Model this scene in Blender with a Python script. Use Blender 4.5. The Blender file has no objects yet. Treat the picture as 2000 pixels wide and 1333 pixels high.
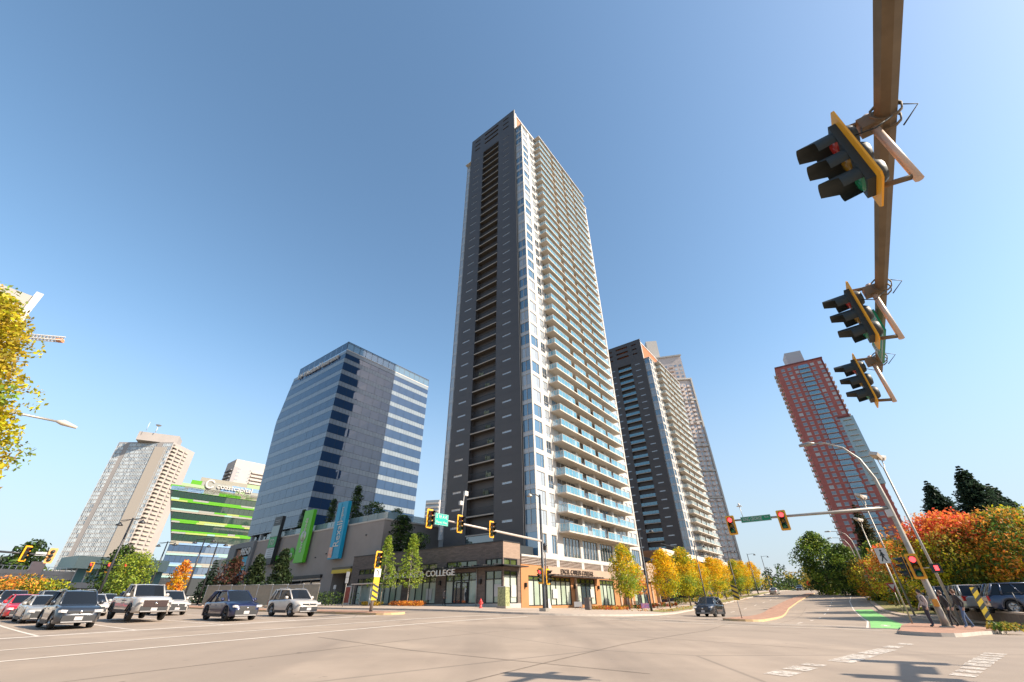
import bpy, bmesh, math, random
from mathutils import Vector, Matrix, noise
R = math.radians
rnd = random.Random(7)
scn = bpy.context.scene
COL = scn.collection

# ---------------------------------------------------------------- camera
F_PX, PITCH, ROLL, AZ = 795.225, 0.569565, -0.0116164, 0.6496786      # solved from the towers' edges
CX, CY, CAMZ = 1000.0, 666.5, 1.5
_c, _s, _cr, _sr = math.cos(PITCH), math.sin(PITCH), math.cos(ROLL), math.sin(ROLL)
_r, _u, _w = Vector((1, 0, 0)), Vector((0, -_s, _c)), Vector((0, _c, _s))
RIGHT, UP, FWD = _r * _cr + _u * _sr, _u * _cr - _r * _sr, _w
cam = bpy.data.cameras.new('camera')
cam.sensor_width = 36.0
cam.lens = F_PX / 2000 * 36
cam.clip_start, cam.clip_end = 0.1, 6000
camo = bpy.data.objects.new('camera', cam)
COL.objects.link(camo)
camo.matrix_world = Matrix.Translation((0, 0, CAMZ)) @ Matrix((RIGHT, UP, -FWD)).transposed().to_4x4()
scn.camera = camo

# ---------------------------------------------------------------- sky, sun, exposure
SUN_AZ, SUN_EL = R(110), R(35)          # clockwise from +Y
wd = bpy.data.worlds.new('World'); scn.world = wd; wd.use_nodes = True
nt = wd.node_tree; nt.nodes.clear()
out = nt.nodes.new('ShaderNodeOutputWorld'); bg = nt.nodes.new('ShaderNodeBackground')
sky = nt.nodes.new('ShaderNodeTexSky'); sky.sky_type = 'NISHITA'; sky.sun_disc = False
sky.sun_elevation = SUN_EL; sky.sun_rotation = SUN_AZ
sky.altitude = 60; sky.air_density = 1.0; sky.dust_density = .85; sky.ozone_density = 2.6
bg.inputs['Strength'].default_value = 0.148
# thin low clouds near the horizon
tc = nt.nodes.new('ShaderNodeTexCoord'); sep = nt.nodes.new('ShaderNodeSeparateXYZ')
nt.links.new(tc.outputs['Generated'], sep.inputs[0])
mp = nt.nodes.new('ShaderNodeMapping'); mp.inputs['Scale'].default_value = (3.2, 3.2, 17)
nt.links.new(tc.outputs['Generated'], mp.inputs[0])
nz = nt.nodes.new('ShaderNodeTexNoise'); nz.inputs['Scale'].default_value = 1.7; nz.inputs['Detail'].default_value = 6
nt.links.new(mp.outputs[0], nz.inputs['Vector'])
cr = nt.nodes.new('ShaderNodeMapRange'); cr.inputs[1].default_value = .5; cr.inputs[2].default_value = .72
nt.links.new(nz.outputs[0], cr.inputs[0])
hr = nt.nodes.new('ShaderNodeMapRange'); hr.inputs[1].default_value = .085; hr.inputs[2].default_value = .02; hr.inputs[4].default_value = .75
nt.links.new(sep.outputs[2], hr.inputs[0])
mu = nt.nodes.new('ShaderNodeMath'); mu.operation = 'MULTIPLY'
nt.links.new(cr.outputs[0], mu.inputs[0]); nt.links.new(hr.outputs[0], mu.inputs[1])
mx = nt.nodes.new('ShaderNodeMix'); mx.data_type = 'RGBA'
tint = nt.nodes.new('ShaderNodeMix'); tint.data_type = 'RGBA'; tint.blend_type = 'MULTIPLY'; tint.inputs[0].default_value = 1; tint.inputs[7].default_value = (1.07, .985, .885, 1)
hs = nt.nodes.new('ShaderNodeHueSaturation'); hs.inputs['Saturation'].default_value = 1.08; hs.inputs['Hue'].default_value = .495
nt.links.new(sky.outputs[0], hs.inputs['Color']); nt.links.new(hs.outputs[0], tint.inputs[6])
nt.links.new(mu.outputs[0], mx.inputs[0]); # pale haze low over the whole horizon
hz1 = nt.nodes.new('ShaderNodeMapRange'); hz1.interpolation_type = 'SMOOTHSTEP'; hz1.inputs[1].default_value = .5; hz1.inputs[2].default_value = -.02; hz1.inputs[4].default_value = .85
nt.links.new(sep.outputs[2], hz1.inputs[0])
hmix = nt.nodes.new('ShaderNodeMix'); hmix.data_type = 'RGBA'; hmix.inputs[7].default_value = (1.85, 2.2, 2.65, 1)
nt.links.new(hz1.outputs[0], hmix.inputs[0]); nt.links.new(tint.outputs[2], hmix.inputs[6]); nt.links.new(hmix.outputs[2], mx.inputs[6])
mx.inputs[7].default_value = (3.6, 3.5, 3.5, 1)
nt.links.new(mx.outputs[2], bg.inputs[0]); nt.links.new(bg.outputs[0], out.inputs[0])
sl = bpy.data.lights.new('sun', 'SUN'); sl.energy = 5.0; sl.angle = R(0.5); sl.color = (1.0, .89, .74)
so = bpy.data.objects.new('sun', sl); COL.objects.link(so)
SUN_DIR = Vector((math.sin(SUN_AZ) * math.cos(SUN_EL), math.cos(SUN_AZ) * math.cos(SUN_EL), math.sin(SUN_EL)))
so.rotation_euler = (-SUN_DIR).to_track_quat('-Z', 'Y').to_euler()
so.location = SUN_DIR * 300
vs = scn.view_settings
vs.view_transform = 'Standard'; vs.look = 'None'; vs.gamma = 1.0; vs.use_curve_mapping = False
vs.exposure = 0.95

# ---------------------------------------------------------------- frames and ground height
KX, KY = 1.3167, 63.4863                # near corner of the tall tower
AX, AY = math.sin(AZ), math.cos(AZ)     # a: along the boulevard, away from the camera
BX, BY = -AY, AX                        # b: along the highway, away to the left
ROTZ = math.pi / 2 - AZ                 # local x = a, local y = b

def AB(a, b):
    return KX + a * AX + b * BX, KY + a * AY + b * BY

def toab(x, y):
    return (x - KX) * AX + (y - KY) * AY, (x - KX) * BX + (y - KY) * BY

def sm(x, a, b):
    t = min(1, max(0, (x - a) / (b - a))); return t * t * (3 - 2 * t)

def sp(x, w):
    return w * math.log1p(math.exp(max(-60, min(60, x / w))))

def gz(x, y):
    prof = 0.9 - 0.033 * (sp(x + 6, 3) - sp(x - 29, 3)) - 0.012 * (sp(-6 - x, 3) - sp(-30 - x, 3))
    a, b = toab(x, y)
    rise = .037 * (sp(a - 12, 5) - sp(a - 125, 12)) * (1 - sm(b, -4, 12))
    rb = .0185 * (sp(b + 4, 4) - sp(b - 70, 8)) * (1 - sm(a, 10, 40))
    return sm(y, -12, 46) * prof + rise + rb

def gab(a, b):
    return gz(*AB(a, b))

def ray(px, py):
    return (RIGHT * ((px - CX) / F_PX) + UP * (-(py - CY) / F_PX) + FWD)

def polar(px, py, d):
    """point on the pixel's vertical plane, d metres away horizontally; z is the sight line's"""
    r = ray(px, py); r = r * (d / math.hypot(r.x, r.y))
    return Vector((r.x, r.y, r.z + CAMZ))

# ---------------------------------------------------------------- materials
MATS = {}
def mat(name, col, rough=.6, metal=0., var=0., scale=4., bump=0., spec=.5, alpha=1., trans=0., emit=0., ecol=None,
        island=0., hue=0., bscale=None, coat=0., col2=None, stretch=None, ior=None):
    if name in MATS: return MATS[name]
    m = bpy.data.materials.new(name); m.use_nodes = True; t = m.node_tree
    p = t.nodes['Principled BSDF']
    p.inputs['Base Color'].default_value = (*col, 1)
    p.inputs['Roughness'].default_value = rough; p.inputs['Metallic'].default_value = metal
    p.inputs['Specular IOR Level'].default_value = spec
    if ior: p.inputs['IOR'].default_value = ior
    p.inputs['Alpha'].default_value = alpha; p.inputs['Transmission Weight'].default_value = trans
    if coat: p.inputs['Coat Weight'].default_value = coat; p.inputs['Coat Roughness'].default_value = .03
    if emit:
        p.inputs['Emission Color'].default_value = (*(ecol or col), 1); p.inputs['Emission Strength'].default_value = emit
    src = None
    if var or bump or col2:
        g = t.nodes.new('ShaderNodeTexCoord'); n = t.nodes.new('ShaderNodeTexNoise')
        n.inputs['Scale'].default_value = scale; n.inputs['Detail'].default_value = 7; n.inputs['Roughness'].default_value = .62
        if stretch:
            q = t.nodes.new('ShaderNodeMapping'); q.inputs['Scale'].default_value = stretch
            t.links.new(g.outputs['Object'], q.inputs[0]); t.links.new(q.outputs[0], n.inputs['Vector'])
        else:
            t.links.new(g.outputs['Object'], n.inputs['Vector'])
        if var or col2:
            a = t.nodes.new('ShaderNodeMix'); a.data_type = 'RGBA'
            c2 = col2 or [min(1, c * (1 + var)) for c in col]
            c1 = col if col2 else [c * (1 - var) for c in col]
            a.inputs[6].default_value = (*c1, 1); a.inputs[7].default_value = (*c2, 1)
            k = t.nodes.new('ShaderNodeMapRange'); k.inputs[1].default_value = .32; k.inputs[2].default_value = .68
            t.links.new(n.outputs[0], k.inputs[0]); t.links.new(k.outputs[0], a.inputs[0])
            src = a.outputs[2]
        if bump:
            b = t.nodes.new('ShaderNodeBump'); b.inputs['Strength'].default_value = bump; b.inputs['Distance'].default_value = .02
            if bscale:
                n2 = t.nodes.new('ShaderNodeTexNoise'); n2.inputs['Scale'].default_value = bscale; n2.inputs['Detail'].default_value = 5
                t.links.new(g.outputs['Object'], n2.inputs['Vector']); t.links.new(n2.outputs[0], b.inputs['Height'])
            else: t.links.new(n.outputs[0], b.inputs['Height'])
            t.links.new(b.outputs[0], p.inputs['Normal'])
    if island or hue:
        g = t.nodes.new('ShaderNodeNewGeometry'); h = t.nodes.new('ShaderNodeHueSaturation')
        o = t.nodes.new('ShaderNodeMapRange'); o.inputs[3].default_value = 1 - island; o.inputs[4].default_value = 1 + island
        t.links.new(g.outputs['Random Per Island'], o.inputs[0]); t.links.new(o.outputs[0], h.inputs['Value'])
        if hue:
            o2 = t.nodes.new('ShaderNodeMapRange'); o2.inputs[3].default_value = .5 - hue; o2.inputs[4].default_value = .5 + hue
            mm = t.nodes.new('ShaderNodeMath'); mm.operation = 'FRACT'
            m3 = t.nodes.new('ShaderNodeMath'); m3.operation = 'MULTIPLY'; m3.inputs[1].default_value = 7.13
            t.links.new(g.outputs['Random Per Island'], m3.inputs[0]); t.links.new(m3.outputs[0], mm.inputs[0])
            t.links.new(mm.outputs[0], o2.inputs[0]); t.links.new(o2.outputs[0], h.inputs['Hue'])
        h.inputs['Color'].default_value = (*col, 1)
        if src: t.links.new(src, h.inputs['Color'])
        src = h.outputs[0]
    if src: t.links.new(src, p.inputs['Base Color'])
    MATS[name] = m
    return m

def glassm(name, tint, rough=.03, spec=1., ior=1.9, var=.25):
    """window glass seen from outside: dark interior, mirror-like face"""
    return mat(name, tint, rough=rough, spec=spec, ior=ior, island=var)

# ---------------------------------------------------------------- mesh builder
class MB:
    def __init__(s): s.v = []; s.f = []; s.mi = []; s.cur = 0; s.sm = []
    def add(s, vs_, fs, smooth=False):
        o = len(s.v); s.v += [tuple(v) for v in vs_]
        for f in fs: s.f.append([i + o for i in f]); s.mi.append(s.cur); s.sm.append(smooth)
        return s
    def box(s, x0, x1, y0, y1, z0, z1):
        return s.add([(x0, y0, z0), (x1, y0, z0), (x1, y1, z0), (x0, y1, z0), (x0, y0, z1), (x1, y0, z1), (x1, y1, z1), (x0, y1, z1)],
                     [(0, 3, 2, 1), (4, 5, 6, 7), (0, 1, 5, 4), (1, 2, 6, 5), (2, 3, 7, 6), (3, 0, 4, 7)])
    def prism(s, poly, z0, z1):
        n = len(poly)
        return s.add([(*p, z0) for p in poly] + [(*p, z1) for p in poly],
                     [tuple(range(n - 1, -1, -1)), tuple(range(n, 2 * n))] + [(i, (i + 1) % n, n + (i + 1) % n, n + i) for i in range(n)])
    def tube(s, path, rad, n=8, cap=True):
        path = [Vector(p) for p in path]; m = len(path)
        if not hasattr(rad, '__len__'): rad = [rad] * m
        t0 = (path[1] - path[0]).normalized()
        u = t0.orthogonal().normalized(); vs_ = []
        for i, p in enumerate(path):
            t = (path[min(i + 1, m - 1)] - path[max(i - 1, 0)]).normalized()
            u = (u - t * u.dot(t)); u = u.normalized() if u.length > 1e-6 else t.orthogonal().normalized()
            w = t.cross(u)
            for k in range(n):
                a = 2 * math.pi * k / n
                vs_.append(p + (u * math.cos(a) + w * math.sin(a)) * rad[i])
        fs = [(i * n + k, i * n + (k + 1) % n, (i + 1) * n + (k + 1) % n, (i + 1) * n + k) for i in range(m - 1) for k in range(n)]
        o = len(s.v); s.add(vs_, fs, True)
        if cap: s.add([], []); s.f += [[o + k for k in range(n - 1, -1, -1)], [o + (m - 1) * n + k for k in range(n)]]; s.mi += [s.cur] * 2; s.sm += [False] * 2
        return s
    def lathe(s, prof, n=16, c=(0, 0, 0), axis='z'):
        vs_ = []
        for r, z in prof:
            for k in range(n):
                a = 2 * math.pi * k / n; x, y = r * math.cos(a), r * math.sin(a)
                vs_.append((c[0] + x, c[1] + y, c[2] + z) if axis == 'z' else ((c[0] + z, c[1] + x, c[2] + y) if axis == 'x' else (c[0] + y, c[1] + z, c[2] + x)))
        m = len(prof)
        return s.add(vs_, [(i * n + k, i * n + (k + 1) % n, (i + 1) * n + (k + 1) % n, (i + 1) * n + k) for i in range(m - 1) for k in range(n)], True)
    def quad(s, a, b, c, d): return s.add([a, b, c, d], [(0, 1, 2, 3)])
    def mesh(s, name, mats):
        me = bpy.data.meshes.new(name); me.from_pydata(s.v, [], s.f); me.update()
        mats = mats if isinstance(mats, (list, tuple)) else [mats]
        for m in mats: me.materials.append(m)
        if any(s.mi): me.polygons.foreach_set('material_index', s.mi)
        if any(s.sm): me.polygons.foreach_set('use_smooth', s.sm)
        return me
    def build(s, name, mats, parent=None, loc=None, rotz=0):
        return link(name, s.mesh(name, mats), parent, loc, rotz)

def link(name, me, parent=None, loc=None, rotz=0):
    o = bpy.data.objects.new(name, me); COL.objects.link(o)
    if parent is not None: o.parent = parent
    if loc is not None: o.location = loc
    if rotz: o.rotation_euler = (0, 0, rotz)
    return o

def thing(name, label, cat, loc=(0, 0, 0), rotz=0, group=None):
    o = bpy.data.objects.new(name, None); COL.objects.link(o); o.empty_display_size = .3
    o.location = loc; o.rotation_euler = (0, 0, rotz)
    return tag(o, label, cat, group)

def tag(o, label, cat, group=None):
    o['label'] = label; o['category'] = cat
    if group: o['group'] = group
    return o

def struct(o): o['kind'] = 'structure'; return o
def stuff(o): o['kind'] = 'stuff'; return o

def dup(root, loc=None, rotz=None, label=None, group=None, scale=None):
    def cp(o, par):
        c = o.copy(); COL.objects.link(c); c.parent = par
        for ch in o.children: cp(ch, c)
        return c
    r = cp(root, None)
    if loc is not None: r.location = loc
    if rotz is not None: r.rotation_euler = (0, 0, rotz)
    if scale is not None: r.scale = (scale,) * 3 if not hasattr(scale, '__len__') else scale
    if label: r['label'] = label
    if group: r['group'] = group
    return r

def text_mesh(s, size, extrude=.02, align='CENTER', width=None):
    """flat lettering in the local XZ plane, facing -Y"""
    cu = bpy.data.curves.new('lettering', 'FONT'); cu.body = s; cu.size = size; cu.extrude = extrude
    cu.align_x = align; cu.align_y = 'CENTER'; cu.resolution_u = 2
    o = bpy.data.objects.new('lettering', cu); COL.objects.link(o)
    dg = bpy.context.evaluated_depsgraph_get(); dg.update()
    me = bpy.data.meshes.new_from_object(o.evaluated_get(dg))
    bpy.data.objects.remove(o)
    xs = [v.co.x for v in me.vertices]
    k = 1.0
    if width and xs: k = width / (max(xs) - min(xs))
    for v in me.vertices:
        x, y, z = v.co; v.co = (x * k, -z, y)
    me.materials.clear()
    return me

def put_text(name, s, size, m, parent, loc, rot=(0, 0, 0), extrude=.02, align='CENTER', width=None):
    me = text_mesh(s, size, extrude, align, width); me.materials.append(m)
    o = link(name, me, parent, loc); o.rotation_euler = rot
    return o
# ================================================================ ground, roads, pavements
ASPH = mat('asphalt', (.325, .255, .198), rough=.82, var=.13, scale=.35, bump=.25, bscale=60, spec=.3)
def asphalt_detail():
    t = ASPH.node_tree; p = t.nodes['Principled BSDF']
    src = p.inputs['Base Color'].links[0].from_socket
    g = t.nodes.new('ShaderNodeTexCoord')
    def chain(kind, sc, lo, hi, c, fac, stretch=None):
        nonlocal src
        v = g.outputs['Object']
        if stretch:
            q = t.nodes.new('ShaderNodeMapping'); q.inputs['Scale'].default_value = stretch; q.inputs['Rotation'].default_value = (0, 0, -ROTZ)
            t.links.new(v, q.inputs[0]); v = q.outputs[0]
        n = t.nodes.new(kind); n.inputs['Scale'].default_value = sc
        if kind == 'ShaderNodeTexNoise': n.inputs['Detail'].default_value = 8
        else: n.feature = 'DISTANCE_TO_EDGE'
        t.links.new(v, n.inputs['Vector'])
        k = t.nodes.new('ShaderNodeMapRange'); k.inputs[1].default_value = lo; k.inputs[2].default_value = hi; k.inputs[4].default_value = fac
        t.links.new(n.outputs[0], k.inputs[0])
        a = t.nodes.new('ShaderNodeMix'); a.data_type = 'RGBA'; a.inputs[7].default_value = (*c, 1)
        t.links.new(k.outputs[0], a.inputs[0]); t.links.new(src, a.inputs[6]); src = a.outputs[2]
    chain('ShaderNodeTexNoise', 1.0, .50, .80, (.17, .135, .105), .7, (.05, .5, 1))     # wheel-track stains along the boulevard
    chain('ShaderNodeTexNoise', 1.0, .52, .80, (.17, .135, .11), .65, (.45, .06, 1))      # and along the highway
    chain('ShaderNodeTexVoronoi', .05, .004, .0, (.09, .075, .062), .5)                   # sealed cracks
    chain('ShaderNodeTexNoise', 45, .58, .75, (.33, .27, .22), .5)                       # aggregate
    chain('ShaderNodeTexNoise', .06, .50, .515, (.27, .215, .17), .55, (1, 1, 1))      # large resurfaced patches
    chain('ShaderNodeTexNoise', 2.2, .70, .76, (.10, .085, .07), .6)                     # oil spots
    t.links.new(src, p.inputs['Base Color'])
asphalt_detail()
CONC = mat('pavement_concrete', (.38, .30, .235), rough=.85, var=.14, scale=.8, bump=.15, bscale=30)
KERB = mat('kerb_concrete', (.40, .35, .30), rough=.85, var=.15, scale=2)
BRICKP = mat('paver_red', (.34, .185, .12), rough=.85, var=.28, scale=1.6, bump=.3, bscale=25)
GRASS = mat('dry_grass', (.26, .19, .07), rough=.95, col2=(.14, .16, .04), scale=.9, bump=.5, bscale=40)
SOIL = mat('ground_soil', (.17, .15, .10), rough=.95, var=.3, scale=.3)
PAINT = mat('road_paint', (.56, .49, .42), rough=.75, var=.1, scale=3)
def wear():
    t = PAINT.node_tree; p = t.nodes['Principled BSDF']; g = t.nodes.new('ShaderNodeTexCoord'); n = t.nodes.new('ShaderNodeTexNoise')
    n.inputs['Scale'].default_value = 7; n.inputs['Detail'].default_value = 9; n.inputs['Roughness'].default_value = .75
    k = t.nodes.new('ShaderNodeMapRange'); k.inputs[1].default_value = .38; k.inputs[2].default_value = .56; k.inputs[3].default_value = .1
    t.links.new(g.outputs['Object'], n.inputs['Vector']); t.links.new(n.outputs[0], k.inputs[0]); t.links.new(k.outputs[0], p.inputs['Alpha'])
wear()
PAINTL = mat('road_paint_line', (.62, .54, .46), rough=.75, var=.18, scale=2.5)
SEAM = mat('road_seam', (.17, .135, .105), rough=.9, var=.3, scale=3)
YPAINT = mat('kerb_yellow', (.56, .37, .16), rough=.75, col2=(.45, .32, .2), scale=1.5)
GREENP = mat('bike_lane_green', (.19, .44, .13), rough=.75, var=.16, scale=1.2)

def grid(name, us, vsx, fn, m):
    b = MB(); n = len(vsx)
    b.add([fn(u, v) for u in us for v in vsx],
          [(i * n + j, i * n + j + 1, (i + 1) * n + j + 1, (i + 1) * n + j)[::-1] for i in range(len(us) - 1) for j in range(n - 1)], True)
    return b.build(name, m)

def steps(*spec):
    o = [spec[0]]
    for e, d in zip(spec[1::2], spec[2::2]):
        n = max(1, round(abs(e - o[-1]) / d)); s0 = o[-1]
        o += [s0 + (e - s0) * (i + 1) / n for i in range(n)]
    return o
struct(grid('ground', steps(-3000, -300, 300, -120, 20, 180, 8, 400, 40, 3000, 400), steps(-800, -60, 120, 160, 8, 420, 30, 3600, 500),
            lambda x, y: (x, y, gz(x, y) - .07), SOIL))
# asphalt: the crossing and both streets, one sheet in the street frame
def road_pt(a, b):
    x, y = AB(a, b); return (x, y, gz(x, y))
struct(grid('road', steps(-75, -58, 4, 42, 1.25, 160, 4, 300, 14), steps(-62, -44, 3, 30, 1.25, 120, 6, 260, 14), road_pt, ASPH))

def drape(name, poly, m, h=.0, thick=0., seg=1.5, mats=None, kerb=None):
    """polygon in street coordinates laid on the ground, h above it; thick>0 gives it kerb sides"""
    bm = bmesh.new()
    vs_ = [bm.verts.new((p[0], p[1], 0)) for p in poly]
    bm.faces.new(vs_)
    bmesh.ops.triangulate(bm, faces=bm.faces[:])
    a0, a1 = min(p[0] for p in poly), max(p[0] for p in poly); b0, b1 = min(p[1] for p in poly), max(p[1] for p in poly)
    for ax, lo, hi in ((0, a0, a1), (1, b0, b1)):
        n = int((hi - lo) / seg)
        for i in range(1, n + 1):
            co = [0, 0, 0]; no = [0, 0, 0]; co[ax] = lo + (hi - lo) * i / (n + 1); no[ax] = 1
            bmesh.ops.bisect_plane(bm, geom=bm.verts[:] + bm.edges[:] + bm.faces[:], plane_co=co, plane_no=no, dist=1e-4)
    bmesh.ops.recalc_face_normals(bm, faces=bm.faces[:])
    for f in bm.faces:
        if f.normal.z < 0: f.normal_flip()
    if thick:
        be = [e for e in bm.edges if len(e.link_faces) == 1]
        r = bmesh.ops.extrude_edge_only(bm, edges=be)
        low = [g for g in r['geom'] if isinstance(g, bmesh.types.BMVert)]
        lows = set(low)
        for f in [g for g in r['geom'] if isinstance(g, bmesh.types.BMFace)]: f.material_index = 1
    else: lows = set()
    for v in bm.verts:
        x, y = AB(v.co.x, v.co.y); v.co = (x, y, gz(x, y) + (h - thick if v in lows else h))
    bmesh.ops.recalc_face_normals(bm, faces=bm.faces[:])
    me = bpy.data.meshes.new(name); bm.to_mesh(me); bm.free()
    me.materials.append(m)
    if thick: me.materials.append(kerb or KERB)
    return struct(link(name, me))

def arc(cx, cy, r, d0, d1, n=8):
    return [(cx + r * math.cos(R(d0 + (d1 - d0) * i / n)), cy + r * math.sin(R(d0 + (d1 - d0) * i / n))) for i in range(n + 1)]

# the tower's pavement: highway kerb at a=-20.5, rounded corner, boulevard kerb drifting from b=-20 to b=-14.4
PAVE = [(-20.5, 110)] + arc(-12.5, -12, 8, 180, 270, 10) + [(-6, -19.8), (4, -18), (14, -16), (26, -14.8), (60, -14.3), (100, -14), (150, -12), (150, -1), (60, -1.8), (3, -1.8), (3, 110)]
drape('pavement', PAVE, CONC, h=.13, thick=.2)
# grass verge beside the boulevard
drape('verge', [(3.5, -16.9), (14, -15.3), (26, -14.2), (60, -13.7), (100, -13.4), (100, -11.2), (60, -11.2), (26, -11.6), (8, -13)], GRASS, h=.15)
# planting bed with red ground cover by the shop front is added with the plants
# highway median with yellow painted kerb nose
MED1 = [(-29.2, 45), (-29.2, -6.5)] + arc(-27.8, -7.2, 1.4, 180, 360, 8) + [(-26.4, 45)]
drape('median', MED1, BRICKP, h=.14, thick=.2, kerb=YPAINT)
# boulevard median, curving with the road
MED2 = [(-11, -29.9)] + arc(-12.2, -28.6, 1.3, 270, 90, 8) + [(0, -26.6), (25, -24.3), (50, -23.3), (85, -23), (85, -24.8), (60, -25.2), (45, -25.6), (25, -26.6), (5, -28.6)]
MED2 = MED2[::-1]
drape('median', MED2, BRICKP, h=.14, thick=.2, kerb=YPAINT)
# east side: island, pavement, verge
ISL = [(-7.6, -38.3), (-14, -37.7), (-21.5, -37.5)] + arc(-22.3, -38.5, 1.1, 90, 250, 6) + [(-20, -40.4), (-16.8, -41.7), (-12, -41.2), (-8, -39.2)]
drape('traffic_island', ISL[::-1], BRICKP, h=.14, thick=.2)
EAST = [(-2, -43.2), (4, -40.6), (12, -38.3), (22, -36.6), (40, -35.7), (66, -34.9), (100, -34), (150, -32.5), (150, -36), (66, -39.5), (40, -40.8), (14, -43.5), (0, -46.5), (-20, -50), (-40, -56), (-44, -52.5), (-22, -46.2)]
drape('pavement', EAST[::-1], CONC, h=.13, thick=.2)
drape('verge', [(13, -39.0), (22, -37.2), (40, -36.2), (66, -35.4), (66, -38.2), (40, -39.6), (22, -41), (13, -42.6)][::-1], GRASS, h=.15)
# near-left corner pavement across the highway, beyond the queue
drape('pavement', [(-75, 120), (-75, -9), (-58, -9)] + arc(-56, -5, 4, 270, 360, 5) + [(-52, 120)], CONC, h=.13, thick=.2)

# painted markings
def line(pts, w, name='road_marking', m=None, h=.008):
    m = m or PAINTL
    poly = []; back = []
    for i, p in enumerate(pts):
        q = pts[min(i + 1, len(pts) - 1)]; o = pts[max(i - 1, 0)]
        dx, dy = q[0] - o[0], q[1] - o[1]; L = math.hypot(dx, dy); nx, ny = -dy / L * w / 2, dx / L * w / 2
        poly.append((p[0] + nx, p[1] + ny)); back.append((p[0] - nx, p[1] - ny))
    return drape(name, poly + back[::-1], m, h=h, seg=1.2)
line([(-51, -8.65), (-29.6, -8.65)], .45)                      # stop bar
line([(-50, -15.0), (-40, -14.6), (-22.5, -14.0)], .22)        # crossing lines
line([(-51, -18.9), (-40, -18.3), (-23, -16.9)], .22)
for a in (-46.75, -43.4, -39.55, -35.55):
    line([(a, -8.4), (a, 2), (a, 12)], .14)
    for k in range(4): line([(a, 17 + 9 * k), (a, 20 + 9 * k)], .13)
for k in range(7): line([(-23.2, -4 + 9 * k), (-23.2, -1 + 9 * k)], .13)
line([(-17.6, -21), (-17.2, -28), (-16.6, -37)], .2)          # crossing over the boulevard
line([(-20.8, -21.5), (-20.4, -28), (-19.9, -36.8)], .2)
line([(-15.4, -29.9), (-15.0, -36)], .35)
for k in range(9):                                              # lane dashes on the boulevard
    a = -13 + 9 * k
    def bl(a_): return -32.2 + .021 * (a_ + 13) + (.00016 * (a_ + 13) ** 2 if a_ > -13 else 0)
    line([(a, bl(a)), (a + 3, bl(a + 3))], .13)
    line([(a + 2, -21.6 + .03 * a), (a + 5, -21.5 + .03 * (a + 3))], .13)
line([(-16.4, -36.1), (0, -35.7), (25, -33.9), (45, -32.9), (70, -32.4), (95, -32)], .13)
drape('bike_lane', [(-16.2, -36.25), (0, -35.85), (24, -34.1), (25, -35.8), (10, -37.0), (0, -37.6), (-7, -37.9), (-15.6, -37.6)][::-1], GREENP, h=.008)
line([(-15.6, -37.7), (-9, -38.0)], .13)
line([(-12.2, -36.9), (-11.4, -36.9)], .5, h=.013); line([(-9.9, -36.9), (-9.1, -36.9)], .5, h=.013); line([(-11.4, -36.9), (-9.9, -36.9)], .16, h=.014)
# worn crossing blocks in the foreground
for p, q, w in (((-36.4, -36.0), (-34.2, -36.45), .55), ((-33.9, -36.5), (-31.9, -36.95), .5), ((-31.3, -37.0), (-30.4, -37.2), .4), ((-29.6, -37.4), (-28.9, -37.5), .4),
                ((-39.6, -35.1), (-38.9, -35.25), .5), ((-38.6, -35.3), (-37.9, -35.45), .5), ((-37.6, -35.5), (-37.2, -35.6), .45)):
    line([p, q], w, m=PAINT)
for k in range(9):
    a = -37.4 + k * .72; line([(a, -38.1 - .21 * (a + 37.4)), (a + (.6 if k in (3, 4, 5) else .42), -38.2 - .21 * (a + 37.4))], .46 if k > 2 else .4, m=PAINT)
for pts_ in ([(-49, -24.2), (-40, -23.7), (-31, -23.9), (-21, -23.2)], [(-44, -30.6), (-36, -30.1), (-27, -30.3), (-18, -29.2)], [(-33.2, -35), (-32.7, -28), (-33.1, -20), (-32.5, -11)], [(-41, -33), (-41.4, -26), (-40.8, -20)], [(-26, -34), (-25.2, -27), (-25.6, -22)], [(-16, -31.5), (4, -30), (30, -28.2)]):
    line(pts_, .032, 'road_seam', SEAM, .006)
# ================================================================ twin residential towers
WHITE = mat('white_panel', (.46, .425, .385), rough=.55, var=.05, scale=.6, spec=.4)
CREAM = mat('slab_concrete', (.48, .425, .36), rough=.75, var=.08, scale=.7)
CHAR = mat('charcoal_cladding', (.066, .058, .056), rough=.5, var=.10, scale=.25, spec=.5)
ORANGE = mat('orange_render', (.36, .10, .022), rough=.7, var=.06, scale=.5)
ALU = mat('aluminium_frame', (.48, .47, .46), rough=.4, metal=.3)
GLASS = glassm('glass_blue', (.055, .12, .19), var=.5)
GLASSW = glassm('glass_curtained', (.30, .33, .36), var=.35, ior=1.7)
GLASSD = glassm('glass_dark', (.03, .045, .06), var=.4)
SPAN = mat('spandrel_glass', (.40, .41, .42), rough=.12, spec=.8)
RAILG = mat('balcony_glass_blue', (.10, .30, .42), rough=.05, spec=1., alpha=.72, ior=1.7)
RAILC = mat('balcony_glass_clear', (.32, .42, .42), rough=.05, spec=1., alpha=.6, ior=1.7)
DKMET = mat('dark_metal', (.03, .03, .032), rough=.45, metal=.4)
SOFFIT = mat('recess_soffit', (.11, .095, .08), rough=.8)
RSLAB = mat('recess_slab', (.27, .235, .20), rough=.8)

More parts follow.
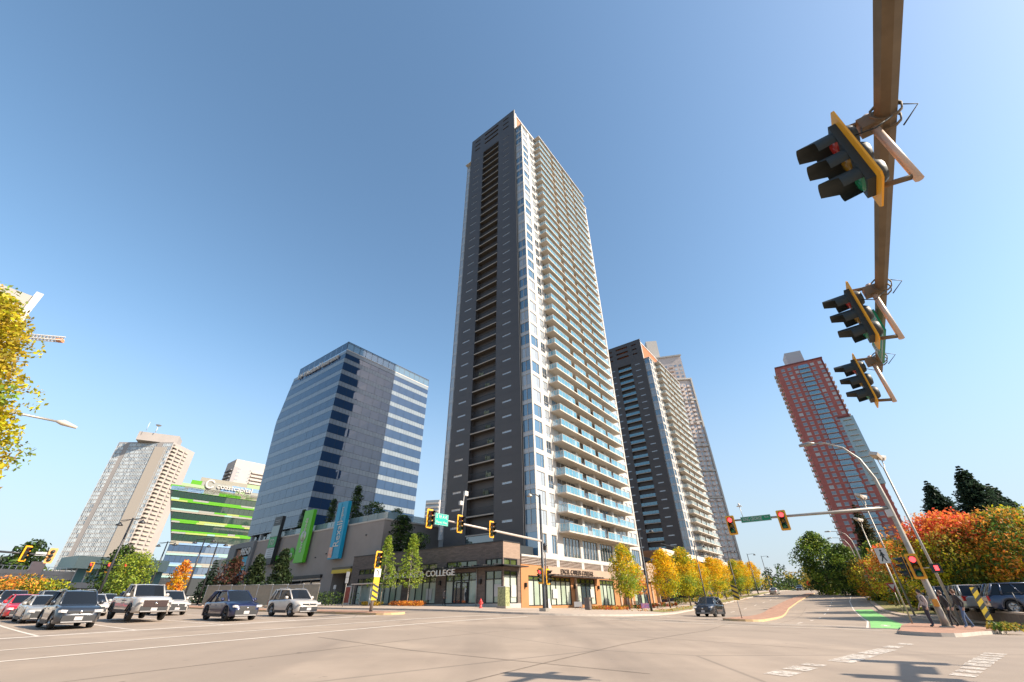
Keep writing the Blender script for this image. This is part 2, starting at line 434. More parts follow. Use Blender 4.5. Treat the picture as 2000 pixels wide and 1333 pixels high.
def panel(mb, u0, u1, v0, v1, holes, face, dep=.14):
    """wall sheet with openings and reveals. face(u, v, d) -> xyz, d = depth behind the face"""
    us = sorted({u0, u1, *[h[0] for h in holes], *[h[1] for h in holes]}); vv = sorted({v0, v1, *[h[2] for h in holes], *[h[3] for h in holes]})
    for i in range(len(us) - 1):
        for j in range(len(vv) - 1):
            a, b, c, d = us[i], us[i + 1], vv[j], vv[j + 1]
            if any(h[0] <= a and b <= h[1] and h[2] <= c and d <= h[3] for h in holes): continue
            mb.quad(face(a, c, 0), face(b, c, 0), face(b, d, 0), face(a, d, 0))
    for a, b, c, d in holes:
        for (p, q) in (((a, c), (b, c)), ((b, c), (b, d)), ((b, d), (a, d)), ((a, d), (a, c))):
            mb.quad(face(*p, 0), face(*p, dep), face(*q, dep), face(*q, 0))
    return mb

def fB(plane):      # face parallel to a, looking towards -b
    return lambda u, v, d: (u, plane + d, v)
def fA(plane):      # face parallel to b, looking towards -a (u runs along -b)
    return lambda u, v, d: (plane + d, -u, v)

def frame_mesh(name, u0, u1, v0, v1, face, mull=(), trans=(), t=.05, d0=.06, d1=.12, m=ALU):
    mb = MB()
    def bar(a, b, c, d):
        P = [face(a, c, d0), face(b, c, d0), face(b, d, d0), face(a, d, d0), face(a, c, d1), face(b, c, d1), face(b, d, d1), face(a, d, d1)]
        mb.add(P, [(0, 1, 2, 3), (0, 4, 5, 1), (1, 5, 6, 2), (2, 6, 7, 3), (3, 7, 4, 0)])
    bar(u0, u0 + t, v0, v1); bar(u1 - t, u1, v0, v1); bar(u0 + t, u1 - t, v0, v0 + t); bar(u0 + t, u1 - t, v1 - t, v1)
    for x in mull: bar(x - t / 2, x + t / 2, v0 + t, v1 - t)
    for y in trans: bar(u0 + t, u1 - t, y - t / 2, y + t / 2)
    return mb.mesh(name, m)

def pane_mesh(name, u0, u1, v0, v1, face, m, cuts=(), d=.11):
    mb = MB(); xs = [u0, *cuts, u1]
    for i in range(len(xs) - 1):
        mb.quad(face(xs[i], v0, d), face(xs[i + 1], v0, d), face(xs[i + 1], v1, d), face(xs[i], v1, d))
    return mb.mesh(name, m)

FH = 2.76
TM = {}
def tower_meshes():
    fw, fb, fd = fB(-2.15), fA(.4), fA(0)
    T = TM
    b = panel(MB(), .4, 6.3, 0, FH, [(.8, 3.05, .5, 2.55), (4.0, 5.45, .5, 2.5)], fw)
    T['facade'] = b.mesh('facade_panel', WHITE)
    T['win1'] = frame_mesh('window', .8, 3.05, .5, 2.55, fw, mull=(2.3,)); T['win1p'] = [pane_mesh('pane', .8, 3.05, .5, 2.55, fw, g, (2.3,)) for g in (GLASS, GLASSW)]
    T['win2'] = frame_mesh('window', 4.0, 5.45, .5, 2.5, fw, mull=(4.7,), trans=(1.2,)); T['win2p'] = [pane_mesh('pane', 4.0, 5.45, .5, 2.5, fw, g, (4.7,)) for g in (GLASSD, GLASSW)]
    # glazed corner bay, faces -a
    b = MB()
    panel(b, .05, 2.15, 0, FH, [(.05, 2.15, .5, 2.58)], fb, .05); b.cur = 1
    for u in (.08, 1.12, 2.08): b.box(.4 - .04, .4 + .02, -u - .03, -u + .03, 0, FH)
    for z in (.5, 2.58): b.box(.37, .42, -2.15, -.05, z - .03, z + .03)
    T['bay'] = b.mesh('bay_frame', [SPAN, WHITE])
    T['bayp'] = [pane_mesh('pane', .05, 2.15, .5, 2.58, fb, g, (1.12,), .05) for g in (GLASS, GLASSW)]
    # far glazed bay beyond the charcoal slab
    f2 = lambda u, v, d: (.9 + d, 16.2 + u, v)
    b = MB()
    for z0, z1 in ((0, .5), (2.58, FH)): b.quad(f2(2.2, z0, 0), f2(0, z0, 0), f2(0, z1, 0), f2(2.2, z1, 0))
    b.cur = 1
    for u in (.03, 1.1, 2.17): b.box(.85, .93, 16.2 + u - .03, 16.2 + u + .03, 0, FH)
    T['bay2'] = b.mesh('bay_frame', [SPAN, WHITE])
    T['bay2p'] = MB().quad(f2(2.2, .5, .05), f2(0, .5, .05), f2(0, 2.58, .05), f2(2.2, 2.58, .05)).mesh('pane', GLASSW)
    # balconies on the white side
    segs = [(6.2, 11.9), (13.3, 17.8), (19.1, 23.7), (24.6, 30.9)]
    T['slab'] = MB().box(6.0, 31.7, -4.05, -2.15, -.2, 0).mesh('balcony', CREAM)
    for c, g in (('blue', RAILG), ('clear', RAILC)):
        T['rail_' + c] = []
        for i, (u, w) in enumerate(segs):
            b = MB(); n = max(4, round((w - u) / 1.15))
            for k in range(n + 1): x = u + (w - u) * k / n; b.box(x - .025, x + .025, -4.01, -3.96, 0, 1.08)
            b.box(u - .02, w + .02, -4.02, -3.95, 1.06, 1.12)
            if i == 0:
                b.box(u - .02, u + .03, -3.95, -2.16, 1.06, 1.12)
                for y in (-3.4, -2.8): b.box(u - .02, u + .03, y - .025, y + .025, 0, 1.06)
            b.cur = 1
            for k in range(n):
                x0, x1 = u + (w - u) * k / n + .04, u + (w - u) * (k + 1) / n - .04
                b.quad((x0, -3.985, .06), (x1, -3.985, .06), (x1, -3.985, 1.05), (x0, -3.985, 1.05))
            if i == 0: b.quad((u, -2.2, .06), (u, -3.95, .06), (u, -3.95, 1.05), (u, -2.2, 1.05))
            T['rail_' + c].append(b.mesh('railing', [WHITE, g]))
    T['pier'] = [MB().box(x, x + (.25 if x < 7 else .75), -2.9 if x > 7 else -2.2, -2.1, 0, FH - .2).mesh('pier', WHITE) for x in (6.3, 12.3, 18.2, 24.0)] + [MB().box(30.9, 31.7, -2.2, -2.1, 0, FH - .2).mesh('pier', WHITE)]
    T['door'] = []
    for u, w in ((6.55, 12.3), (13.05, 18.2), (18.95, 24.0), (24.75, 30.9)):
        b = MB(); n = 4
        for k in range(n + 1): x = u + (w - u) * k / n; b.box(x - .04, x + .04, -2.16, -2.10, 0, 2.5)
        b.box(u, w, -2.16, -2.1, 2.42, FH - .2)
        b.cur = 1
        for k in range(n):
            x0, x1 = u + (w - u) * k / n, u + (w - u) * (k + 1) / n
            b.quad((x0, -2.12, 0), (x1, -2.12, 0), (x1, -2.12, 2.45), (x0, -2.12, 2.45))
        T['door'].append([b.mesh('sliding_door', [WHITE, g]) for g in (GLASSD, GLASSW, GLASS)])
    b = panel(MB(), 31.7, 36.6, 0, FH, [(32.3, 33.6, .5, 2.5), (34.4, 36.0, .5, 2.5)], fw)
    T['facade2'] = b.mesh('facade_panel', WHITE)
    T['win3p'] = pane_mesh('pane', 32.3, 36.0, .5, 2.5, fw, GLASSW, (33.6, 34.4))
    # charcoal face
    for nm, u0, u1, h in (('cladR', -5.59, 0, (-4.0, -2.0)), ('cladL', -16.2, -11.31, (-14.8, -12.8))):
        b = panel(MB(), u0, u1, 0.012, FH - .012, [(*h, 1.14, 1.5)], fd, .10)
        b.quad(fd(u0, -.012, .03), fd(u1, -.012, .03), fd(u1, .012, .03), fd(u0, .012, .03))
        T[nm] = b.mesh('cladding_panel', CHAR)
        mb = MB(); mb.quad(fd(h[0], 1.14, .09), fd(h[1], 1.14, .09), fd(h[1], 1.5, .09), fd(h[0], 1.5, .09)); mb.cur = 1
        for x in (h[0] + .03, (h[0] + h[1]) / 2 - .3, h[1] - .03): mb.box(.05, .09, -x - .03, -x + .03, 1.14, 1.5)
        mb.box(.04, .09, -h[1], -h[0], 1.14, 1.18)
        T[nm + 'w'] = mb.mesh('slot_window', [GLASSW, ALU])
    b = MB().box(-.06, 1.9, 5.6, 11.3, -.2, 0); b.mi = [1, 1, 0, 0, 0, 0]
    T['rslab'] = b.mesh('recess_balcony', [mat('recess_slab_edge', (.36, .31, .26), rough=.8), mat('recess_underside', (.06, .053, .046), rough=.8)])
    b = MB()
    for k in range(30): y = 5.65 + 5.6 * k / 29; b.box(.02, .04, y - .012, y + .012, 0, 1.05)
    b.box(0, .06, 5.62, 11.28, 1.04, 1.09); b.box(0, .06, 5.62, 11.28, .05, .09)
    T['rrailA'] = b.mesh('railing', DKMET)
    b = MB(); b.box(0, .06, 5.62, 11.28, 1.04, 1.09); b.cur = 1
    for k in range(5): y = 5.65 + 1.13 * k; b.quad((.03, y + 1.08, .05), (.03, y, .05), (.03, y, 1.03), (.03, y + 1.08, 1.03))
    T['rrailB'] = b.mesh('railing', [DKMET, RAILG])
    b = MB(); b.box(1.85, 1.95, 5.6, 11.3, 2.3, FH - .2)
    for y in (5.65, 7.4, 8.45, 9.5, 11.2): b.box(1.83, 1.92, y - .06, y + .06, 0, 2.3)
    b.cur = 1
    for y0, y1 in ((5.7, 7.35), (7.45, 8.4), (8.5, 9.45), (9.55, 11.15)): b.quad((1.9, y1, 0), (1.9, y0, 0), (1.9, y0, 2.3), (1.9, y1, 2.3))
    T['rwin'] = [b.mesh('recess_window', [SOFFIT, g]) for g in (GLASSD, GLASSW)]
    T['plant'] = None
tower_meshes()

def tower(label, a0, b0, z0, klo, khi, rails, base_z, stuff_bal=True):
    """z0: slab level at k=0 (local z, root at z=0)"""
    x, y = AB(a0, b0)
    t = thing('apartment_tower', label, 'tower', (x, y, 0), ROTZ, 'twin charcoal and white apartment towers')
    T = TM; P = lambda nm, me, z, par=t: link(nm, me, par, (0, 0, z))
    ztop = z0 + FH * khi
    # core mass, roof, crown
    c = MB(); c.box(.98, 1.98, 5.58, 11.32, ztop - .4, ztop - .02); c.box(.02, .98, 5.6, 11.3, ztop - .4, ztop - .02); c.build('recess_cap', CHAR, t)
    c = MB(); c.box(1.0, 36.5, -1.85, 18.3, base_z, ztop + .01)
    c.build('core', mat('core_wall', (.30, .28, .26), rough=.8), t)
    c = MB(); c.box(1.0, 36.5, 18.31, 18.4, base_z, ztop); c.build('rear_dark_sheet', CHAR, t)  # unseen dark sheet, added to darken the reflection in the office glass
    c = MB(); c.box(.3, 1.0, 0, 5.59, base_z, ztop); c.box(.3, 1.0, 11.31, 16.2, base_z, ztop)
    c.box(.98, 1.98, 5.58, 11.32, base_z, ztop)
    c.build('recess_wall', CHAR, t)
    c = MB(); c.box(.2, 36.9, -2.35, 18.6, ztop + .02, ztop + .35); c.box(6.0, 32.0, -4.1, -2.35, ztop - .1, ztop + .2)
    c.build('roof', WHITE, t)
    # penthouse with orange side and the charcoal screen with openings
    c = MB(); c.box(1.2, 20, .5, 15.7, ztop + .35, ztop + 8.6); c.build('penthouse', ORANGE, t)
    c = MB(); c.box(.45, 21, .3, 16, ztop + 8.6, ztop + 9.1); c.box(.42, 1.1, -.02, .5, ztop + .35, ztop + 8.6); c.build('penthouse_roof', WHITE, t)
    hs = []
    for i in range(3):
        z = ztop + 3.2 + 2.15 * i
        hs += [(-4.0, -2.0, z, z + .55), (-14.8, -12.8, z, z + .55), (-11.0, -5.8, z, z + .8)]
    b = panel(MB(), -16.2, 0, ztop, ztop + 9.6, hs, fA(0), .38)
    b.box(0.002, .4, -.05, 0, ztop, ztop + 9.6); b.box(0.002, .4, 16.2, 16.25, ztop, ztop + 9.6); b.box(-.02, .42, -.06, 16.26, ztop + 9.6, ztop + 9.7)
    b.quad(*[fA(.38)(u, v, 0) for u, v in ((0, ztop), (-16.2, ztop), (-16.2, ztop + 3), (0, ztop + 3))])
    b.build('crown_screen', CHAR, t)
    edge = MB(); edge.box(-.03, .05, -.075, -.051, base_z, ztop + 9.6); edge.build('edge_trim', WHITE, t)
    for k in range(klo, khi):
        z = z0 + FH * k; rr = rnd.random
        P('facade_panel', T['facade'], z); P('facade_panel', T['facade2'], z)
        w = P('window', T['win1'], z); link('pane', T['win1p'][rr() < .45], w)
        w = P('window', T['win2'], z); link('pane', T['win2p'][rr() < .4], w)
        P('pane', T['win3p'], z)
        w = P('bay_window', T['bay'], z); link('pane', T['bayp'][rr() < .25], w)
        w = P('bay_window', T['bay2'], z); link('pane', T['bay2p'], w)
        s = P('balcony', T['slab'], z)
        for i, r_ in enumerate(T['rail_' + rails]): link('railing', r_, s)
        for p_ in T['pier']: P('pier', p_, z)
        for d in T['door']: P('sliding_door', d[0 if rr() < .5 else (1 if rr() < .6 else 2)], z)
        P('cladding_panel', T['cladR'], z); P('cladding_panel', T['cladL'], z)
        P('slot_window', T['cladRw'], z); P('slot_window', T['cladLw'], z)
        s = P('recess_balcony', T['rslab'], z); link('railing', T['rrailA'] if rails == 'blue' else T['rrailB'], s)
        P('recess_window', T['rwin'][rr() < .35], z)
    return t

ZB = CAMZ
T1 = tower('tallest tower, charcoal and white with blue glass balconies', 0, 0, 11.55 + ZB, -1, 36, 'blue', 7.2)
# the tall tower's balconies carry a few things the tenants keep outside
for k, (cl, sx) in zip((1, 2, 3, 4, 5, 6, 8, 9), ((.1, .4), (.5, .3), (.25, .5), (.3, .3), (.05, .6), (.4, .4), (.2, .3), (.35, .5))):
    b = MB(); y = 6.2 + rnd.random() * 3.6
    b.box(.35, .95, y, y + .7, 0, .42); b.box(.35, .45, y, y + .7, .42, .85); b.tube([(.5, y + 1.0, 0), (.5, y + 1.0, .5)], [.18, .2], 8); b.tube([(.5, y + 1, .5), (.55, y + 1.05, 1.3)], [.28, .05], 6)
    link('balcony_furniture', b.mesh('balcony_furniture', mat('terrace_fabric%d' % k, (.10 + cl * .3, .12 + cl * .3, .08 + cl * .2), rough=.8, var=.3, scale=6)), T1, (0, 0, 11.55 + ZB + FH * k))

# ---- tall tower: base storey with tall windows and the white band
b = MB()
zb = 8.79 + ZB
piers = [.4, 6.6, 7.2, 12.3, 13.1, 18.2, 19.0, 24.0, 24.8, 30.9, 31.7, 36.6]
panel(b, .4, 36.6, 5.0 + ZB, zb, [(1.2, 2.7, 5.7 + ZB, 8.2 + ZB), (4.0, 5.4, 5.7 + ZB, 8.2 + ZB), (7.2, 12.3, 5.5 + ZB, 8.3 + ZB), (13.1, 18.2, 5.5 + ZB, 8.3 + ZB), (19.0, 24.0, 5.5 + ZB, 8.3 + ZB), (24.8, 30.9, 5.5 + ZB, 8.3 + ZB), (32.3, 36, 5.5 + ZB, 8.3 + ZB)], fB(-2.15), .25)
b.build('base_wall', WHITE, T1)
for u, w, n in ((1.2, 2.7, 2), (4.0, 5.4, 2), (7.2, 12.3, 5), (13.1, 18.2, 5), (19.0, 24.0, 5), (24.8, 30.9, 6), (32.3, 36, 4)):
    z0_, z1_ = (5.7 + ZB, 8.2 + ZB) if n == 2 else (5.5 + ZB, 8.3 + ZB)
    cuts = [u + (w - u) * i / n for i in range(1, n)]
    f = link('window', frame_mesh('window', u, w, z0_, z1_, fB(-2.15), mull=cuts, trans=(), t=.07, d0=.1, d1=.2, m=WHITE), T1)
    link('pane', pane_mesh('pane', u, w, z0_, z1_, fB(-2.15), rnd.choice((GLASSD, GLASS, GLASSD)), cuts, .19), f)
c = MB(); c.box(.9, 36.5, -1.7, 18.3, .2, 7.25); c.build('core', mat('core_wall', (.3, .28, .26)), T1)
b = MB(); panel(b, -16.2, 0, 5.0 + ZB, 8.79 + ZB, [(-11.3, -5.6, 5.6 + ZB, 8.6 + ZB)], fA(0), .3); b.build('cladding_panel', CHAR, T1)
b = MB(); b.box(.12, .2, 5.6, 11.3, 5.6 + ZB, 8.6 + ZB); b.build('window', GLASSD, T1)
b = MB(); panel(b, .02, 2.15, 4.0 + ZB, zb, [(.05, 2.1, 5.3 + ZB, 8.3 + ZB)], fA(.4), .05); b.cur = 1; b.quad(*[fA(.45)(u, v, 0) for u, v in ((.05, 5.3 + ZB), (2.1, 5.3 + ZB), (2.1, 8.3 + ZB), (.05, 8.3 + ZB))])
b.build('bay_window', [SPAN, GLASS], T1)
# louvre strip under the white band
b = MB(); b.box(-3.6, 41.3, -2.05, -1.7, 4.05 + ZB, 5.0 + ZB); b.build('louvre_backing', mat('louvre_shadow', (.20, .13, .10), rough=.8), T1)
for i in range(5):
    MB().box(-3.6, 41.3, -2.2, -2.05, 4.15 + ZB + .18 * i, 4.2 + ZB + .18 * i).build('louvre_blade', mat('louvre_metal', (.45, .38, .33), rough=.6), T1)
for x in (4.8, 12.0, 18.4, 25, 31): MB().box(x, x + .8, -2.25, -2.0, 4.05 + ZB, 5.0 + ZB).build('pier', WHITE, T1)
MB().box(-3.7, 41.6, -2.3, -1.9, 4.98 + ZB, 5.2 + ZB).build('band', WHITE, T1)

T2 = tower('shorter charcoal and white tower with pale glass balconies and orange penthouse', 95.09, 6.97, 21.82 + ZB, -4, 22, 'clear', 2.0)
b = MB(); b.box(.3, 36.6, -2.15, 18.3, 0, 10.88 + ZB); b.build('base_wall', CHAR, T2)

# ================================================================ pale tower behind, far towers
def face_tower(name, label, corners, zb_, zt, wall, group=None):
    t = thing(name, label, 'tower', (*corners[0][:2], 0))
    return t

def facade_frame(P, Q):
    """unit vectors of a wall running P->Q (left to right seen from outside)"""
    P, Q = Vector(P), Vector(Q); d = Q - P; L = d.length; d /= L
    return d, Vector((d.y, -d.x)), L      # along, outward normal

PINK = mat('pale_pink_wall', (.60, .50, .45), rough=.75, var=.06, scale=.3)
GREYG = glassm('glass_grey', (.16, .18, .20), var=.45)
GREYL = glassm('glass_pale', (.42, .45, .46), var=.35, ior=1.6)
def far_box(t, P, Q, dep, z0, z1, m, nm='wall'):
    d, n, L = facade_frame(P, Q); P = Vector(P)
    q = [P, P + d * L, P + d * L - n * dep, P - n * dep]
    MB().prism([(v.x, v.y) for v in q], z0, z1).build(nm, m, t)
def cell(P, Q, u0, u1, z0, z1, off, dep=.3):
    d, n, L = facade_frame(P, Q); P = Vector(P)
    a, b = P + d * u0 + n * off, P + d * u1 + n * off; c, e = b - n * dep, a - n * dep
    return [(a.x, a.y), (b.x, b.y), (c.x, c.y), (e.x, e.y)], z0, z1

# T3: pale tower stepping out lower down, behind the shorter twin
D3 = 262
PL = polar(1262, 690, D3); PR = polar(1328, 694, D3 + 3); 
def pxz(px, py, d): return polar(px, py, d).z
t3 = thing('apartment_tower', 'pale stepped tower with white frame behind the charcoal and orange-topped tower', 'tower', (0, 0, 0))
P3, Q3 = PL.xy, PR.xy; ZT3 = pxz(1328, 694, D3 + 3)
far_box(t3, P3, Q3, 26, 5, ZT3, PINK)
P3b, Q3b = polar(1300, 735, D3 - 6).xy, polar(1347.5, 741, D3 - 1).xy; ZM3 = pxz(1347.5, 741, D3 - 1)
far_box(t3, P3b, Q3b, 22, 4, ZM3, PINK)
c0 = polar(1262, 672, D3 + 8).xy; c1 = polar(1284, 676, D3 + 10).xy
far_box(t3, c0, c1, 10, ZT3, pxz(1265, 667, D3 + 8), WHITE, 'penthouse')
def far_grid(t, P, Q, z0, z1, fh, bays, wall_m, band_m=None, glass=GREYG, wfrac=.7, hfrac=.62, bal=(), balm=None, off=.05, rail=None):
    """rows of recessed glass on a far wall: one glass part per floor, balconies as parts"""
    d, n, L = facade_frame(P, Q); nfl = int((z1 - z0) / fh)
    w = L / bays
    for i in range(nfl):
        z = z0 + fh * i; mb = MB(); mb2 = MB()
        for k in range(bays):
            if k in bal: continue
            u = k * w + w * (1 - wfrac) / 2
            (mb if rnd.random() < .6 else mb2).prism(cell(P, Q, u, u + w * wfrac, 0, 0, off, .1)[0], z + fh * (1 - hfrac) * .6, z + fh * (1 - hfrac) * .6 + fh * hfrac)
        if mb.v: stuff(mb.build('window_row', glass, t))
        if mb2.v: stuff(mb2.build('window_row', GREYL, t))
        for k in bal:
            u = k * w
            b = MB(); b.prism(cell(P, Q, u + .1, u + w - .1, 0, 0, 1.5, 1.6)[0], z - .1, z + .1); b.prism(cell(P, Q, u + .1, u + w - .1, 0, 0, 1.5, .1)[0], z + .1, z + 1.1)
            b.cur = 1; b.prism(cell(P, Q, u + .4, u + w - .4, 0, 0, .04, .1)[0], z + .15, z + fh * .85)
            b.build('balcony', [balm or wall_m, GREYG], t)
far_grid(t3, P3, Q3, ZM3 + .5, ZT3 - 4, 2.75, 7, PINK, bal=(1, 4), wfrac=.5, hfrac=.5)
far_grid(t3, P3b, Q3b, 8, ZM3 - 1, 2.75, 8, PINK, bal=(1, 4, 6), wfrac=.5, hfrac=.5)
for z in [ZM3 - 14.5 * i for i in range(6)]:
    if z > 8: MB().prism(cell(P3b, Q3b, -.3, (Vector(Q3b) - Vector(P3b)).length + .3, 0, 0, 1.0, 1.2)[0], z - .5, z + .5).build('white_frame', WHITE, t3)
Lb = (Vector(Q3b) - Vector(P3b)).length
MB().prism(cell(P3b, Q3b, Lb - .1, Lb + .7, 0, 0, 1.0, 4)[0], 5, ZM3 + .5).build('white_frame', WHITE, t3)
La = (Vector(Q3) - Vector(P3)).length
MB().prism(cell(P3, Q3, 0, La + .5, 0, 0, .6, .8)[0], ZT3 - .6, ZT3 + .4).build('white_frame', WHITE, t3)

# T4: red brick tower on the right
BRICK = mat('red_brick_wall', (.37, .105, .085), rough=.8, var=.12, scale=.6)
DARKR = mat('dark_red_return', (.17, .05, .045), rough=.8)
D4 = 264.4; H4 = .4349 * D4 + CAMZ
P4, Q4 = polar(1514.2, 720.5, D4).xy, polar(1604.2, 699.5, 267.1).xy
t4 = thing('apartment_tower', 'red brick tower with glass balconies down its middle', 'tower', (0, 0, 0))
d4, n4, L4 = facade_frame(P4, Q4)
zs4 = .3026 * 266 + CAMZ; zlow4 = .172 * 266 + CAMZ
far_box(t4, P4, Q4, 22, zs4, H4, BRICK)
Pq = Vector(P4) + d4 * (L4 - 4.6)
far_box(t4, P4, Pq, 22, 3, zs4, BRICK)
far_box(t4, Pq, Vector(Q4) + d4 * 1.4, 20, zlow4, zs4 - .4, mat('curtain_green_glass', (.22, .29, .29), rough=.08, spec=1, ior=1.7, var=.1, scale=.4), 'glass_wall')
far_box(t4, Pq, Vector(Q4) + d4 * .6, 22, 3, zlow4 - .4, BRICK)
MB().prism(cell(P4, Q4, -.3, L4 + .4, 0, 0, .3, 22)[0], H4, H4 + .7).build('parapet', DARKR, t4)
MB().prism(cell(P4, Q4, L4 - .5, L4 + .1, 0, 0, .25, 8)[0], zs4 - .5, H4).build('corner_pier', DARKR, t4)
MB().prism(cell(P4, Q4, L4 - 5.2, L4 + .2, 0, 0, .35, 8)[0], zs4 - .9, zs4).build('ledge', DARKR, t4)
pa, pb = polar(1531, 690, D4 + 6).xy, polar(1563, 686, D4 + 8).xy
far_box(t4, pa, pb, 9, H4, pxz(1535, 690, D4 + 6), mat('penthouse_grey', (.42, .40, .40), rough=.6), 'penthouse')
f4 = 2.75; nf4 = int((H4 - 8) / f4)
bays4 = [('w', 2.2, 4.2), ('w', 5.4, 7.3), ('w', 8.7, 10.4), ('b', 10.6, 15.8), ('w', 16.7, 18.6), ('w', 20.4, 22.2)]
sill = mat('pale_sill', (.50, .45, .43), rough=.7)
wm = {}
for i in range(nf4):
    z = H4 - 1.2 - f4 * (i + 1)
    for kind, u, w_ in bays4:
        k_ = L4 / 23.0; u *= k_; w_ *= k_
        if kind == 'w':
            if u > 19 and zlow4 < z < zs4:
                b = MB(); b.prism(cell(P4, Q4, u - .8, L4 + .3, 0, 0, .9, 1.1)[0], z, z + .25); b.build('balcony', sill, t4); continue
            b = MB(); b.prism(cell(P4, Q4, u, w_, 0, 0, .10, .2)[0], z + .75, z + .95); b.prism(cell(P4, Q4, u, w_, 0, 0, .10, .2)[0], z + 2.3, z + 2.4)
            b.cur = 1; b.prism(cell(P4, Q4, u + .05, w_ - .05, 0, 0, .05, .1)[0], z + .95, z + 2.3)
            b.build('window', [sill, mat('t4_pale', (.42, .40, .39), rough=.1) if (u > 19 * k_ and rnd.random() < .7 or rnd.random() < .06) else mat('t4_glass', (.17, .185, .22), rough=.08, spec=.5, ior=1.45, island=.3)], t4)
        else:
            b = MB(); b.prism(cell(P4, Q4, u, w_, 0, 0, 1.2, 1.4)[0], z, z + .2)
            b.cur = 1; b.prism(cell(P4, Q4, u, w_, 0, 0, 1.2, .06)[0], z + .2, z + 1.25)
            b.cur = 2; b.prism(cell(P4, Q4, u + .2, w_ - .2, 0, 0, .06, .1)[0], z + .2, z + 2.5)
            b.build('balcony', [sill, RAILG, GLASS], t4)
    b = MB()
    for s0, m_ in ((-2.0, 0), (-4.6, 0)):
        Pz = Vector(P4) - n4 * (-s0) ; 
        b.prism([tuple(Pz + d4 * .1), tuple(Pz - d4 * 1.8), tuple(Pz - d4 * 1.8 - n4 * 2.0), tuple(Pz + d4 * .1 - n4 * 2.0)], z, z + .22)
        b.prism([tuple(Pz - d4 * 1.7), tuple(Pz - d4 * 1.8), tuple(Pz - d4 * 1.8 - n4 * 2.0), tuple(Pz - d4 * 1.7 - n4 * 2.0)], z + .22, z + 1.2)
    b.build('side_balcony', WHITE, t4)
    Pz = Vector(Q4) - n4 * 1.5; b = MB()
    b.prism([tuple(Pz - d4 * .1), tuple(Pz + d4 * 1.1), tuple(Pz + d4 * 1.1 - n4 * 3), tuple(Pz - d4 * .1 - n4 * 3)][::-1], z, z + .9)
    b.build('side_balcony', mat('sidebal_cream', (.55, .47, .38), rough=.7), t4)

# T5: beige tower on the left with glass bands and a balcony side
D5 = 402; H5 = .2643 * D5 + CAMZ
P5, Q5 = polar(232.9, 863.9, D5 * .2643 / .2479).xy, polar(339.7, 864.1, D5).xy; R5 = polar(370.9, 880.7, D5 * .2643 / .2535).xy
BEIGE = mat('beige_concrete', (.34, .305, .285), rough=.8, var=.05, scale=.2)
CREAMB = mat('cream_balcony', (.42, .36, .30), rough=.75)
t5 = thing('apartment_tower', 'beige and glass tower beyond the elevated railway, dish aerial on its roof', 'tower', (0, 0, 0))
far_box(t5, P5, Q5, 26, 4, H5, BEIGE)
far_box(t5, Q5, R5, 12, 4, H5 - 4, CREAMB)
pa, pb = polar(268, 852, D5 + 10).xy, polar(350, 856, D5 + 4).xy
far_box(t5, pa, pb, 14, H5, H5 + 6.3, BEIGE, 'penthouse')
d5, n5, L5 = facade_frame(P5, Q5)
f5 = 2.75; nf5 = int((H5 - 8) / f5)
SLVR = mat('silver_mullion', (.55, .55, .54), rough=.4, metal=.2)
for i in range(nf5):
    z = H5 - 1.0 - f5 * (i + 1)
    for s0, s1, n_ in ((0.0, .13, 4), (.22, .72, 18), (.83, 1.0, 5)):
        bands = [MB(), MB(), MB()]
        w = L5 * (s1 - s0) / n_
        for k in range(n_):
            u = L5 * s0 + w * k
            bands[0 if rnd.random() < .3 else 1].prism(cell(P5, Q5, u + .12, u + w - .12, 0, 0, .12, .2)[0], z + .55, z + 2.45)
            bands[2].prism(cell(P5, Q5, u - .1, u + .1, 0, 0, .22, .2)[0], z, z + f5)
        bands[2].prism(cell(P5, Q5, L5 * s0, L5 * s1, 0, 0, .2, .2)[0], z + 2.5, z + 2.72)
        for mb, m_ in zip(bands, (GREYG, GREYL, SLVR)):
            if mb.v: stuff(mb.build('window_row' if m_ is not SLVR else 'mullion_row', m_, t5))
    dR, nR, LR = facade_frame(Q5, R5); b = MB()
    for u, w in ((.5, 3.8), (5.2, 9.2), (10.6, 13.2)):
        u *= LR / 15.; w *= LR / 15.
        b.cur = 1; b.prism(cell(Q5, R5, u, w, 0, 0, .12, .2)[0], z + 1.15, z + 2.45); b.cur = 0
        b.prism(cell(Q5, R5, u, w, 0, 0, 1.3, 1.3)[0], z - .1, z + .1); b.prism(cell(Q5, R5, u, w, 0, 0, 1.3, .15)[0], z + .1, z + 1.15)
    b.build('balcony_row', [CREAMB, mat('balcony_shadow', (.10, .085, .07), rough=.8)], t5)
b = MB(); q = polar(302, 848, D5 + 6); zr = H5 + 6.3
b.tube([(q.x, q.y, zr), (q.x, q.y, zr + 5)], .25, 6); b.lathe([(0.1, 0), (1.3, .25), (2.0, .9)], 12, (q.x, q.y, zr + 5))
q = polar(282, 848, D5 + 6); b.tube([(q.x, q.y, zr), (q.x, q.y, zr + 7)], .15, 5)
b.build('roof_aerial', SLVR, t5)

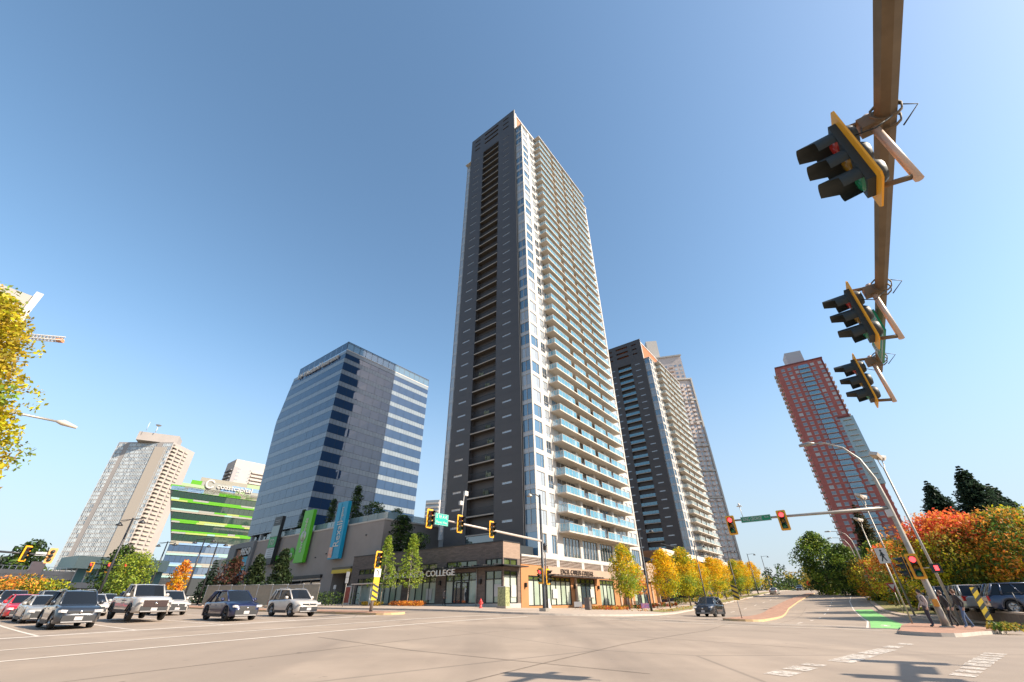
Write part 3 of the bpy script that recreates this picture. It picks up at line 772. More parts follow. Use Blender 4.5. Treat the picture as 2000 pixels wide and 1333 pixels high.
# T6: white tower behind the green banded offices ; T7 slim far tower ; T8 far left
t6 = thing('apartment_tower', 'white tower top with dark side balconies showing over the green banded offices', 'tower', (0, 0, 0))
D6 = 405
P6, Q6 = polar(462, 900, D6).xy, polar(530, 903, D6 + 8).xy; H6 = pxz(467, 897.5, D6)
far_box(t6, P6, Q6, 20, 4, H6, mat('white_render', (.42, .37, .33), rough=.75, var=.04, scale=.3))
S6 = polar(447, 912, D6 + 14).xy
far_box(t6, S6, P6, 3, 4, H6 - 6, mat('grey_render', (.30, .28, .28), rough=.8), 'side_wall')
d6, n6, L6 = facade_frame(P6, Q6)
for i in range(24):
    z = H6 - 9 - 2.8 * i; b = MB()
    b.prism(cell(P6, Q6, L6 * .52, L6 * .95, 0, 0, 1.3, 1.5)[0], z, z + 1.2); b.build('balcony', mat('white_render', (.7, .62, .55)), t6)
    b = MB()
    for u in (3.0, 3.9, 4.8, 11.5, 12.4): b.prism(cell(P6, Q6, u, u + .65, 0, 0, .06, .2)[0], z + 1.0, z + 2.3)
    stuff(b.build('window_row', GREYG, t6))
    Pz = Vector(S6); ds, ns, Ls = facade_frame(S6, P6); b = MB()
    b.prism(cell(S6, P6, -.5, Ls - 1, 0, 0, 1.6, 1.7)[0], z, z + .9); b.build('side_balcony', mat('dark_balcony', (.15, .15, .16), rough=.7), t6)
t7 = thing('apartment_tower', 'slim grey tower far off in the gap between glass offices and tall tower', 'tower', (0, 0, 0))
P7, Q7 = polar(831, 990, 322).xy, polar(858, 986, 318).xy; H7 = pxz(838, 977, 320)
far_box(t7, P7, Q7, 16, 4, H7, mat('grey_far', (.40, .38, .38), rough=.8))
for i in range(17):
    z = H7 - 2.8 * (i + 1); L7 = facade_frame(P7, Q7)[2]
    b = MB(); b.prism(cell(P7, Q7, .5, L7 - .4, 0, 0, 1.0, 1.2)[0], z, z + 1.05); b.cur = 1; b.prism(cell(P7, Q7, .5, L7 - .5, 0, 0, .1, .2)[0], z + 1.05, z + 2.5); b.build('balcony_row', [WHITE, GREYG], t7)
t8 = thing('apartment_tower', 'small distant pale tower peeping over the elevated railway', 'tower', (0, 0, 0))
P8, Q8 = polar(6, 1100, 520).xy, polar(45, 1098, 522).xy; H8 = pxz(25, 1086, 520)
far_box(t8, P8, Q8, 18, 2, H8, mat('white_render', (.7, .62, .55)))
for i in range(8):
    b = MB(); L8 = facade_frame(P8, Q8)[2]
    for k in range(7): b.prism(cell(P8, Q8, 1 + k * L8 / 7.3, 2.5 + k * L8 / 7.3, 0, 0, .1, .2)[0], H8 - 4 - 3 * i, H8 - 2.3 - 3 * i)
    stuff(b.build('window_row', GREYG, t8))
# ================================================================ glass office block
VIS = glassm('office_vision_glass', (.014, .042, .10), rough=.02, spec=.7, ior=1.6, var=.45)
SPD = mat('office_spandrel', (.21, .25, .29), rough=.15, spec=.5, ior=1.5, island=.06)
JOINT = mat('joint_black', (.02, .025, .03), rough=.5)
WSIGN = mat('sign_white', (.55, .51, .46), rough=.45)
x, y = AB(2.74, 67.5)
wo = thing('office_building', 'blue mirror glass office block with sign along its roof edge', 'office building', (x, y, 0), ROTZ)
def bend(z):        # the far edge leans out to mid height, then back in
    r = z - ZB
    return 29.5 + 5.2 * (r - 16.1) / 34.7 if r < 50.8 else 34.7 - 4.0 * (r - 50.8) / 17
WZ0, WZ1, WF = 16.0 + ZB, 65.7 + ZB, 3.88
q = [(.1, .1), (33.3, .1), (33.3, 30), (.1, 30)]
b = MB()
lv = [WZ0, 30 + ZB, 50.8 + ZB, WZ1 + 2.9]
for i in range(3):
    z0_, z1_ = lv[i], lv[i + 1]; e0, e1 = bend(z0_) - .15, bend(z1_) - .15
    if i == 2: z1_ = WZ1
    e1 = bend(z1_) - .15
    b.add([(.1, .1, z0_), (33.3, .1, z0_), (33.3, e0, z0_), (.1, e0, z0_), (.1, .1, z1_), (33.3, .1, z1_), (33.3, e1, z1_), (.1, e1, z1_)],
          [(0, 3, 2, 1), (4, 5, 6, 7), (0, 1, 5, 4), (1, 2, 6, 5), (2, 3, 7, 6), (3, 0, 4, 7)])
b.build('core', JOINT, wo)
nfl = 13; NL, NR = 9, 11
for i in range(-1, nfl):
    zt = WZ1 - 4.2 - WF * (nfl - 1 - i); zs0 = zt; zs1 = min(zt + 1.35, WZ1); zv1 = min(zt + WF, WZ1)
    if i == nfl - 1: zv1 = WZ1 - 1.2
    zs0 = max(zs0, WZ0)
    if zv1 <= WZ0 + .3: continue
    if zs1 > zs0:
        mb = MB()
        for k in range(NL * 3):
            e0, e1 = bend(zs0), bend(zs1); g = .03
            mb.quad((0, e0 * (k + 1) / (NL * 3) - g, zs0), (0, e0 * k / (NL * 3) + g, zs0), (0, e1 * k / (NL * 3) + g, zs1), (0, e1 * (k + 1) / (NL * 3) - g, zs1))
        for k in range(NR * 3):
            u0, u1 = 33.46 * k / (NR * 3) + .03, 33.46 * (k + 1) / (NR * 3) - .03
            mb.quad((u0, 0, zs0), (u1, 0, zs0), (u1, 0, zs1), (u0, 0, zs1))
        mb.build('spandrel_band', SPD, wo)
    z0_, z1_ = max(zs1 + .05, WZ0), zv1 - .05
    j = lambda: rnd.uniform(-.022, .022)
    for k in range(NL):
        e0, e1 = bend(z0_), bend(z1_)
        MB().quad((j(), e0 * (k + 1) / NL - .03, z0_), (j(), e0 * k / NL + .03, z0_), (j(), e1 * k / NL + .03, z1_), (j(), e1 * (k + 1) / NL - .03, z1_)).build('window_pane', VIS, wo)
    for k in range(NR):
        u0, u1 = 33.46 * k / NR + .03, 33.46 * (k + 1) / NR - .03
        MB().quad((u0, j(), z0_), (u1, j(), z0_), (u1, j(), z1_), (u0, j(), z1_)).build('window_pane', VIS, wo)
# top bands, parapet screen, roof edge line
mb = MB(); mb.box(-.02, .08, .02, bend(WZ1), WZ1 - 1.15, WZ1); mb.build('top_band', SPD, wo)
mb = MB(); mb.box(.1, 33.4, -.02, .06, WZ1 - 1.15, WZ1); mb.build('top_band', SPD, wo)
MB().box(-.08, 33.5, -.10, .0, WZ1, WZ1 + .22).build('roof_edge', WSIGN, wo)
for k in range(9): MB().quad((.05, bend(WZ1) * .92 * (k + 1) / 9 - .03, WZ1 + .25), (.05, bend(WZ1) * .92 * k / 9 + .03, WZ1 + .25), (.05, bend(WZ1) * .92 * k / 9 + .03, WZ1 + 2.95), (.05, bend(WZ1) * .92 * (k + 1) / 9 - .03, WZ1 + 2.95)).build('parapet_pane', VIS, wo)
PG = mat('parapet_glass', (.10, .17, .22), rough=.05, alpha=.75, spec=1)
for k in range(15):
    u0, u1 = 33.4 * k / 15, 33.4 * (k + 1) / 15
    MB().quad((u0 + .05, .05, WZ1 + .25), (u1 - .05, .05, WZ1 + .25), (u1 - .05, .05, WZ1 + 2.7), (u0 + .05, .05, WZ1 + 2.7)).build('parapet_pane', PG, wo)
mb = MB()
for k in range(16): mb.box(33.4 * k / 15 - .06, 33.4 * k / 15 + .06, .06, .18, WZ1 + .2, WZ1 + 3)
mb.box(0, 33.4, .02, .2, WZ1 + 2.85, WZ1 + 3.0); mb.box(0, 33.4, .02, .2, WZ1 + 2.5, WZ1 + 2.58); mb.box(.02, .2, 0, bend(WZ1) * .92, WZ1 + 2.9, WZ1 + 3.0)
mb.build('parapet_rail', DKMET, wo)
MB().box(6, 28, 6, 24, WZ1, WZ1 + 2.2).build('plant_room', JOINT, wo)
put_text('sign_lettering', 'Westland Insurance', 2.9, WSIGN, wo, (-.35, 13.6, WZ1 - 1.0), (0, 0, -math.pi / 2), .12, width=20.5)
put_text('sign_emblem', 'W', 2.8, WSIGN, wo, (-.35, 26.2, WZ1 - 1.0), (0, 0, -math.pi / 2), .12)
# recessed glazed storey over the shops, with columns
MB().box(1.6, 33, 1.6, 29, 9, WZ0).build('base_glazing', GLASSD, wo)
for k in range(6): MB().box(.4, 1.2, 1 + 5.3 * k, 1.8 + 5.3 * k, 9, WZ0).build('column', mat('column_grey', (.4, .42, .44), rough=.6), wo)
for k in range(1, 6): MB().box(33.2 * k / 5 - .4, 33.2 * k / 5 + .4, .4, 1.2, 9, WZ0).build('column', mat('column_grey', (.4, .42, .44)), wo)

# ================================================================ green banded offices
D = 233
gb = thing('office_building', 'office building banded in green, blue and white panels, upper floors leaning out', 'office building', (0, 0, 0))
PC, QC = polar(305, 1129, D).xy, polar(503, 951, D * 1.025).xy
dC, nC, LC = facade_frame(PC, QC); LC += 8
zf = .0967 * D + ZB; ztC = .2063 * D + ZB
def over(z): return 0 if z < zf else -(z - zf) / (.178 * D + ZB - zf) * 7.6      # left edge moves out with height
pal = {'g': mat('panel_green', (.10, .34, .02), rough=.35, var=.05), 'l': mat('panel_pale_green', (.32, .43, .24), rough=.35), 'b': mat('panel_blue', (.20, .32, .50), rough=.3), 'w': mat('panel_white', (.30, .30, .275), rough=.35), 't': mat('panel_taupe', (.30, .28, .23), rough=.4), 'y': mat('panel_lime', (.34, .40, .12), rough=.35), 'a': mat('panel_aqua', (.28, .43, .40), rough=.3)}
GDK = glassm('offices_green_glass', (.03, .06, .05), ior=1.8, var=.4); GBL = glassm('offices_blue_glass', (.06, .10, .17), ior=1.8, var=.3)
b = MB()
for z0_, z1_ in ((5, zf), (zf, .178 * D + ZB)):
    l0, l1 = over(z0_), over(z1_); o0, o1 = (0, 0) if z0_ < zf else (0, 2.2)
    v = []
    for z, l, o in ((z0_, l0, o0), (z1_, l1, o1)):
        for u, dd in ((l, o - .3), (LC, o - .3), (LC, -20), (l + 17, -20)):
            p = Vector(PC) + dC * u + nC * dd; v.append((p.x, p.y, z))
    b.add(v, [(0, 3, 2, 1), (4, 5, 6, 7), (0, 1, 5, 4), (1, 2, 6, 5), (2, 3, 7, 6), (3, 0, 4, 7)])
b.build('core', JOINT, gb)
f_ = 3.98; zbase = zf - 3 * f_ + .3
def lean(z): return 0 if z < zf else 2.2 * (z - zf) / (.178 * D + ZB - zf)
def strip(u0, u1, z0, z1, m, nm, ex=0):
    v = []
    for (u, z) in ((u0, z0), (u1, z0), (u1, z1), (u0, z1)):
        p = Vector(PC) + dC * u + nC * (lean(z) + ex); v.append((p.x, p.y, z))
    MB().quad(*v).build(nm, m, gb)
for i in range(9):
    z = zbase + f_ * i
    if i >= 3: z = zf + 4.0 * (i - 3) + .2
    l = over(z); n = 9
    if i < 8:
        zt = z + 2.55 if i != 2 else zf - .05
        for k in range(n * 2):
            strip(l + (LC - l) * k / (n * 2) + .05, l + (LC - l) * (k + 1) / (n * 2) - .05, z + .05, zt, GBL if i < 3 else GDK, 'window_pane', -.25)
    zp0, zp1 = z - 1.35, z
    if i == 8: zp1 = ztC - 4.5
    for sub in ((zp0, (zp0 + zp1) / 2), ((zp0 + zp1) / 2, zp1)):
        u = over(sub[0])
        while u < LC - 1:
            w = rnd.choice((3, 5, 6, 8, 10)); e = min(u + w, LC)
            key = rnd.choice('bbwwaabt') if i <= 3 else rnd.choice('gglwaytgy') if i < 8 else rnd.choice('tgwl')
            strip(u + .02, e - .02, sub[0], sub[1] - .03, pal[key], 'spandrel_panel'); u = e
for r_ in range(4):
    z0_ = .178 * D + ZB + (ztC - .178 * D - ZB) * r_ / 4; z1_ = z0_ + (ztC - .178 * D - ZB) / 4 - .04
    u = -7.6 + 12 * r_ / 4
    while u < LC - 1:
        w = rnd.choice((4, 6, 9, 12)); e = min(u + w, LC)
        strip(u, e - .03, z0_, z1_, pal[rnd.choice('btwgtlbwt')], 'spandrel_panel'); u = e
v = []
for u, o, z in ((-7.6, 2.1, .178 * D + ZB), (4.2, 2.1, ztC - .2), (12, -10, ztC - .2), (1, -10, .178 * D + ZB)):
    p = Vector(PC) + dC * u + nC * o; v.append((p.x, p.y, z))
MB().quad(*v).build('sloping_roof', mat('copper_roof', (.40, .22, .06), rough=.5), gb)
p = Vector(PC) + dC * 15.8 + nC * 3.0; ang = math.atan2(dC.y, dC.x)
put_text('sign_lettering', 'coastcapital', 2.9, WSIGN, gb, (p.x, p.y, .194 * D + ZB), (0, 0, ang), .15, width=14.5)
p = Vector(PC) + dC * 5.6 + nC * 3.0
b = MB(); prev = None
for k in range(15):
    a0_ = R(40 + 20 * k)
    b.box(math.cos(a0_) * 1.55 - .3, math.cos(a0_) * 1.55 + .3, -.1, .1, math.sin(a0_) * 1.55 - .3, math.sin(a0_) * 1.55 + .3)
b.build('sign_emblem', WSIGN, gb, (p.x, p.y, .196 * D + ZB), ang)

# ================================================================ crane building, top left
cb = thing('apartment_tower', 'pale concrete tower under construction behind the golden tree', 'tower', (0, 0, 0))
QX = polar(73, 583, 140).xy; _s = Vector(QX).normalized(); PX = Vector(QX) - Vector((-_s.y, _s.x)) * -34 if False else Vector(QX) - Vector((_s.y, -_s.x)) * 34; HX = pxz(75, 583, 140)
far_box(cb, PX, QX, 18, 3, HX, mat('raw_concrete', (.33, .30, .27), rough=.8, var=.08, scale=.3))
dX, nX, LX = facade_frame(PX, QX)
for i in range(17):
    z = HX - 4.2 - 3.1 * i
    for u in (LX - 7.5, LX - 13, LX - 18.5):
        b = MB(); b.prism(cell(PX, QX, u, u + 4, 0, 0, .08, .2)[0], z, z + 2.2); b.cur = 1
        b.prism(cell(PX, QX, u + 1.9, u + 2.1, 0, 0, .2, .3)[0], z, z + 2.2); b.build('window', [GREYG, WHITE], cb)
    MB().prism(cell(PX, QX, 0, LX - 2.2, 0, 0, .5, .6)[0], z - .5, z - .2).build('slab_edge', WHITE, cb)
MB().prism(cell(PX, QX, LX - .8, LX + .5, 0, 0, .6, 19)[0], 3, HX + 1.2).build('corner_fin', WHITE, cb)
p = polar(38, 660, 143); q = polar(128, 659, 137)
cj = thing('tower_crane', 'white lattice crane jib reaching out from the tower under construction', 'crane', (p.x, p.y, p.z))
v = Vector((q.x - p.x, q.y - p.y, 0)); L = v.length; cj.rotation_euler = (0, 0, math.atan2(v.y, v.x))
b = MB()
for yy, zz in ((-.55, 0), (.55, 0), (0, 1.2)): b.tube([(-12, yy, zz), (L, yy, zz)], .13, 5)
b.build('chord', WHITE, cj); b = MB(); n = 12
for k in range(n):
    u0, u1 = L * k / n, L * (k + .5) / n; u2 = L * (k + 1) / n
    for yy in (-.55, .55): b.tube([(u0, yy, 0), (u1, 0, 1.2), (u2, yy, 0)], .08, 4)
    b.tube([(u0, -.55, 0), (u1, .55, 0)], .06, 4)
b.build('lacing', WHITE, cj)
MB().box(L - 1.2, L - .1, -.5, .5, -.2, .5).build('trolley', mat('crane_orange', (.6, .25, .12), rough=.5), cj)
b = MB(); b.tube([(-12, 0, .5), (-12, 0, -p.z + 2)], .9, 4); b.build('mast', WHITE, cj)

# ================================================================ elevated railway and station
rl = thing('elevated_railway', 'grey concrete elevated railway guideway crossing behind the queue', 'guideway', (0, 0, 0))
CG = mat('guideway_concrete', (.42, .38, .34), rough=.85, var=.1, scale=.3)
g0, g1 = polar(-260, 1112, 175).xy, polar(172, 1118, 186).xy
dG, nG, LG = facade_frame(g0, g1)
MB().prism(cell(g0, g1, 0, LG, 0, 0, .5, 8)[0], 7.9, 9.0).build('girder', CG, rl)
MB().prism(cell(g0, g1, 0, LG, 0, 0, .6, .4)[0], 8.95, 10.0).build('parapet', CG, rl)
for k in range(30):
    u = LG * k / 30 + 1
    MB().prism(cell(g0, g1, u, u + .15, 0, 0, .62, .2)[0], 10.0, 10.9).build('post', SLVR, rl)
MB().prism(cell(g0, g1, 0, LG, 0, 0, .55, .08)[0], 10.8, 10.9).build('handrail', SLVR, rl)
for k in range(5):
    u = LG * (k + .55) / 5
    b = MB(); b.prism(cell(g0, g1, u - 1, u + 1, 0, 0, -2.5, 3)[0], 0, 7.0); b.prism(cell(g0, g1, u - 1.2, u + 1.2, 0, 0, -.2, 7)[0], 6.8, 7.9); b.build('pier', CG, rl)
MB().prism(cell(g0, g1, LG * .66, LG * .73, 0, 0, .9, 1)[0], 9.0, 12.0).build('equipment_box', mat('pink_box', (.5, .36, .32), rough=.7), rl)
st = thing('railway_station', 'station with pale green flat roof and glazed wall on the guideway', 'station', (0, 0, 0))
s0, s1 = polar(160, 1093, 184).xy, polar(330, 1092, 192).xy
LS = facade_frame(s0, s1)[2]
MB().prism(cell(s0, s1, -1.5, LS, 0, 0, 1.5, 12)[0], 10.8, 14.0).build('roof', mat('station_green', (.42, .50, .42), rough=.6, var=.06), st)
MB().prism(cell(s0, s1, 0, LS - 2, 0, 0, 0, 9)[0], 6.0, 7.4).build('platform', CG, st)
for k in range(9):
    u = LS * k / 9
    MB().prism(cell(s0, s1, u + .1, u + LS / 9 - .1, 0, 0, -.2, .1)[0], 7.4, 10.8).build('glass_panel', mat('station_glass', (.10, .20, .19), rough=.08, spec=1, ior=1.6), st)
    MB().prism(cell(s0, s1, u - .12, u + .12, 0, 0, .1, .3)[0], 7.4, 10.8).build('post', SLVR, st)
for k in range(5): MB().prism(cell(s0, s1, 2 + k * LS / 5, 3.4 + k * LS / 5, 0, 0, -2, 2)[0], 0, 6.0).build('column', CG, st)
MB().prism(cell(s0, s1, LS * .55, LS * 1.25, 0, 0, -1, 9)[0], 0, 9.0).build('annex', mat('annex_tan', (.50, .42, .33), rough=.8), st)

# ================================================================ shop building under the offices
TAUPE = mat('taupe_render', (.30, .25, .215), rough=.8, var=.07, scale=.35)
root = lambda nm, lb, ct, grp=None: thing(nm, lb, ct, (KX, KY, 0), ROTZ, grp)
sb = root('shop_building', 'taupe supermarket block carrying three tall vertical signs', 'shop building')
ZG = .8
b = MB()
panel(b, -71.6, -25.6, ZG, 12.05 + ZB, [(-56.3, -41.8, ZG, 4.45 + ZB), (-38.2, -32.5, ZG, 4.4 + ZB)], fA(-5), 2.5)
panel(b, -5, 14, ZG, 12.05 + ZB, [], fB(25.6), .1)
b.quad((-5, 25.6, 12.05 + ZB), (14, 25.6, 12.05 + ZB), (14, 71.6, 12.05 + ZB), (-5, 71.6, 12.05 + ZB))
b.build('wall', TAUPE, sb)
MB().box(-5.08, -4.6, 25.5, 71.7, 12.05 + ZB, 12.3 + ZB).build('coping', mat('coping_pale', (.52, .45, .38), rough=.7), sb)
MB().box(-4.6, 14.1, 25.45, 25.9, 12.05 + ZB, 12.3 + ZB).build('coping', mat('coping_pale', (.52, .45, .38)), sb)
MB().box(-2.6, -2.5, 41.8, 56.3, ZG, 4.45 + ZB).build('shopfront_glass', GLASSD, sb)
MB().box(-5.4, -2.6, 41.5, 56.6, 4.0 + ZB, 4.5 + ZB).build('soffit', DKMET, sb)
MB().box(-5.2, -4.9, 41.8, 56.3, 3.72 + ZB, 3.98 + ZB).build('canopy_strip', mat('coping_pale', (.52, .45, .38)), sb)
for k in range(5): MB().box(-2.75, -2.6, 41.8 + 14.5 * k / 4 - .08, 41.8 + 14.5 * k / 4 + .08, ZG, 4.0 + ZB).build('mullion', ALU, sb)
MB().box(-2.6, -2.5, 32.5, 38.2, ZG, 4.4 + ZB).build('garage_dark_sheet', mat('garage_shade', (.10, .085, .075), rough=.7), sb)  # dark sheet painted for the shade inside the garage opening
cs = MB(); cs.box(-5.5, -5.05, 32.4, 38.0, 4.45 + ZB, 5.0 + ZB); cs.cur = 1; cs.box(-5.5, -5.05, 32.4, 38.0, 5.0 + ZB, 5.35 + ZB)
cs.build('clearance_sign', [mat('sign_yellow', (.62, .42, .03), rough=.5), mat('sign_dark', (.10, .08, .05), rough=.5)], sb)
for (yb, zz) in ((68, 11), (62.5, 10.6), (45, 9), (41.5, 9.4), (30, 11.6)): MB().box(-5.15, -5.0, yb, yb + .35, zz - .15, zz).build('vent', DKMET, sb)
# glass balustrade on the roof terrace
for k in range(15):
    MB().box(-4.3, -4.26, 25.9 + 2.9 * k, 28.7 + 2.9 * k, 12.2 + ZB, 13.5 + ZB).build('balustrade_pane', RAILC, sb)
for k in range(6):
    MB().box(-4.2 + 2.9 * k, -1.4 + 2.9 * k, 26.2, 26.24, 12.2 + ZB, 13.5 + ZB).build('balustrade_pane', RAILC, sb)
put_text('sign_lettering', 'save  foods', 2.0, mat('sign_green', (.12, .42, .03), rough=.4), sb, (-5.12, 55.0, 8.3 + ZB), (0, 0, -math.pi / 2), .1, width=11.2)
b = MB(); b.lathe([(0.01, -.12), (1.25, -.12), (1.25, 0), (.01, 0)], 20, (0, 0, 0), 'x'); b.build('sign_disc', mat('sign_green', (.12, .42, .03)), sb, (-5.1, 54.6, 8.5 + ZB))
put_text('sign_lettering', 'on', 1.8, WSIGN, sb, (-5.35, 54.6, 8.45 + ZB), (0, 0, -math.pi / 2), .05)
# corner portal with the street number
b = MB(); b.box(-5.6, 4, 71.6, 73.0, ZG, 12.4 + ZB); b.box(-5.6, 4, 80.5, 84, ZG, 12.2 + ZB); b.box(-5.6, 4, 73.0, 80.5, 11.2 + ZB, 12.3 + ZB); b.box(-2, 4, 73, 80.5, ZG, 11.2 + ZB)
b.build('portal', mat('portal_grey', (.16, .155, .15), rough=.6), sb)
b = MB(); b.box(-2.1, -2.0, 73, 80.5, 5.8 + ZB, 11.2 + ZB); b.build('wood_panel', mat('wood_panel', (.26, .12, .06), rough=.6, var=.25, scale=1.2), sb)
b = MB(); b.box(-5.3, -4.0, 77.8, 79.8, 5.2 + ZB, 10.9 + ZB); b.build('wood_panel', mat('wood_panel', (.26, .12, .06)), sb)
put_text('street_number', '9850', 2.2, WSIGN, sb, (-5.75, 74.6, 10.2 + ZB), (0, 0, -math.pi / 2), .08, width=4.6)
MB().box(-7.5, -2, 72, 81, 5.0 + ZB, 5.3 + ZB).build('canopy', mat('canopy_pale', (.55, .55, .53), rough=.5), sb)
MB().box(-5.3, -5.0, 73.6, 76.2, 5.6 + ZB, 9.3 + ZB).build('poster', mat('poster_teal', (.02, .30, .42), rough=.5), sb)
b = MB()
b.box(-5.4, -4.6, 84, 92, 2 + ZB, 9.4 + ZB); b.build('stone_screen', mat('stone_pattern', (.52, .46, .36), rough=.85, col2=(.30, .26, .2), scale=1.4), sb)
# the three vertical signs, each its own thing
def blade(label, b0, b1, z0_, z1_, m, bottom=None):
    t = root('vertical_sign', label, 'sign', 'vertical signs on the supermarket wall')
    t.location = (*AB(-6.1, (b0 + b1) / 2), z0_); w = (b1 - b0) / 2
    bb = MB(); bb.box(0, .7, -w, w, 0, z1_ - z0_); bb.build('sign_box', m, t)
    bb = MB(); bb.box(.7, 1.1, -.15, .15, .6, 1.0); bb.box(.7, 1.1, -.15, .15, (z1_ - z0_) * .45, (z1_ - z0_) * .45 + .4); bb.build('bracket', DKMET, t)
    return t, z1_ - z0_, w
UPR = (0, -math.pi / 2, -math.pi / 2)
SG = mat('sign_green_face', (.09, .42, .012), rough=.4); TE = mat('sign_teal_face', (.0, .27, .43), rough=.4)
def vtext(nm, s, size, m, t, y, z, width=None):
    me = text_mesh(s, size, .03, 'CENTER', width); me.materials.append(m)
    o = link(nm, me, t, (-.04, y, z))
    o.matrix_basis = Matrix.Translation((-.04, y, z)) @ Matrix(((0, 1, 0), (0, 0, 1), (1, 0, 0))).to_4x4()
    return o
t, h, w = blade('tall bright green vertical sign with white lettering on the taupe wall', 47.8, 51.2, 6.7 + ZB, 16.2 + ZB, SG)
vtext('lettering', 'save', 1.5, WSIGN, t, 0, h * .30, 2.2); vtext('lettering', 'foods', 1.5, WSIGN, t, 0, h * .70, 2.7)
b = MB(); b.lathe([(.01, -.06), (.95, -.06), (.95, 0), (.01, 0)], 20, (0, 0, 0), 'x'); b.build('disc', WSIGN, t, (-.01, 0, h * .49)); vtext('lettering', 'on', 1.3, SG, t, 0, h * .49, 1.2).location.x = -.1
t, h, w = blade('tall teal vertical sign with white lettering nearest the tall tower', 35.9, 39.2, 6.7 + ZB, 16.3 + ZB, TE)
vtext('lettering', 'Rexall', 2.4, WSIGN, t, -.3, h * .42, 4.2); vtext('lettering', 'Drugstore', 1.0, WSIGN, t, -.3, h * .76, 2.6)
MB().box(-.05, .0, w * .15, w * .22, .4, h * .97).build('seam', mat('teal_dark', (0, .15, .25)), t)
b = MB(); b.box(-.06, 0, w * .3, w * .98, .2, h * .2); b.build('photo_panel', mat('photo_print', (.55, .48, .38), rough=.5, col2=(.65, .2, .12), scale=2.2), t)
t, h, w = blade('grey green and black vertical directory sign at the portal end', 60.3, 63.6, 7.0 + ZB, 16.3 + ZB, mat('sign_black', (.015, .016, .018), rough=.45))
for i, (z0_, z1_, m_) in enumerate(((.13, .33, mat('sign_pale', (.5, .51, .5), rough=.5)), (.34, .56, mat('sign_td_green', (.012, .24, .055), rough=.4)), (.57, .80, mat('sign_greygreen', (.26, .33, .32), rough=.4)))):
    MB().box(-.05, 0, -w * .96, w * .96, h * z0_, h * z1_).build('panel', m_, t)
put_text('lettering', 'TD', 1.5, WSIGN, t, (-.08, 0, h * .45), (0, 0, -math.pi / 2), .02)
b = MB()
for i in range(4): b.box(-.09, -.05, -w * .8, w * .5, h * (.15 + .045 * i), h * (.165 + .045 * i))
for i in range(2): b.box(-.05, 0, -w * .6, w * .6, h * (.87 + .04 * i), h * (.885 + .04 * i))
b.build('small_print', mat('print_grey', (.25, .26, .26)), t)

# ================================================================ brick corner shop in front of the tall tower
DB = mat('dark_brick', (.105, .082, .07), rough=.85, var=.18, scale=3, bump=.3, bscale=20)
def brick_nodes(m, c1, c2, mort):
    t = m.node_tree; p = t.nodes['Principled BSDF']; g = t.nodes.new('ShaderNodeTexCoord')
    sx = t.nodes.new('ShaderNodeSeparateXYZ'); cmb = t.nodes.new('ShaderNodeCombineXYZ'); ad = t.nodes.new('ShaderNodeMath')
    t.links.new(g.outputs['Object'], sx.inputs[0]); t.links.new(sx.outputs[0], ad.inputs[0]); t.links.new(sx.outputs[1], ad.inputs[1])
    t.links.new(ad.outputs[0], cmb.inputs[0]); t.links.new(sx.outputs[2], cmb.inputs[1])
    k = t.nodes.new('ShaderNodeTexBrick'); k.inputs['Scale'].default_value = 1.0; k.inputs['Brick Width'].default_value = .6; k.inputs['Row Height'].default_value = .15; k.inputs['Mortar Size'].default_value = .012
    k.inputs['Color1'].default_value = (*c1, 1); k.inputs['Color2'].default_value = (*c2, 1); k.inputs['Mortar'].default_value = (*mort, 1)
    t.links.new(cmb.outputs[0], k.inputs['Vector']); t.links.new(k.outputs[0], p.inputs['Base Color'])
brick_nodes(DB, (.16, .12, .098), (.105, .08, .067), (.075, .06, .05))
SHOPG = mat('shop_glass', (.30, .36, .28), rough=.05, spec=.9, ior=1.55, var=.1, scale=.5)
SHOPG2 = mat('shop_glass_upper', (.07, .09, .03), rough=.05, spec=1, ior=1.6, var=.4, scale=.7)
BLIND = mat('shop_film', (.38, .42, .35), rough=.35, spec=.6, var=.04, scale=.8)
POSTER = mat('poster_white', (.42, .41, .40), rough=.6)
bs = root('corner_shop', 'dark brick corner shop with white lettering at the foot of the tower', 'shop building')
PZ = gab(-7.4, 4) + .13          # floor level
bays = [(-2.0, .64), (2.05, 7.5), (9.26, 14.7), (16.2, 21.5), (23, 27)]
b = MB()
hol = [(-e, -s, PZ + .25, 3.25 + ZB) for s, e in bays] + [(-e, -s, 3.75 + ZB, 4.55 + ZB) for s, e in bays]
panel(b, -29, 2.2, -.2, 6.38 + ZB, hol, fA(-7.4), .25)
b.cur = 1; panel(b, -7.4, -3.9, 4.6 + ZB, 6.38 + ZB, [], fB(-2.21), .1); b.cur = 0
panel(b, -7.4, -3.9, -.2, 6.38 + ZB, [(-7.2, -4.5, PZ + .25, 3.25 + ZB), (-7.2, -4.5, 3.75 + ZB, 4.55 + ZB)], fB(-2.2), .25)
b.quad((-7.4, -2.2, 6.38 + ZB), (-3.9, -2.2, 6.38 + ZB), (-3.9, 29, 6.38 + ZB), (-7.4, 29, 6.38 + ZB))
b.quad((-3.9, 29, -.2), (-7.4, 29, -.2), (-7.4, 29, 6.38 + ZB), (-3.9, 29, 6.38 + ZB))
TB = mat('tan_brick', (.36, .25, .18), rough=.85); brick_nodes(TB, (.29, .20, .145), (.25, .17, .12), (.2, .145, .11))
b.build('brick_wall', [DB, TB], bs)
MB().box(-3.9, -.05, -1.6, 27, -.2, 6.3 + ZB).build('core', JOINT, bs)
MB().box(-7.46, -7.2, -2.26, 29.05, 6.38 + ZB, 6.5 + ZB).build('coping', DKMET, bs)
MB().box(-7.2, -3.9, -2.26, -2.0, 6.38 + ZB, 6.5 + ZB).build('coping', DKMET, bs)
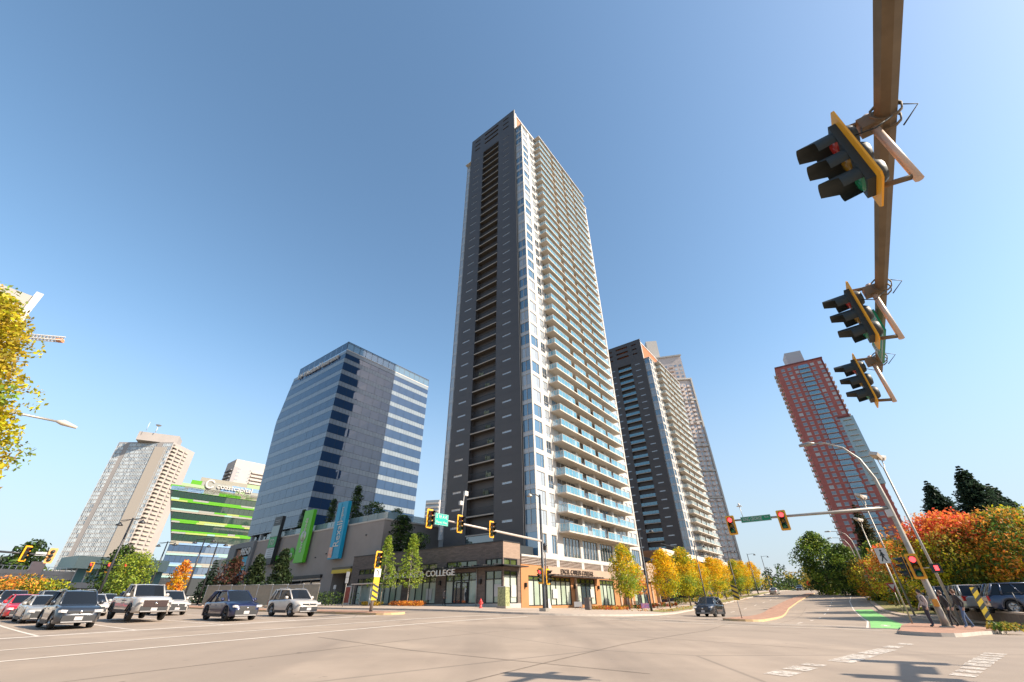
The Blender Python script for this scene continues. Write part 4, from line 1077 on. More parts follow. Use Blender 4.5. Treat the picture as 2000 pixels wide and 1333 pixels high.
b = MB(); b.box(-7.45, -7.2, -2.24, 29, -.2, PZ + .24); b.box(-7.2, -3.9, -2.24, -2.1, -.2, PZ + .24); b.build('plinth', mat('plinth_grey', (.34, .33, .31), rough=.8, var=.1), bs)
def shop_bay(t, face, u0, u1, z0_, z1_, n, films, band=None, dep=.16):
    cuts = [u0 + (u1 - u0) * i / n for i in range(1, n)]
    f = link('shop_window', frame_mesh('shop_window', u0, u1, z0_, z1_, face, mull=cuts, trans=(band,) if band else (), t=.10, d0=.05, d1=.2, m=DKMET), t)
    xs = [u0, *cuts, u1]
    for i in range(n):
        zt = band or z1_
        link('pane', pane_mesh('pane', xs[i] + .05, xs[i + 1] - .05, z0_ + .05, zt - .03, face, films[i % len(films)], (), dep), f)
        if band: link('pane', pane_mesh('pane', xs[i] + .05, xs[i + 1] - .05, zt + .03, z1_ - .05, face, SHOPG2, (), dep), f)
    return f
for i, (s, e) in enumerate(bays):
    shop_bay(bs, fA(-7.4), -e, -s, PZ + .25, 3.25 + ZB, [2, 4, 4, 4, 3][i], [[BLIND, SHOPG], [BLIND, GLASSD, GLASSD, SHOPG], [BLIND, SHOPG, SHOPG, BLIND], [SHOPG, BLIND], [BLIND, SHOPG]][i], 2.35 + ZB)
    shop_bay(bs, fA(-7.4), -e, -s, 3.75 + ZB, 4.55 + ZB, 3, [SHOPG2])
shop_bay(bs, fB(-2.2), -7.2, -4.5, PZ + .25, 3.25 + ZB, 2, [BLIND, BLIND], 2.75 + ZB)
shop_bay(bs, fB(-2.2), -7.2, -4.5, 3.75 + ZB, 4.55 + ZB, 2, [SHOPG2])
d_ = link('door', frame_mesh('door', -5.6, -3.6, PZ + .05, 2.2 + ZB, fA(-7.35), mull=(-4.6,), t=.12, d0=.0, d1=.1, m=DKMET), bs)
link('pane', pane_mesh('pane', -5.5, -3.7, PZ + .1, 2.15 + ZB, fA(-7.35), GLASSD, (-4.6,), .06), d_)
for (u, z0_, z1_) in ((-1.9, PZ + .95, PZ + 2.2), (10.0, PZ + .7, PZ + 2.0)): MB().box(-7.34, -7.3, u, u + 1.1, z0_, z1_).build('window_poster', POSTER, bs)
MB().box(-5.7, -4.7, -2.14, -2.1, PZ + .9, PZ + 2.1).build('window_poster', POSTER, bs)
b = MB()
b.box(-8.9, -7.4, -3.4, 22, 3.62 + ZB, 3.74 + ZB); b.box(-8.9, -4.0, -3.6, -2.2, 3.62 + ZB, 3.74 + ZB)
for k in range(14): b.box(-8.9, -7.4, -2 + 1.75 * k, -1.9 + 1.75 * k, 3.74 + ZB, 3.9 + ZB)
b.build('canopy', DKMET, bs)
put_text('sign_lettering', 'EXCEL CAREER COLLEGE', 1.0, mat('sign_letters', (.75, .70, .62), rough=.4), bs, (-8.85, 11.6, 3.2 + ZB), (0, 0, -math.pi / 2), .08, width=14.2)
for yb in (1.3, 8.4): MB().box(-7.7, -7.4, yb - .15, yb + .15, 1.9 + ZB, 2.4 + ZB).build('wall_lamp', DKMET, bs)
MB().tube([(-7.55, 1.9, PZ), (-7.55, 1.9, 3.5 + ZB)], .05, 6).build('downpipe', ALU, bs)

# ---- orange and cream shop row along the boulevard
TANR = mat('tan_render', (.36, .16, .06), rough=.8, var=.07, scale=.8)
CRM = mat('cream_render', (.34, .245, .18), rough=.8, var=.05, scale=.8)
osb = root('shop_row', 'ochre shopfront row with dark lettering under the white band of the tower', 'shop building')
gap = [(-2.35, 3.0), (3.0, 8.2), (9.9, 15.6), (17.2, 22.2), (30, 36.5)]
b = MB(); PZ2 = gab(4, -3) + .13
panel(b, -3.9, 41.3, -1.2, 4.05 + ZB, [(-2.35, 8.2, PZ2 + .3, 2.85 + ZB), (9.9, 15.6, PZ2 + .3, 2.85 + ZB), (17.2, 22.2, PZ2 + .1, 2.85 + ZB), (30.3, 36.5, PZ2 + .1, 2.7 + ZB)], fB(-2.3), .3)
b.quad((-3.9, -2.3, 4.05 + ZB), (41.3, -2.3, 4.05 + ZB), (41.3, -1.9, 4.05 + ZB), (-3.9, -1.9, 4.05 + ZB))
panel(b, 1.9, 2.3, -1.2, 4.05 + ZB, [], fA(-3.9), .1)
b.build('wall', TANR, osb)
MB().box(-3.6, 41.2, -1.9, .0, -1.2, 4.0 + ZB).build('core', JOINT, osb)
MB().box(2.2, 41.4, -2.42, -2.3, 3.05 + ZB, 4.07 + ZB).build('fascia', CRM, osb)
shop_bay(osb, fB(-2.3), -2.35, 8.2, PZ2 + .3, 2.85 + ZB, 8, [BLIND, SHOPG, BLIND, SHOPG, BLIND, BLIND, SHOPG, BLIND], 2.35 + ZB)
shop_bay(osb, fB(-2.3), 9.9, 15.6, PZ2 + .3, 2.85 + ZB, 4, [BLIND, GLASSD, GLASSD, BLIND], 2.2 + ZB)
shop_bay(osb, fB(-2.3), 17.2, 22.2, PZ2 + .1, 2.85 + ZB, 4, [SHOPG, BLIND, SHOPG], 2.2 + ZB)
shop_bay(osb, fB(-2.3), 30.3, 36.5, PZ2 + .1, 2.7 + ZB, 4, [SHOPG, GLASSD], 2.1 + ZB)
b = MB(); b.box(1.8, 16.5, -3.6, -2.42, 2.9 + ZB, 3.0 + ZB)
for k in range(16): b.box(2 + .93 * k, 2.1 + .93 * k, -3.7, -2.42, 3.0 + ZB, 3.1 + ZB)
b.build('canopy', mat('canopy_dark', (.08, .06, .055), rough=.6), osb)
put_text('sign_lettering', 'EXCEL CAREER COLLEGE', .8, mat('sign_letters_dark', (.05, .035, .03), rough=.5), osb, (10.2, -2.5, 3.55 + ZB), (0, 0, 0), .05, width=9.6)
for (u, z0_, z1_) in ((3.3, PZ2 + 1.1, PZ2 + 2.2), (13.9, PZ2 + 1.2, PZ2 + 2.3)): MB().box(u, u + 1.2, -2.3, -2.26, z0_, z1_).build('window_poster', POSTER, osb)
for u in (-3.1, 9.0, 16.4): MB().box(u - .12, u + .12, -2.6, -2.3, 1.5 + ZB, 2.0 + ZB).build('wall_lamp', DKMET, osb)
b = MB(); b.box(36.6, 41.3, -2.9, -2.42, 3.0 + ZB, 6.2 + ZB); b.box(41.0, 41.3, -2.9, 12, -1, 6.2 + ZB); b.build('white_end_wall', CRM, osb)
MB().box(30.2, 33.5, -2.9, -2.5, 2.2 + ZB, 2.95 + ZB).build('red_sign', mat('sign_red', (.5, .05, .03), rough=.5), osb)
for u in (9.2, 24.0, 26.3, 28.4, 38.5): MB().box(u, u + .5, -2.5, -2.31, PZ2 - .4, 2.9 + ZB).build('pier', CRM, osb)
# steel ramp canopy between the towers
rc = root('canopy_bridge', 'cream and brown walkway roof on struts between the two charcoal towers', 'walkway')
b = MB(); b.box(42, 95, -4.5, 4, 8.6 + ZB, 8.8 + ZB); b.build('deck', mat('brown_soffit', (.22, .12, .08), rough=.7), rc)
b = MB(); b.box(42, 95, -4.7, -4.5, 7.9 + ZB, 9.0 + ZB); b.build('fascia', mat('fascia_cream', (.62, .52, .44), rough=.7), rc)
b = MB()
for k in range(20): b.box(42.5 + 2.7 * k, 42.58 + 2.7 * k, -4.6, -4.55, 9.0 + ZB, 9.9 + ZB)
b.box(42, 95, -4.62, -4.54, 9.85 + ZB, 9.95 + ZB); b.build('railing', DKMET, rc)
for k in range(3):
    x = 52 + 15 * k; b = MB(); b.tube([(x, 0, 0.3), (x, 0, 5)], .35, 8); b.tube([(x, 0, 4.5), (x - 5, -3.5, 8.55 + ZB)], .28, 6); b.tube([(x, 0, 4.5), (x + 5, -3.5, 8.55 + ZB)], .28, 6); b.build('strut', mat('brown_soffit', (.22, .12, .08)), rc)
# ================================================================ traffic signals and lamps
STEEL = mat('galvanised_steel', (.34, .31, .27), rough=.5, metal=.55, var=.12, scale=3)
STEELW = mat('weathered_steel', (.15, .11, .065), rough=.6, metal=.25, var=.2, scale=2.5)
BLKP = mat('black_pole', (.035, .036, .04), rough=.45, metal=.2)
SIGY = mat('signal_yellow', (.80, .36, .012), rough=.5)
SIGO = mat('signal_back_orange', (.70, .30, .09), rough=.6)
SIGB = mat('signal_black', (.022, .028, .026), rough=.55)
LOFFR = mat('lens_red_off', (.34, .025, .02), rough=.15); LOFFA = mat('lens_amber_off', (.24, .13, .01), rough=.15); LOFFG = mat('lens_green_off', (.012, .15, .075), rough=.15)
LONR = mat('lens_red_lit', (.9, .05, .05), emit=2.4, ecol=(1, .045, .05)); LONG = mat('lens_green_lit', (.05, .8, .3), emit=2, ecol=(.03, .9, .35)); LONA = mat('lens_amber_lit', (.9, .4, .05), emit=1.5, ecol=(1, .35, .03))
SGREEN = mat('street_sign_green', (.0, .20, .085), rough=.4); STEAL = mat('street_sign_teal', (.0, .33, .25), rough=.4)
SWHITE = mat('street_sign_white', (.5, .48, .45), rough=.45)

def head_meshes():
    H = {}
    b = MB(); b.box(-.16, .16, -.08, 0, -.52, .52)
    for k in (-1, 0, 1): b.lathe([(.165, .02), (.16, .08), (.12, .14), (.01, .16)], 12, (0, 0, .345 * k), 'y')
    H['housing'] = b.mesh('housing', SIGB); H['housing_y'] = b.mesh('housing', SIGY)
    b = MB(); W, Z = .29, .645
    q = [(-W + .05, -Z), (W - .05, -Z), (W, -Z + .05), (W, Z - .05), (W - .05, Z), (-W + .05, Z), (-W, Z - .05), (-W, -Z + .05)]
    n = 8
    b.add([(x, .0, z) for x, z in q] + [(x, .02, z) for x, z in q], [tuple(range(n)), tuple(range(2 * n - 1, n - 1, -1))] + [(i, i + n, (i + 1) % n + n, (i + 1) % n) for i in range(n)])
    b.mi = [0, 1] + [0] * n
    H['plate'] = b.mesh('backplate', [SIGY, SIGO])
    b = MB(); seg = 14
    vs_ = []; r0, r1 = .155, .16
    for i in range(seg + 1):
        a = R(-35 + 250 * i / seg); ln = .30 if 20 < -35 + 250 * i / seg < 160 else .16
        vs_ += [(math.cos(a) * r0, -.075, math.sin(a) * r0), (math.cos(a) * r1, -.075 - ln * 1.25, math.sin(a) * r1 - .02)]
    b.add(vs_, [(2 * i, 2 * i + 1, 2 * i + 3, 2 * i + 2) for i in range(seg)], True)
    H['visor'] = b.mesh('visor', SIGB); H['visor_y'] = H['visor']
    for nm, m_ in (('r', LOFFR), ('a', LOFFA), ('g', LOFFG), ('R', LONR), ('A', LONA), ('G', LONG)):
        b = MB(); b.lathe([(.001, -.055), (.09, -.04), (.145, -.012), (.15, 0)], 16, (0, 0, 0), 'y'); H[nm] = b.mesh('lens', m_)
    return H
HM = head_meshes()
def head(parent, loc, rotz, lit='R', plate=True, n=3, nm='signal_head'):
    """a signal head facing local -y"""
    h = link(nm, HM['housing'], parent, loc, rotz)
    if plate: link('backplate', HM['plate'], h)
    for k, c in zip((1, 0, -1), 'rag'):
        link('visor', HM['visor'], h, (0, 0, .345 * k)); link('lens', HM[c.upper() if c.upper() == lit else c], h, (0, -.08, .345 * k))
    return h
def street_sign(parent, loc, rotz, text, w, hgt, m=SGREEN, lines=None, nm='street_name_sign'):
    b = MB(); b.box(-w / 2, w / 2, 0, .03, -hgt / 2, hgt / 2); s = b.build(nm, m, parent, loc, rotz)
    b = MB()
    for x0, x1, z0, z1 in ((-w / 2 + .02, w / 2 - .02, hgt / 2 - .035, hgt / 2 - .02), (-w / 2 + .02, w / 2 - .02, -hgt / 2 + .02, -hgt / 2 + .035), (-w / 2 + .02, -w / 2 + .035, -hgt / 2 + .035, hgt / 2 - .035), (w / 2 - .035, w / 2 - .02, -hgt / 2 + .035, hgt / 2 - .035)):
        b.box(x0, x1, -.006, 0, z0, z1)
    b.build('border', SWHITE, s)
    for (tx, sz, x, z, tw) in (lines or [(text, hgt * .75, 0, 0, w * .85)]): put_text('lettering', tx, sz, SWHITE, s, (x, -.008, z), (0, 0, 0), .002, width=tw)
    return s

# -- near mast: its arm passes over the camera's corner (a=-51..-39.7, b=-39.02)
x, y = AB(-52.5, -39.2); zg = gz(x, y)
nm_ = thing('traffic_signal_mast', 'weathered steel signal arm overhead with three heads seen from behind and below', 'traffic signal', (x, y, zg), ROTZ + .0117, 'overhead traffic signal masts')
AZm = 5.9 - zg
b = MB(); b.tube([(0, 0, 0), (0, 0, AZm + .35)], [.18, .15], 12); b.build('pole', STEELW, nm_)
b = MB(); b.tube([(.1, 0, AZm), (4.4, 0, AZm), (12.9, 0, AZm)], [.125, .108, .068], 8); b.sm = [False] * len(b.sm); b.build('arm', STEELW, nm_)
def mount(parent, u, z, side=1):
    """vertical pipe, clamp and two stand-off tubes for a head hung on side*b"""
    b = MB(); b.tube([(u, .13 * side, z - .98), (u, .13 * side, z + .12)], .04, 8); b.build('mount_pipe', mat('pipe_pale', (.55, .42, .33), rough=.45, metal=.3), parent)
    b = MB(); b.tube([(u, .13 * side, z - .93), (u, .40 * side, z - .88)], .03, 6); b.tube([(u, .13 * side, z + .06), (u, .40 * side, z + .1)], .03, 6); b.build('stand_off', STEELW, parent)
    b = MB(); b.box(u - .08, u + .08, .06 * side, .24 * side, z - .1, z + .06) if side > 0 else b.box(u - .08, u + .08, -.24, -.06, z - .1, z + .06)
    b.lathe([(.125, -.09), (.14, -.09), (.14, -.06), (.125, -.06)], 10, (u, 0, z), 'x'); b.lathe([(.125, .06), (.14, .06), (.14, .09), (.125, .09)], 10, (u, 0, z), 'x'); b.build('clamp', STEELW, parent)
    b = MB(); b.tube([(u - .1, 0, z - .14), (u - .2, .2 * side, z - .3), (u - .05, .4 * side, z - .1)], .008, 4); b.tube([(u, -.1 * side, z + .12), (u + .1, -.3 * side, z + .05), (u + .15, -.12 * side, z - .1)], .008, 4); b.build('cable', SIGB, parent)
for u in (5.55, 9.15, 12.2):
    mount(nm_, u, AZm)
    h_ = head(nm_, (u - .02, .42, AZm - .40), math.pi, 'x', True); h_.scale = (.9, .9, .9)
street_sign(nm_, (10.55, .14, AZm - .25), math.pi, '', 1.5, .45, SGREEN, [('King George', .26, -.12, .02, 1.1), ('BLVD', .14, .6, .02, .2)])
# -- a second mast stands right of the frame; its shadow falls into view
x, y = AB(-41.0, -45.3); zg2 = gz(x, y)
m2 = thing('traffic_signal_mast', 'signal mast standing outside the view whose shadow crosses the road', 'traffic signal', (x, y, zg2), ROTZ, 'overhead traffic signal masts')
b = MB(); b.tube([(0, 0, 0), (0, 0, 6.3)], [.18, .15], 12); b.build('pole', STEELW, m2)
b = MB(); b.tube([(.1, 0, 6), (8.2, 0, 6)], [.14, .09], 8); b.build('arm', STEELW, m2)
for u in (7.9, 5.0): head(m2, (u, .45, 5.7), math.pi, 'R', True)
for u in (7.9, 5.0): mount(m2, u, 6)
street_sign(m2, (6.6, .14, 5.75), math.pi, '', 1.4, .45, SGREEN, [('Fraser Hwy', .26, 0, 0, 1.1)])

# -- island mast with curved lamp bracket, red heads facing us
x, y = AB(-15.58, -39.6); zg = gz(x, y) + .14
im = thing('traffic_signal_mast', 'grey signal mast on the island with curved lamp bracket and green street name sign', 'traffic signal', (x, y, zg), ROTZ, 'overhead traffic signal masts')
zr = lambda rel: rel + ZB - zg
b = MB(); b.tube([(0, 0, 0), (0, 0, .5), (0, 0, 6.4), (0, .05, 7.9), (0, .35, 9.2), (0, .95, 10.1), (0, 1.8, 10.6), (0, 2.6, 10.75)], [.2, .17, .13, .10, .075, .06, .05, .045], 10); b.build('pole', STEEL, im)
b = MB(); b.box(-.3, .3, -.3, .3, 0, .06); b.build('base_plate', STEEL, im)
b = MB(); b.tube([(0, 2.4, 10.72), (0, 2.7, 10.75), (0, 3.35, 10.72)], [.06, .16, .1], 8); b.build('lamp_head', STEEL, im)
b = MB(); b.tube([(0, .1, zr(4.72)), (0, 9.4, zr(4.9))], [.11, .06], 8); b.build('arm', STEEL, im)
for bb in (-33.73, -30.4):
    u = bb + 39.6
    head(im, (-.35, u, zr(4.55)), -math.pi / 2, 'R'); b = MB(); b.tube([(-.06, u, zr(4.8)), (-.2, u, zr(4.8))], .04, 6); b.build('stand_off', STEEL, im)
street_sign(im, (-.14, 7.55, zr(4.85)), -math.pi / 2, '', 1.95, .38, SGREEN, [('KING GEORGE', .3, -.22, 0, 1.25), ('BLVD', .15, .72, .04, .26)])
b = MB(); b.tube([(0, 8.35, zr(4.9)), (0, 8.4, zr(5.8))], .02, 5); b.build('detector_post', STEEL, im)
b = MB(); b.box(-.16, .16, 8.24, 8.56, zr(5.8), zr(5.83)); b.lathe([(.05, 0), (.09, .1), (.02, .2)], 8, (0, 8.4, zr(5.83))); b.build('detector', SWHITE, im)
head(im, (-.32, .12, 2.9), -math.pi / 2, 'R'); head(im, (.05, .52, 2.9), math.pi, 'x')
b = MB(); b.box(-.3, -.12, -.95, -.5, 2.55, 3.0); h_ = b.build('pedestrian_signal', SIGB, im)
b = MB(); b.box(-.31, -.3, -.83, -.66, 2.66, 2.9); b.build('lens', LONR, h_)
b = MB(); b.tube([(-.05, -.1, 2.8), (-.15, -.55, 2.8)], .03, 6); b.tube([(-.05, 0, 2.45), (-.2, .1, 2.45)], .03, 6); b.tube([(0, .1, 3.3), (0, .45, 3.3)], .03, 6); b.build('bracket', STEEL, im)
b = MB(); b.box(-.26, -.15, -.12, .12, .95, 1.3); b.build('push_button', mat('button_orange', (.7, .3, .03), rough=.5), im)
b = MB(); b.box(-.2, .2, .0, .3, 5.6, 6.0); b.build('camera_box', SWHITE, im)

# -- mast on the tower's corner
x, y = AB(-14.84, -12.95); zg = gz(x, y) + .13
cm = thing('traffic_signal_mast', 'grey signal mast on the tower corner carrying three yellow heads and a lamp', 'traffic signal', (x, y, zg), ROTZ, 'overhead traffic signal masts')
b = MB(); b.tube([(0, 0, 0), (0, 0, .4), (0, 0, 10.0)], [.2, .16, .10], 10); b.build('pole', BLKP, cm)
b = MB(); b.box(-.35, .35, -.35, .35, 0, .25); b.build('base_plate', STEEL, cm)
b = MB(); b.tube([(0, 0, 9.75), (-.6, 0, 9.9), (-1.7, 0, 9.85)], .05, 6); b.build('lamp_arm', BLKP, cm)
b = MB(); b.lathe([(.02, .25), (.12, .2), (.3, 0), (.28, -.06), (.01, -.08)], 12, (-1.8, 0, 9.6)); b.build('lamp_head', STEEL, cm)
b = MB(); b.tube([(-.1, 0, zr(4.95)), (-8, 0, zr(5.15)), (-14.2, 0, zr(5.3))], [.11, .09, .055], 8); b.build('arm', mat('arm_pale', (.48, .41, .36), rough=.5, metal=.2), cm)
for u in (-7.9, -11.75, -14.9): head(cm, (u, -.3, zr(5.15)), 0, 'r'); 
b = MB()
for u in (-7.9, -11.75, -14.15): b.tube([(u, 0, zr(5.2)), (u - (.6 if u < -14 else 0), -.15, zr(5.2))], .04, 6)
b.build('stand_off', STEEL, cm)
street_sign(cm, (-13.55, -.15, zr(5.25)), 0, '', 1.35, .8, STEAL, [('E 98 AVE', .34, 0, .17, 1.1), ('Fraser Hwy', .28, 0, -.2, 1.1)])
b = MB(); b.tube([(-11.3, 0, zr(5.2)), (-11.1, 0, zr(7.6))], .03, 6); b.build('detector_post', SWHITE, cm)
b = MB(); b.box(-11.1, -10.75, -.1, .1, zr(7.4), zr(7.75)); b.box(-11.6, -11.3, -.1, .1, zr(6.6), zr(6.9)); b.build('detector', SWHITE, cm)
head(cm, (-.42, 0, 2.75), -math.pi / 2, 'R'); head(cm, (.3, -.35, 2.7), 0, 'r')
b = MB(); b.tube([(0, 0, 2.9), (-.3, 0, 2.9)], .03, 6); b.tube([(0, 0, 2.8), (.25, -.2, 2.8)], .03, 6); b.build('bracket', STEEL, cm)

# -- median signal on a short pole with hazard panel
x, y = AB(-27.6, -5.0); zg = gz(x, y) + .14
mp_ = thing('traffic_signal', 'yellow signal on a short grey pole with striped panel on the highway median', 'traffic signal', (x, y, zg), ROTZ)
b = MB(); b.tube([(0, 0, 0), (0, 0, 3.3)], [.13, .10], 10); b.build('pole', STEEL, mp_)
head(mp_, (-.1, -.14, 3.6), 0, 'x')
b = MB(); b.box(-.32, .32, -.18, -.15, 2.35, 2.95); s = b.build('keep_right_sign', SWHITE, mp_)
b = MB(); b.tube([(.05, -.19, 2.45), (.05, -.19, 2.75), (-.1, -.19, 2.85)], .03, 4); b.build('arrow', SIGB, s)
MB().box(-.28, .28, -.18, -.15, 1.9, 2.33).build('yellow_panel', mat('panel_yellow', (.55, .37, .015), rough=.5), mp_)
def hazard(parent, w, z0, z1, y, dirn=1):
    p_ = MB().box(-w, w, y, y + .02, z0, z1).build('striped_panel', mat('panel_yellow', (.78, .55, .02)), parent)
    n = int((z1 - z0) / .3)
    for k in range(n):
        z = z0 + .05 + (z1 - z0) * k / n
        MB().quad((-w, y - .006, z + (.0 if dirn > 0 else .2)), (w, y - .006, z + (.2 if dirn > 0 else 0)), (w, y - .006, z + (.36 if dirn > 0 else .14)), (-w, y - .006, z + (.14 if dirn > 0 else .36))).build('stripe', SIGB, p_)
hazard(mp_, .26, .75, 1.88, -.18, -1)

# -- far masts by the railway
def far_mast(px, py, d, base_off, lit, label):
    p = polar(px, py, d); zgm = gz(p.x, p.y)
    t = thing('traffic_signal_mast', label, 'traffic signal', (p.x, p.y, zgm), 0, 'overhead traffic signal masts')
    return t, p.z - zgm
t, h = far_mast(-60, 1073, 62, 0, 'x', 'signal arm over the queue with heads turned away, sticking out past the golden tree')
q = polar(104, 1081, 62); v = Vector((q.x, q.y)) - Vector(t.location.xy); L = v.length; t.rotation_euler = (0, 0, math.atan2(v.y, v.x))
b = MB(); b.tube([(0, 0, 0), (0, 0, h + .6)], .14, 8); b.build('pole', BLKP, t)
b = MB(); b.tube([(0, 0, h), (L, 0, h - .2)], [.1, .06], 8); b.build('arm', BLKP, t)
head(t, (L * .66, -.3, h - .15), math.pi * .2, 'x'); head(t, (L * .99, .3, h - .2), math.pi, 'x')
MB().box(L * .78, L * .92, -.05, .05, h - .25, h + .05).build('sign_back', ALU, t)
t, h = far_mast(292, 1110, 92, 0, 'R', 'three red signals on a black arm in front of the station')
q = polar(180, 1100, 92); v = Vector((q.x, q.y)) - Vector(t.location.xy); L = v.length; t.rotation_euler = (0, 0, math.atan2(v.y, v.x))
b = MB(); b.tube([(0, 0, 0), (0, 0, h + .6)], .14, 8); b.build('pole', BLKP, t)
b = MB(); b.tube([(0, 0, h), (L, 0, h + .4)], [.1, .06], 8); b.build('arm', BLKP, t)
for k in (.42, .7, .99): head(t, (L * k, .3, h - .1), math.pi * .85, 'R')

# -- lamp posts
LAMPS = mat('lamp_pale', (.52, .45, .38), rough=.5)
def lamp_double(px, py_base, d, py_top, label):
    p = polar(px, py_base, d); zgm = gz(p.x, p.y); zt = 9.0
    t = thing('street_lamp', label, 'street lamp', (p.x, p.y, zgm), R(-20), 'black double pendant lamps on the highway')
    b = MB(); b.tube([(0, 0, 0), (0, 0, zt)], [.14, .09], 8); b.build('pole', BLKP, t)
    b = MB(); b.tube([(-2.0, 0, zt - .15), (2.0, 0, zt - .15)], .04, 6); b.tube([(-1.9, 0, zt - .35), (0, 0, zt - .15), (1.9, 0, zt - .35)], .025, 5); b.build('arm', BLKP, t)
    for s in (-1, 1):
        b = MB(); b.lathe([(.03, .35), (.1, .25), (.38, 0), (.35, -.05), (.02, -.1)], 12, (2.0 * s, 0, zt - .65)); b.build('lamp_shade', BLKP, t)
    return t
lamp_double(188, 1170, 68, 0, 'tall black double pendant lamp in front of the beige tower')
lamp_double(285, 1165, 96, 0, 'black double pendant lamp before the green banded offices, half hidden by the white pickup')
lamp_double(362, 1160, 86, 0, 'black double pendant lamp with teal banner before the green banded offices')
for px, d in ((392, 92),):
    lamp_double(px, 1160, d, 0, 'black double pendant lamp beside the small dark conifer')
def lamp_single(a, b_, rz, label, hgt=9.2, m=BLKP, kind='street_lamp'):
    x, y = AB(a, b_); t = thing(kind, label, 'street lamp', (x, y, gz(x, y) + .13), rz, 'street lamps along the boulevard')
    b = MB(); b.tube([(0, 0, 0), (0, 0, .9), (0, 0, hgt)], [.16, .12, .075], 8); b.build('pole', m, t)
    b = MB(); b.tube([(0, 0, hgt - .2), (1.6, 0, hgt - .1)], .035, 6); b.build('arm', m, t)
    b = MB(); b.lathe([(.03, .3), (.1, .22), (.34, 0), (.3, -.05), (.02, -.1)], 12, (1.7, 0, hgt - .42)); b.build('lamp_shade', m, t)
    return t
RA = math.atan2(-BY, -BX)
lamp_single(6.8, -14.3, RA, 'black lamp post on the verge before the shop row, yellow tree at its side')
lamp_single(35.5, -13.0, RA, 'black lamp post among the yellow trees beside the pale glass balconies')
lamp_single(62, -12.6, RA, 'black lamp post by the last yellow street trees')
lamp_single(84, -12.6, RA, 'distant black lamp post where the boulevard crests')
lamp_single(104, -12.6, RA, 'farthest black lamp post beyond the crest of the boulevard')
# small heritage lamp by the tower corner
x, y = AB(-12.6, -11.8)
t = thing('street_lamp', 'short lantern lamp hung beside the corner signal mast', 'street lamp', (x, y, gz(x, y) + .13))
b = MB(); b.tube([(0, 0, 0), (0, 0, 5.2)], [.1, .05], 8); b.build('pole', BLKP, t)
b = MB(); b.lathe([(.02, .55), (.22, .3), (.26, .25), (.18, .2), (.13, -.15), (.02, -.2)], 10, (0, 0, 5.3)); b.build('lantern', BLKP, t)
def davit(a, b_, label, hgt=10.2):
    x, y = AB(a, b_); t = thing('street_lamp', label, 'street lamp', (x, y, gz(x, y) + .13), math.atan2(BY, BX), 'curved steel lamps on the east verge')
    b = MB(); b.tube([(0, 0, 0), (0, 0, hgt - 3), (.12, 0, hgt - 1.6), (.6, 0, hgt - .6), (1.4, 0, hgt - .1), (2.6, 0, hgt)], [.12, .09, .07, .06, .05, .04], 8); b.build('pole', STEEL, t)
    b = MB(); b.tube([(2.5, 0, hgt), (2.8, 0, hgt + .02), (3.4, 0, hgt)], [.05, .12, .07], 8); b.build('lamp_head', STEEL, t)
    return t
d1 = davit(43.8, -36.6, 'curved steel lamp carrying the 60 speed sign')
d2 = davit(62, -35.8, 'curved steel lamp with the round red plate on its post')
davit(84, -35.0, 'curved steel lamp in front of the big green tree, beyond the red plated one')
davit(112, -34.0, 'farthest curved steel lamp towards the crest')
def plate(t, w, h, z, m, txt=None, tm=SIGB, nm='sign_plate', sz=.3, y=-.16, rz=None):
    """flat sign on a post facing the camera's corner (-a)"""
    s = MB().box(-w / 2, w / 2, -.012, .012, z - h / 2, z + h / 2).build(nm, m, t); s.location = (0, 0, 0)
    s.rotation_euler = (0, 0, (-math.pi / 2 + ROTZ) - t.rotation_euler.z); off = Matrix.Rotation(s.rotation_euler.z, 3, 'Z') @ Vector((0, y, 0)); s.location = off
    if txt: put_text('lettering', txt, sz, tm, s, (0, -.018, z), (0, 0, 0), .003, width=w * .7)
    return s
plate(d1, .75, .95, 3.1, SWHITE, '60', sz=.6); plate(d1, .7, .75, 2.15, SGREEN, '1', SWHITE, sz=.4)
pd = plate(d2, .9, .9, 2.2, mat('sign_orange_red', (.75, .09, .02), rough=.5)); plate(d2, .6, .5, 3.3, SWHITE)
# floodlights over the car park
def flood(px, py, d, label, hgt):
    p = polar(px, py, d); zg_ = gz(p.x, p.y); t = thing('floodlight_pole', label, 'floodlight', (p.x, p.y, zg_), R(35), 'floodlight poles over the car park')
    b = MB(); b.tube([(0, 0, 0), (0, 0, hgt - .9)], [.1, .06], 8); b.build('pole', STEEL, t)
    b = MB()
    for s in (-1, 1): b.tube([(0, 0, hgt - .9), (.35 * s, 0, hgt - .8), (.5 * s, 0, hgt - .45), (.5 * s, 0, hgt - .15)], .035, 6)
    b.build('bracket', STEEL, t)
    for s in (-1, 1):
        b = MB(); b.box(-.38, .38, -.28, .28, -.12, .14); o = b.build('flood_lamp', LAMPS, t, (.55 * s, 0, hgt)); o.rotation_euler = (R(25), R(-20 * s), 0)
        b = MB(); b.box(-.33, .33, -.24, .24, -.14, -.12); b.build('lens', mat('flood_glass', (.4, .3, .2), rough=.2), o)
    return t
flood(1853, 1170, 44, 'tall twin floodlight in front of the red tree', 11.2)
flood(1772, 1170, 62, 'twin floodlight nearer the red brick tower', 11.2)
flood(1742, 1165, 80, 'twin floodlight farther off beside the big green tree', 10.5)

# ================================================================ signs and small street furniture
def post_sign(a, b_, label, hgt=2.6, rz=ROTZ, name='road_sign', zoff=.14, rad=.035, cat='road sign'):
    x, y = AB(a, b_); t = thing(name, label, cat, (x, y, gz(x, y) + zoff), rz)
    b = MB(); b.tube([(0, 0, 0), (0, 0, hgt)], rad, 6); b.build('post', STEEL, t); return t
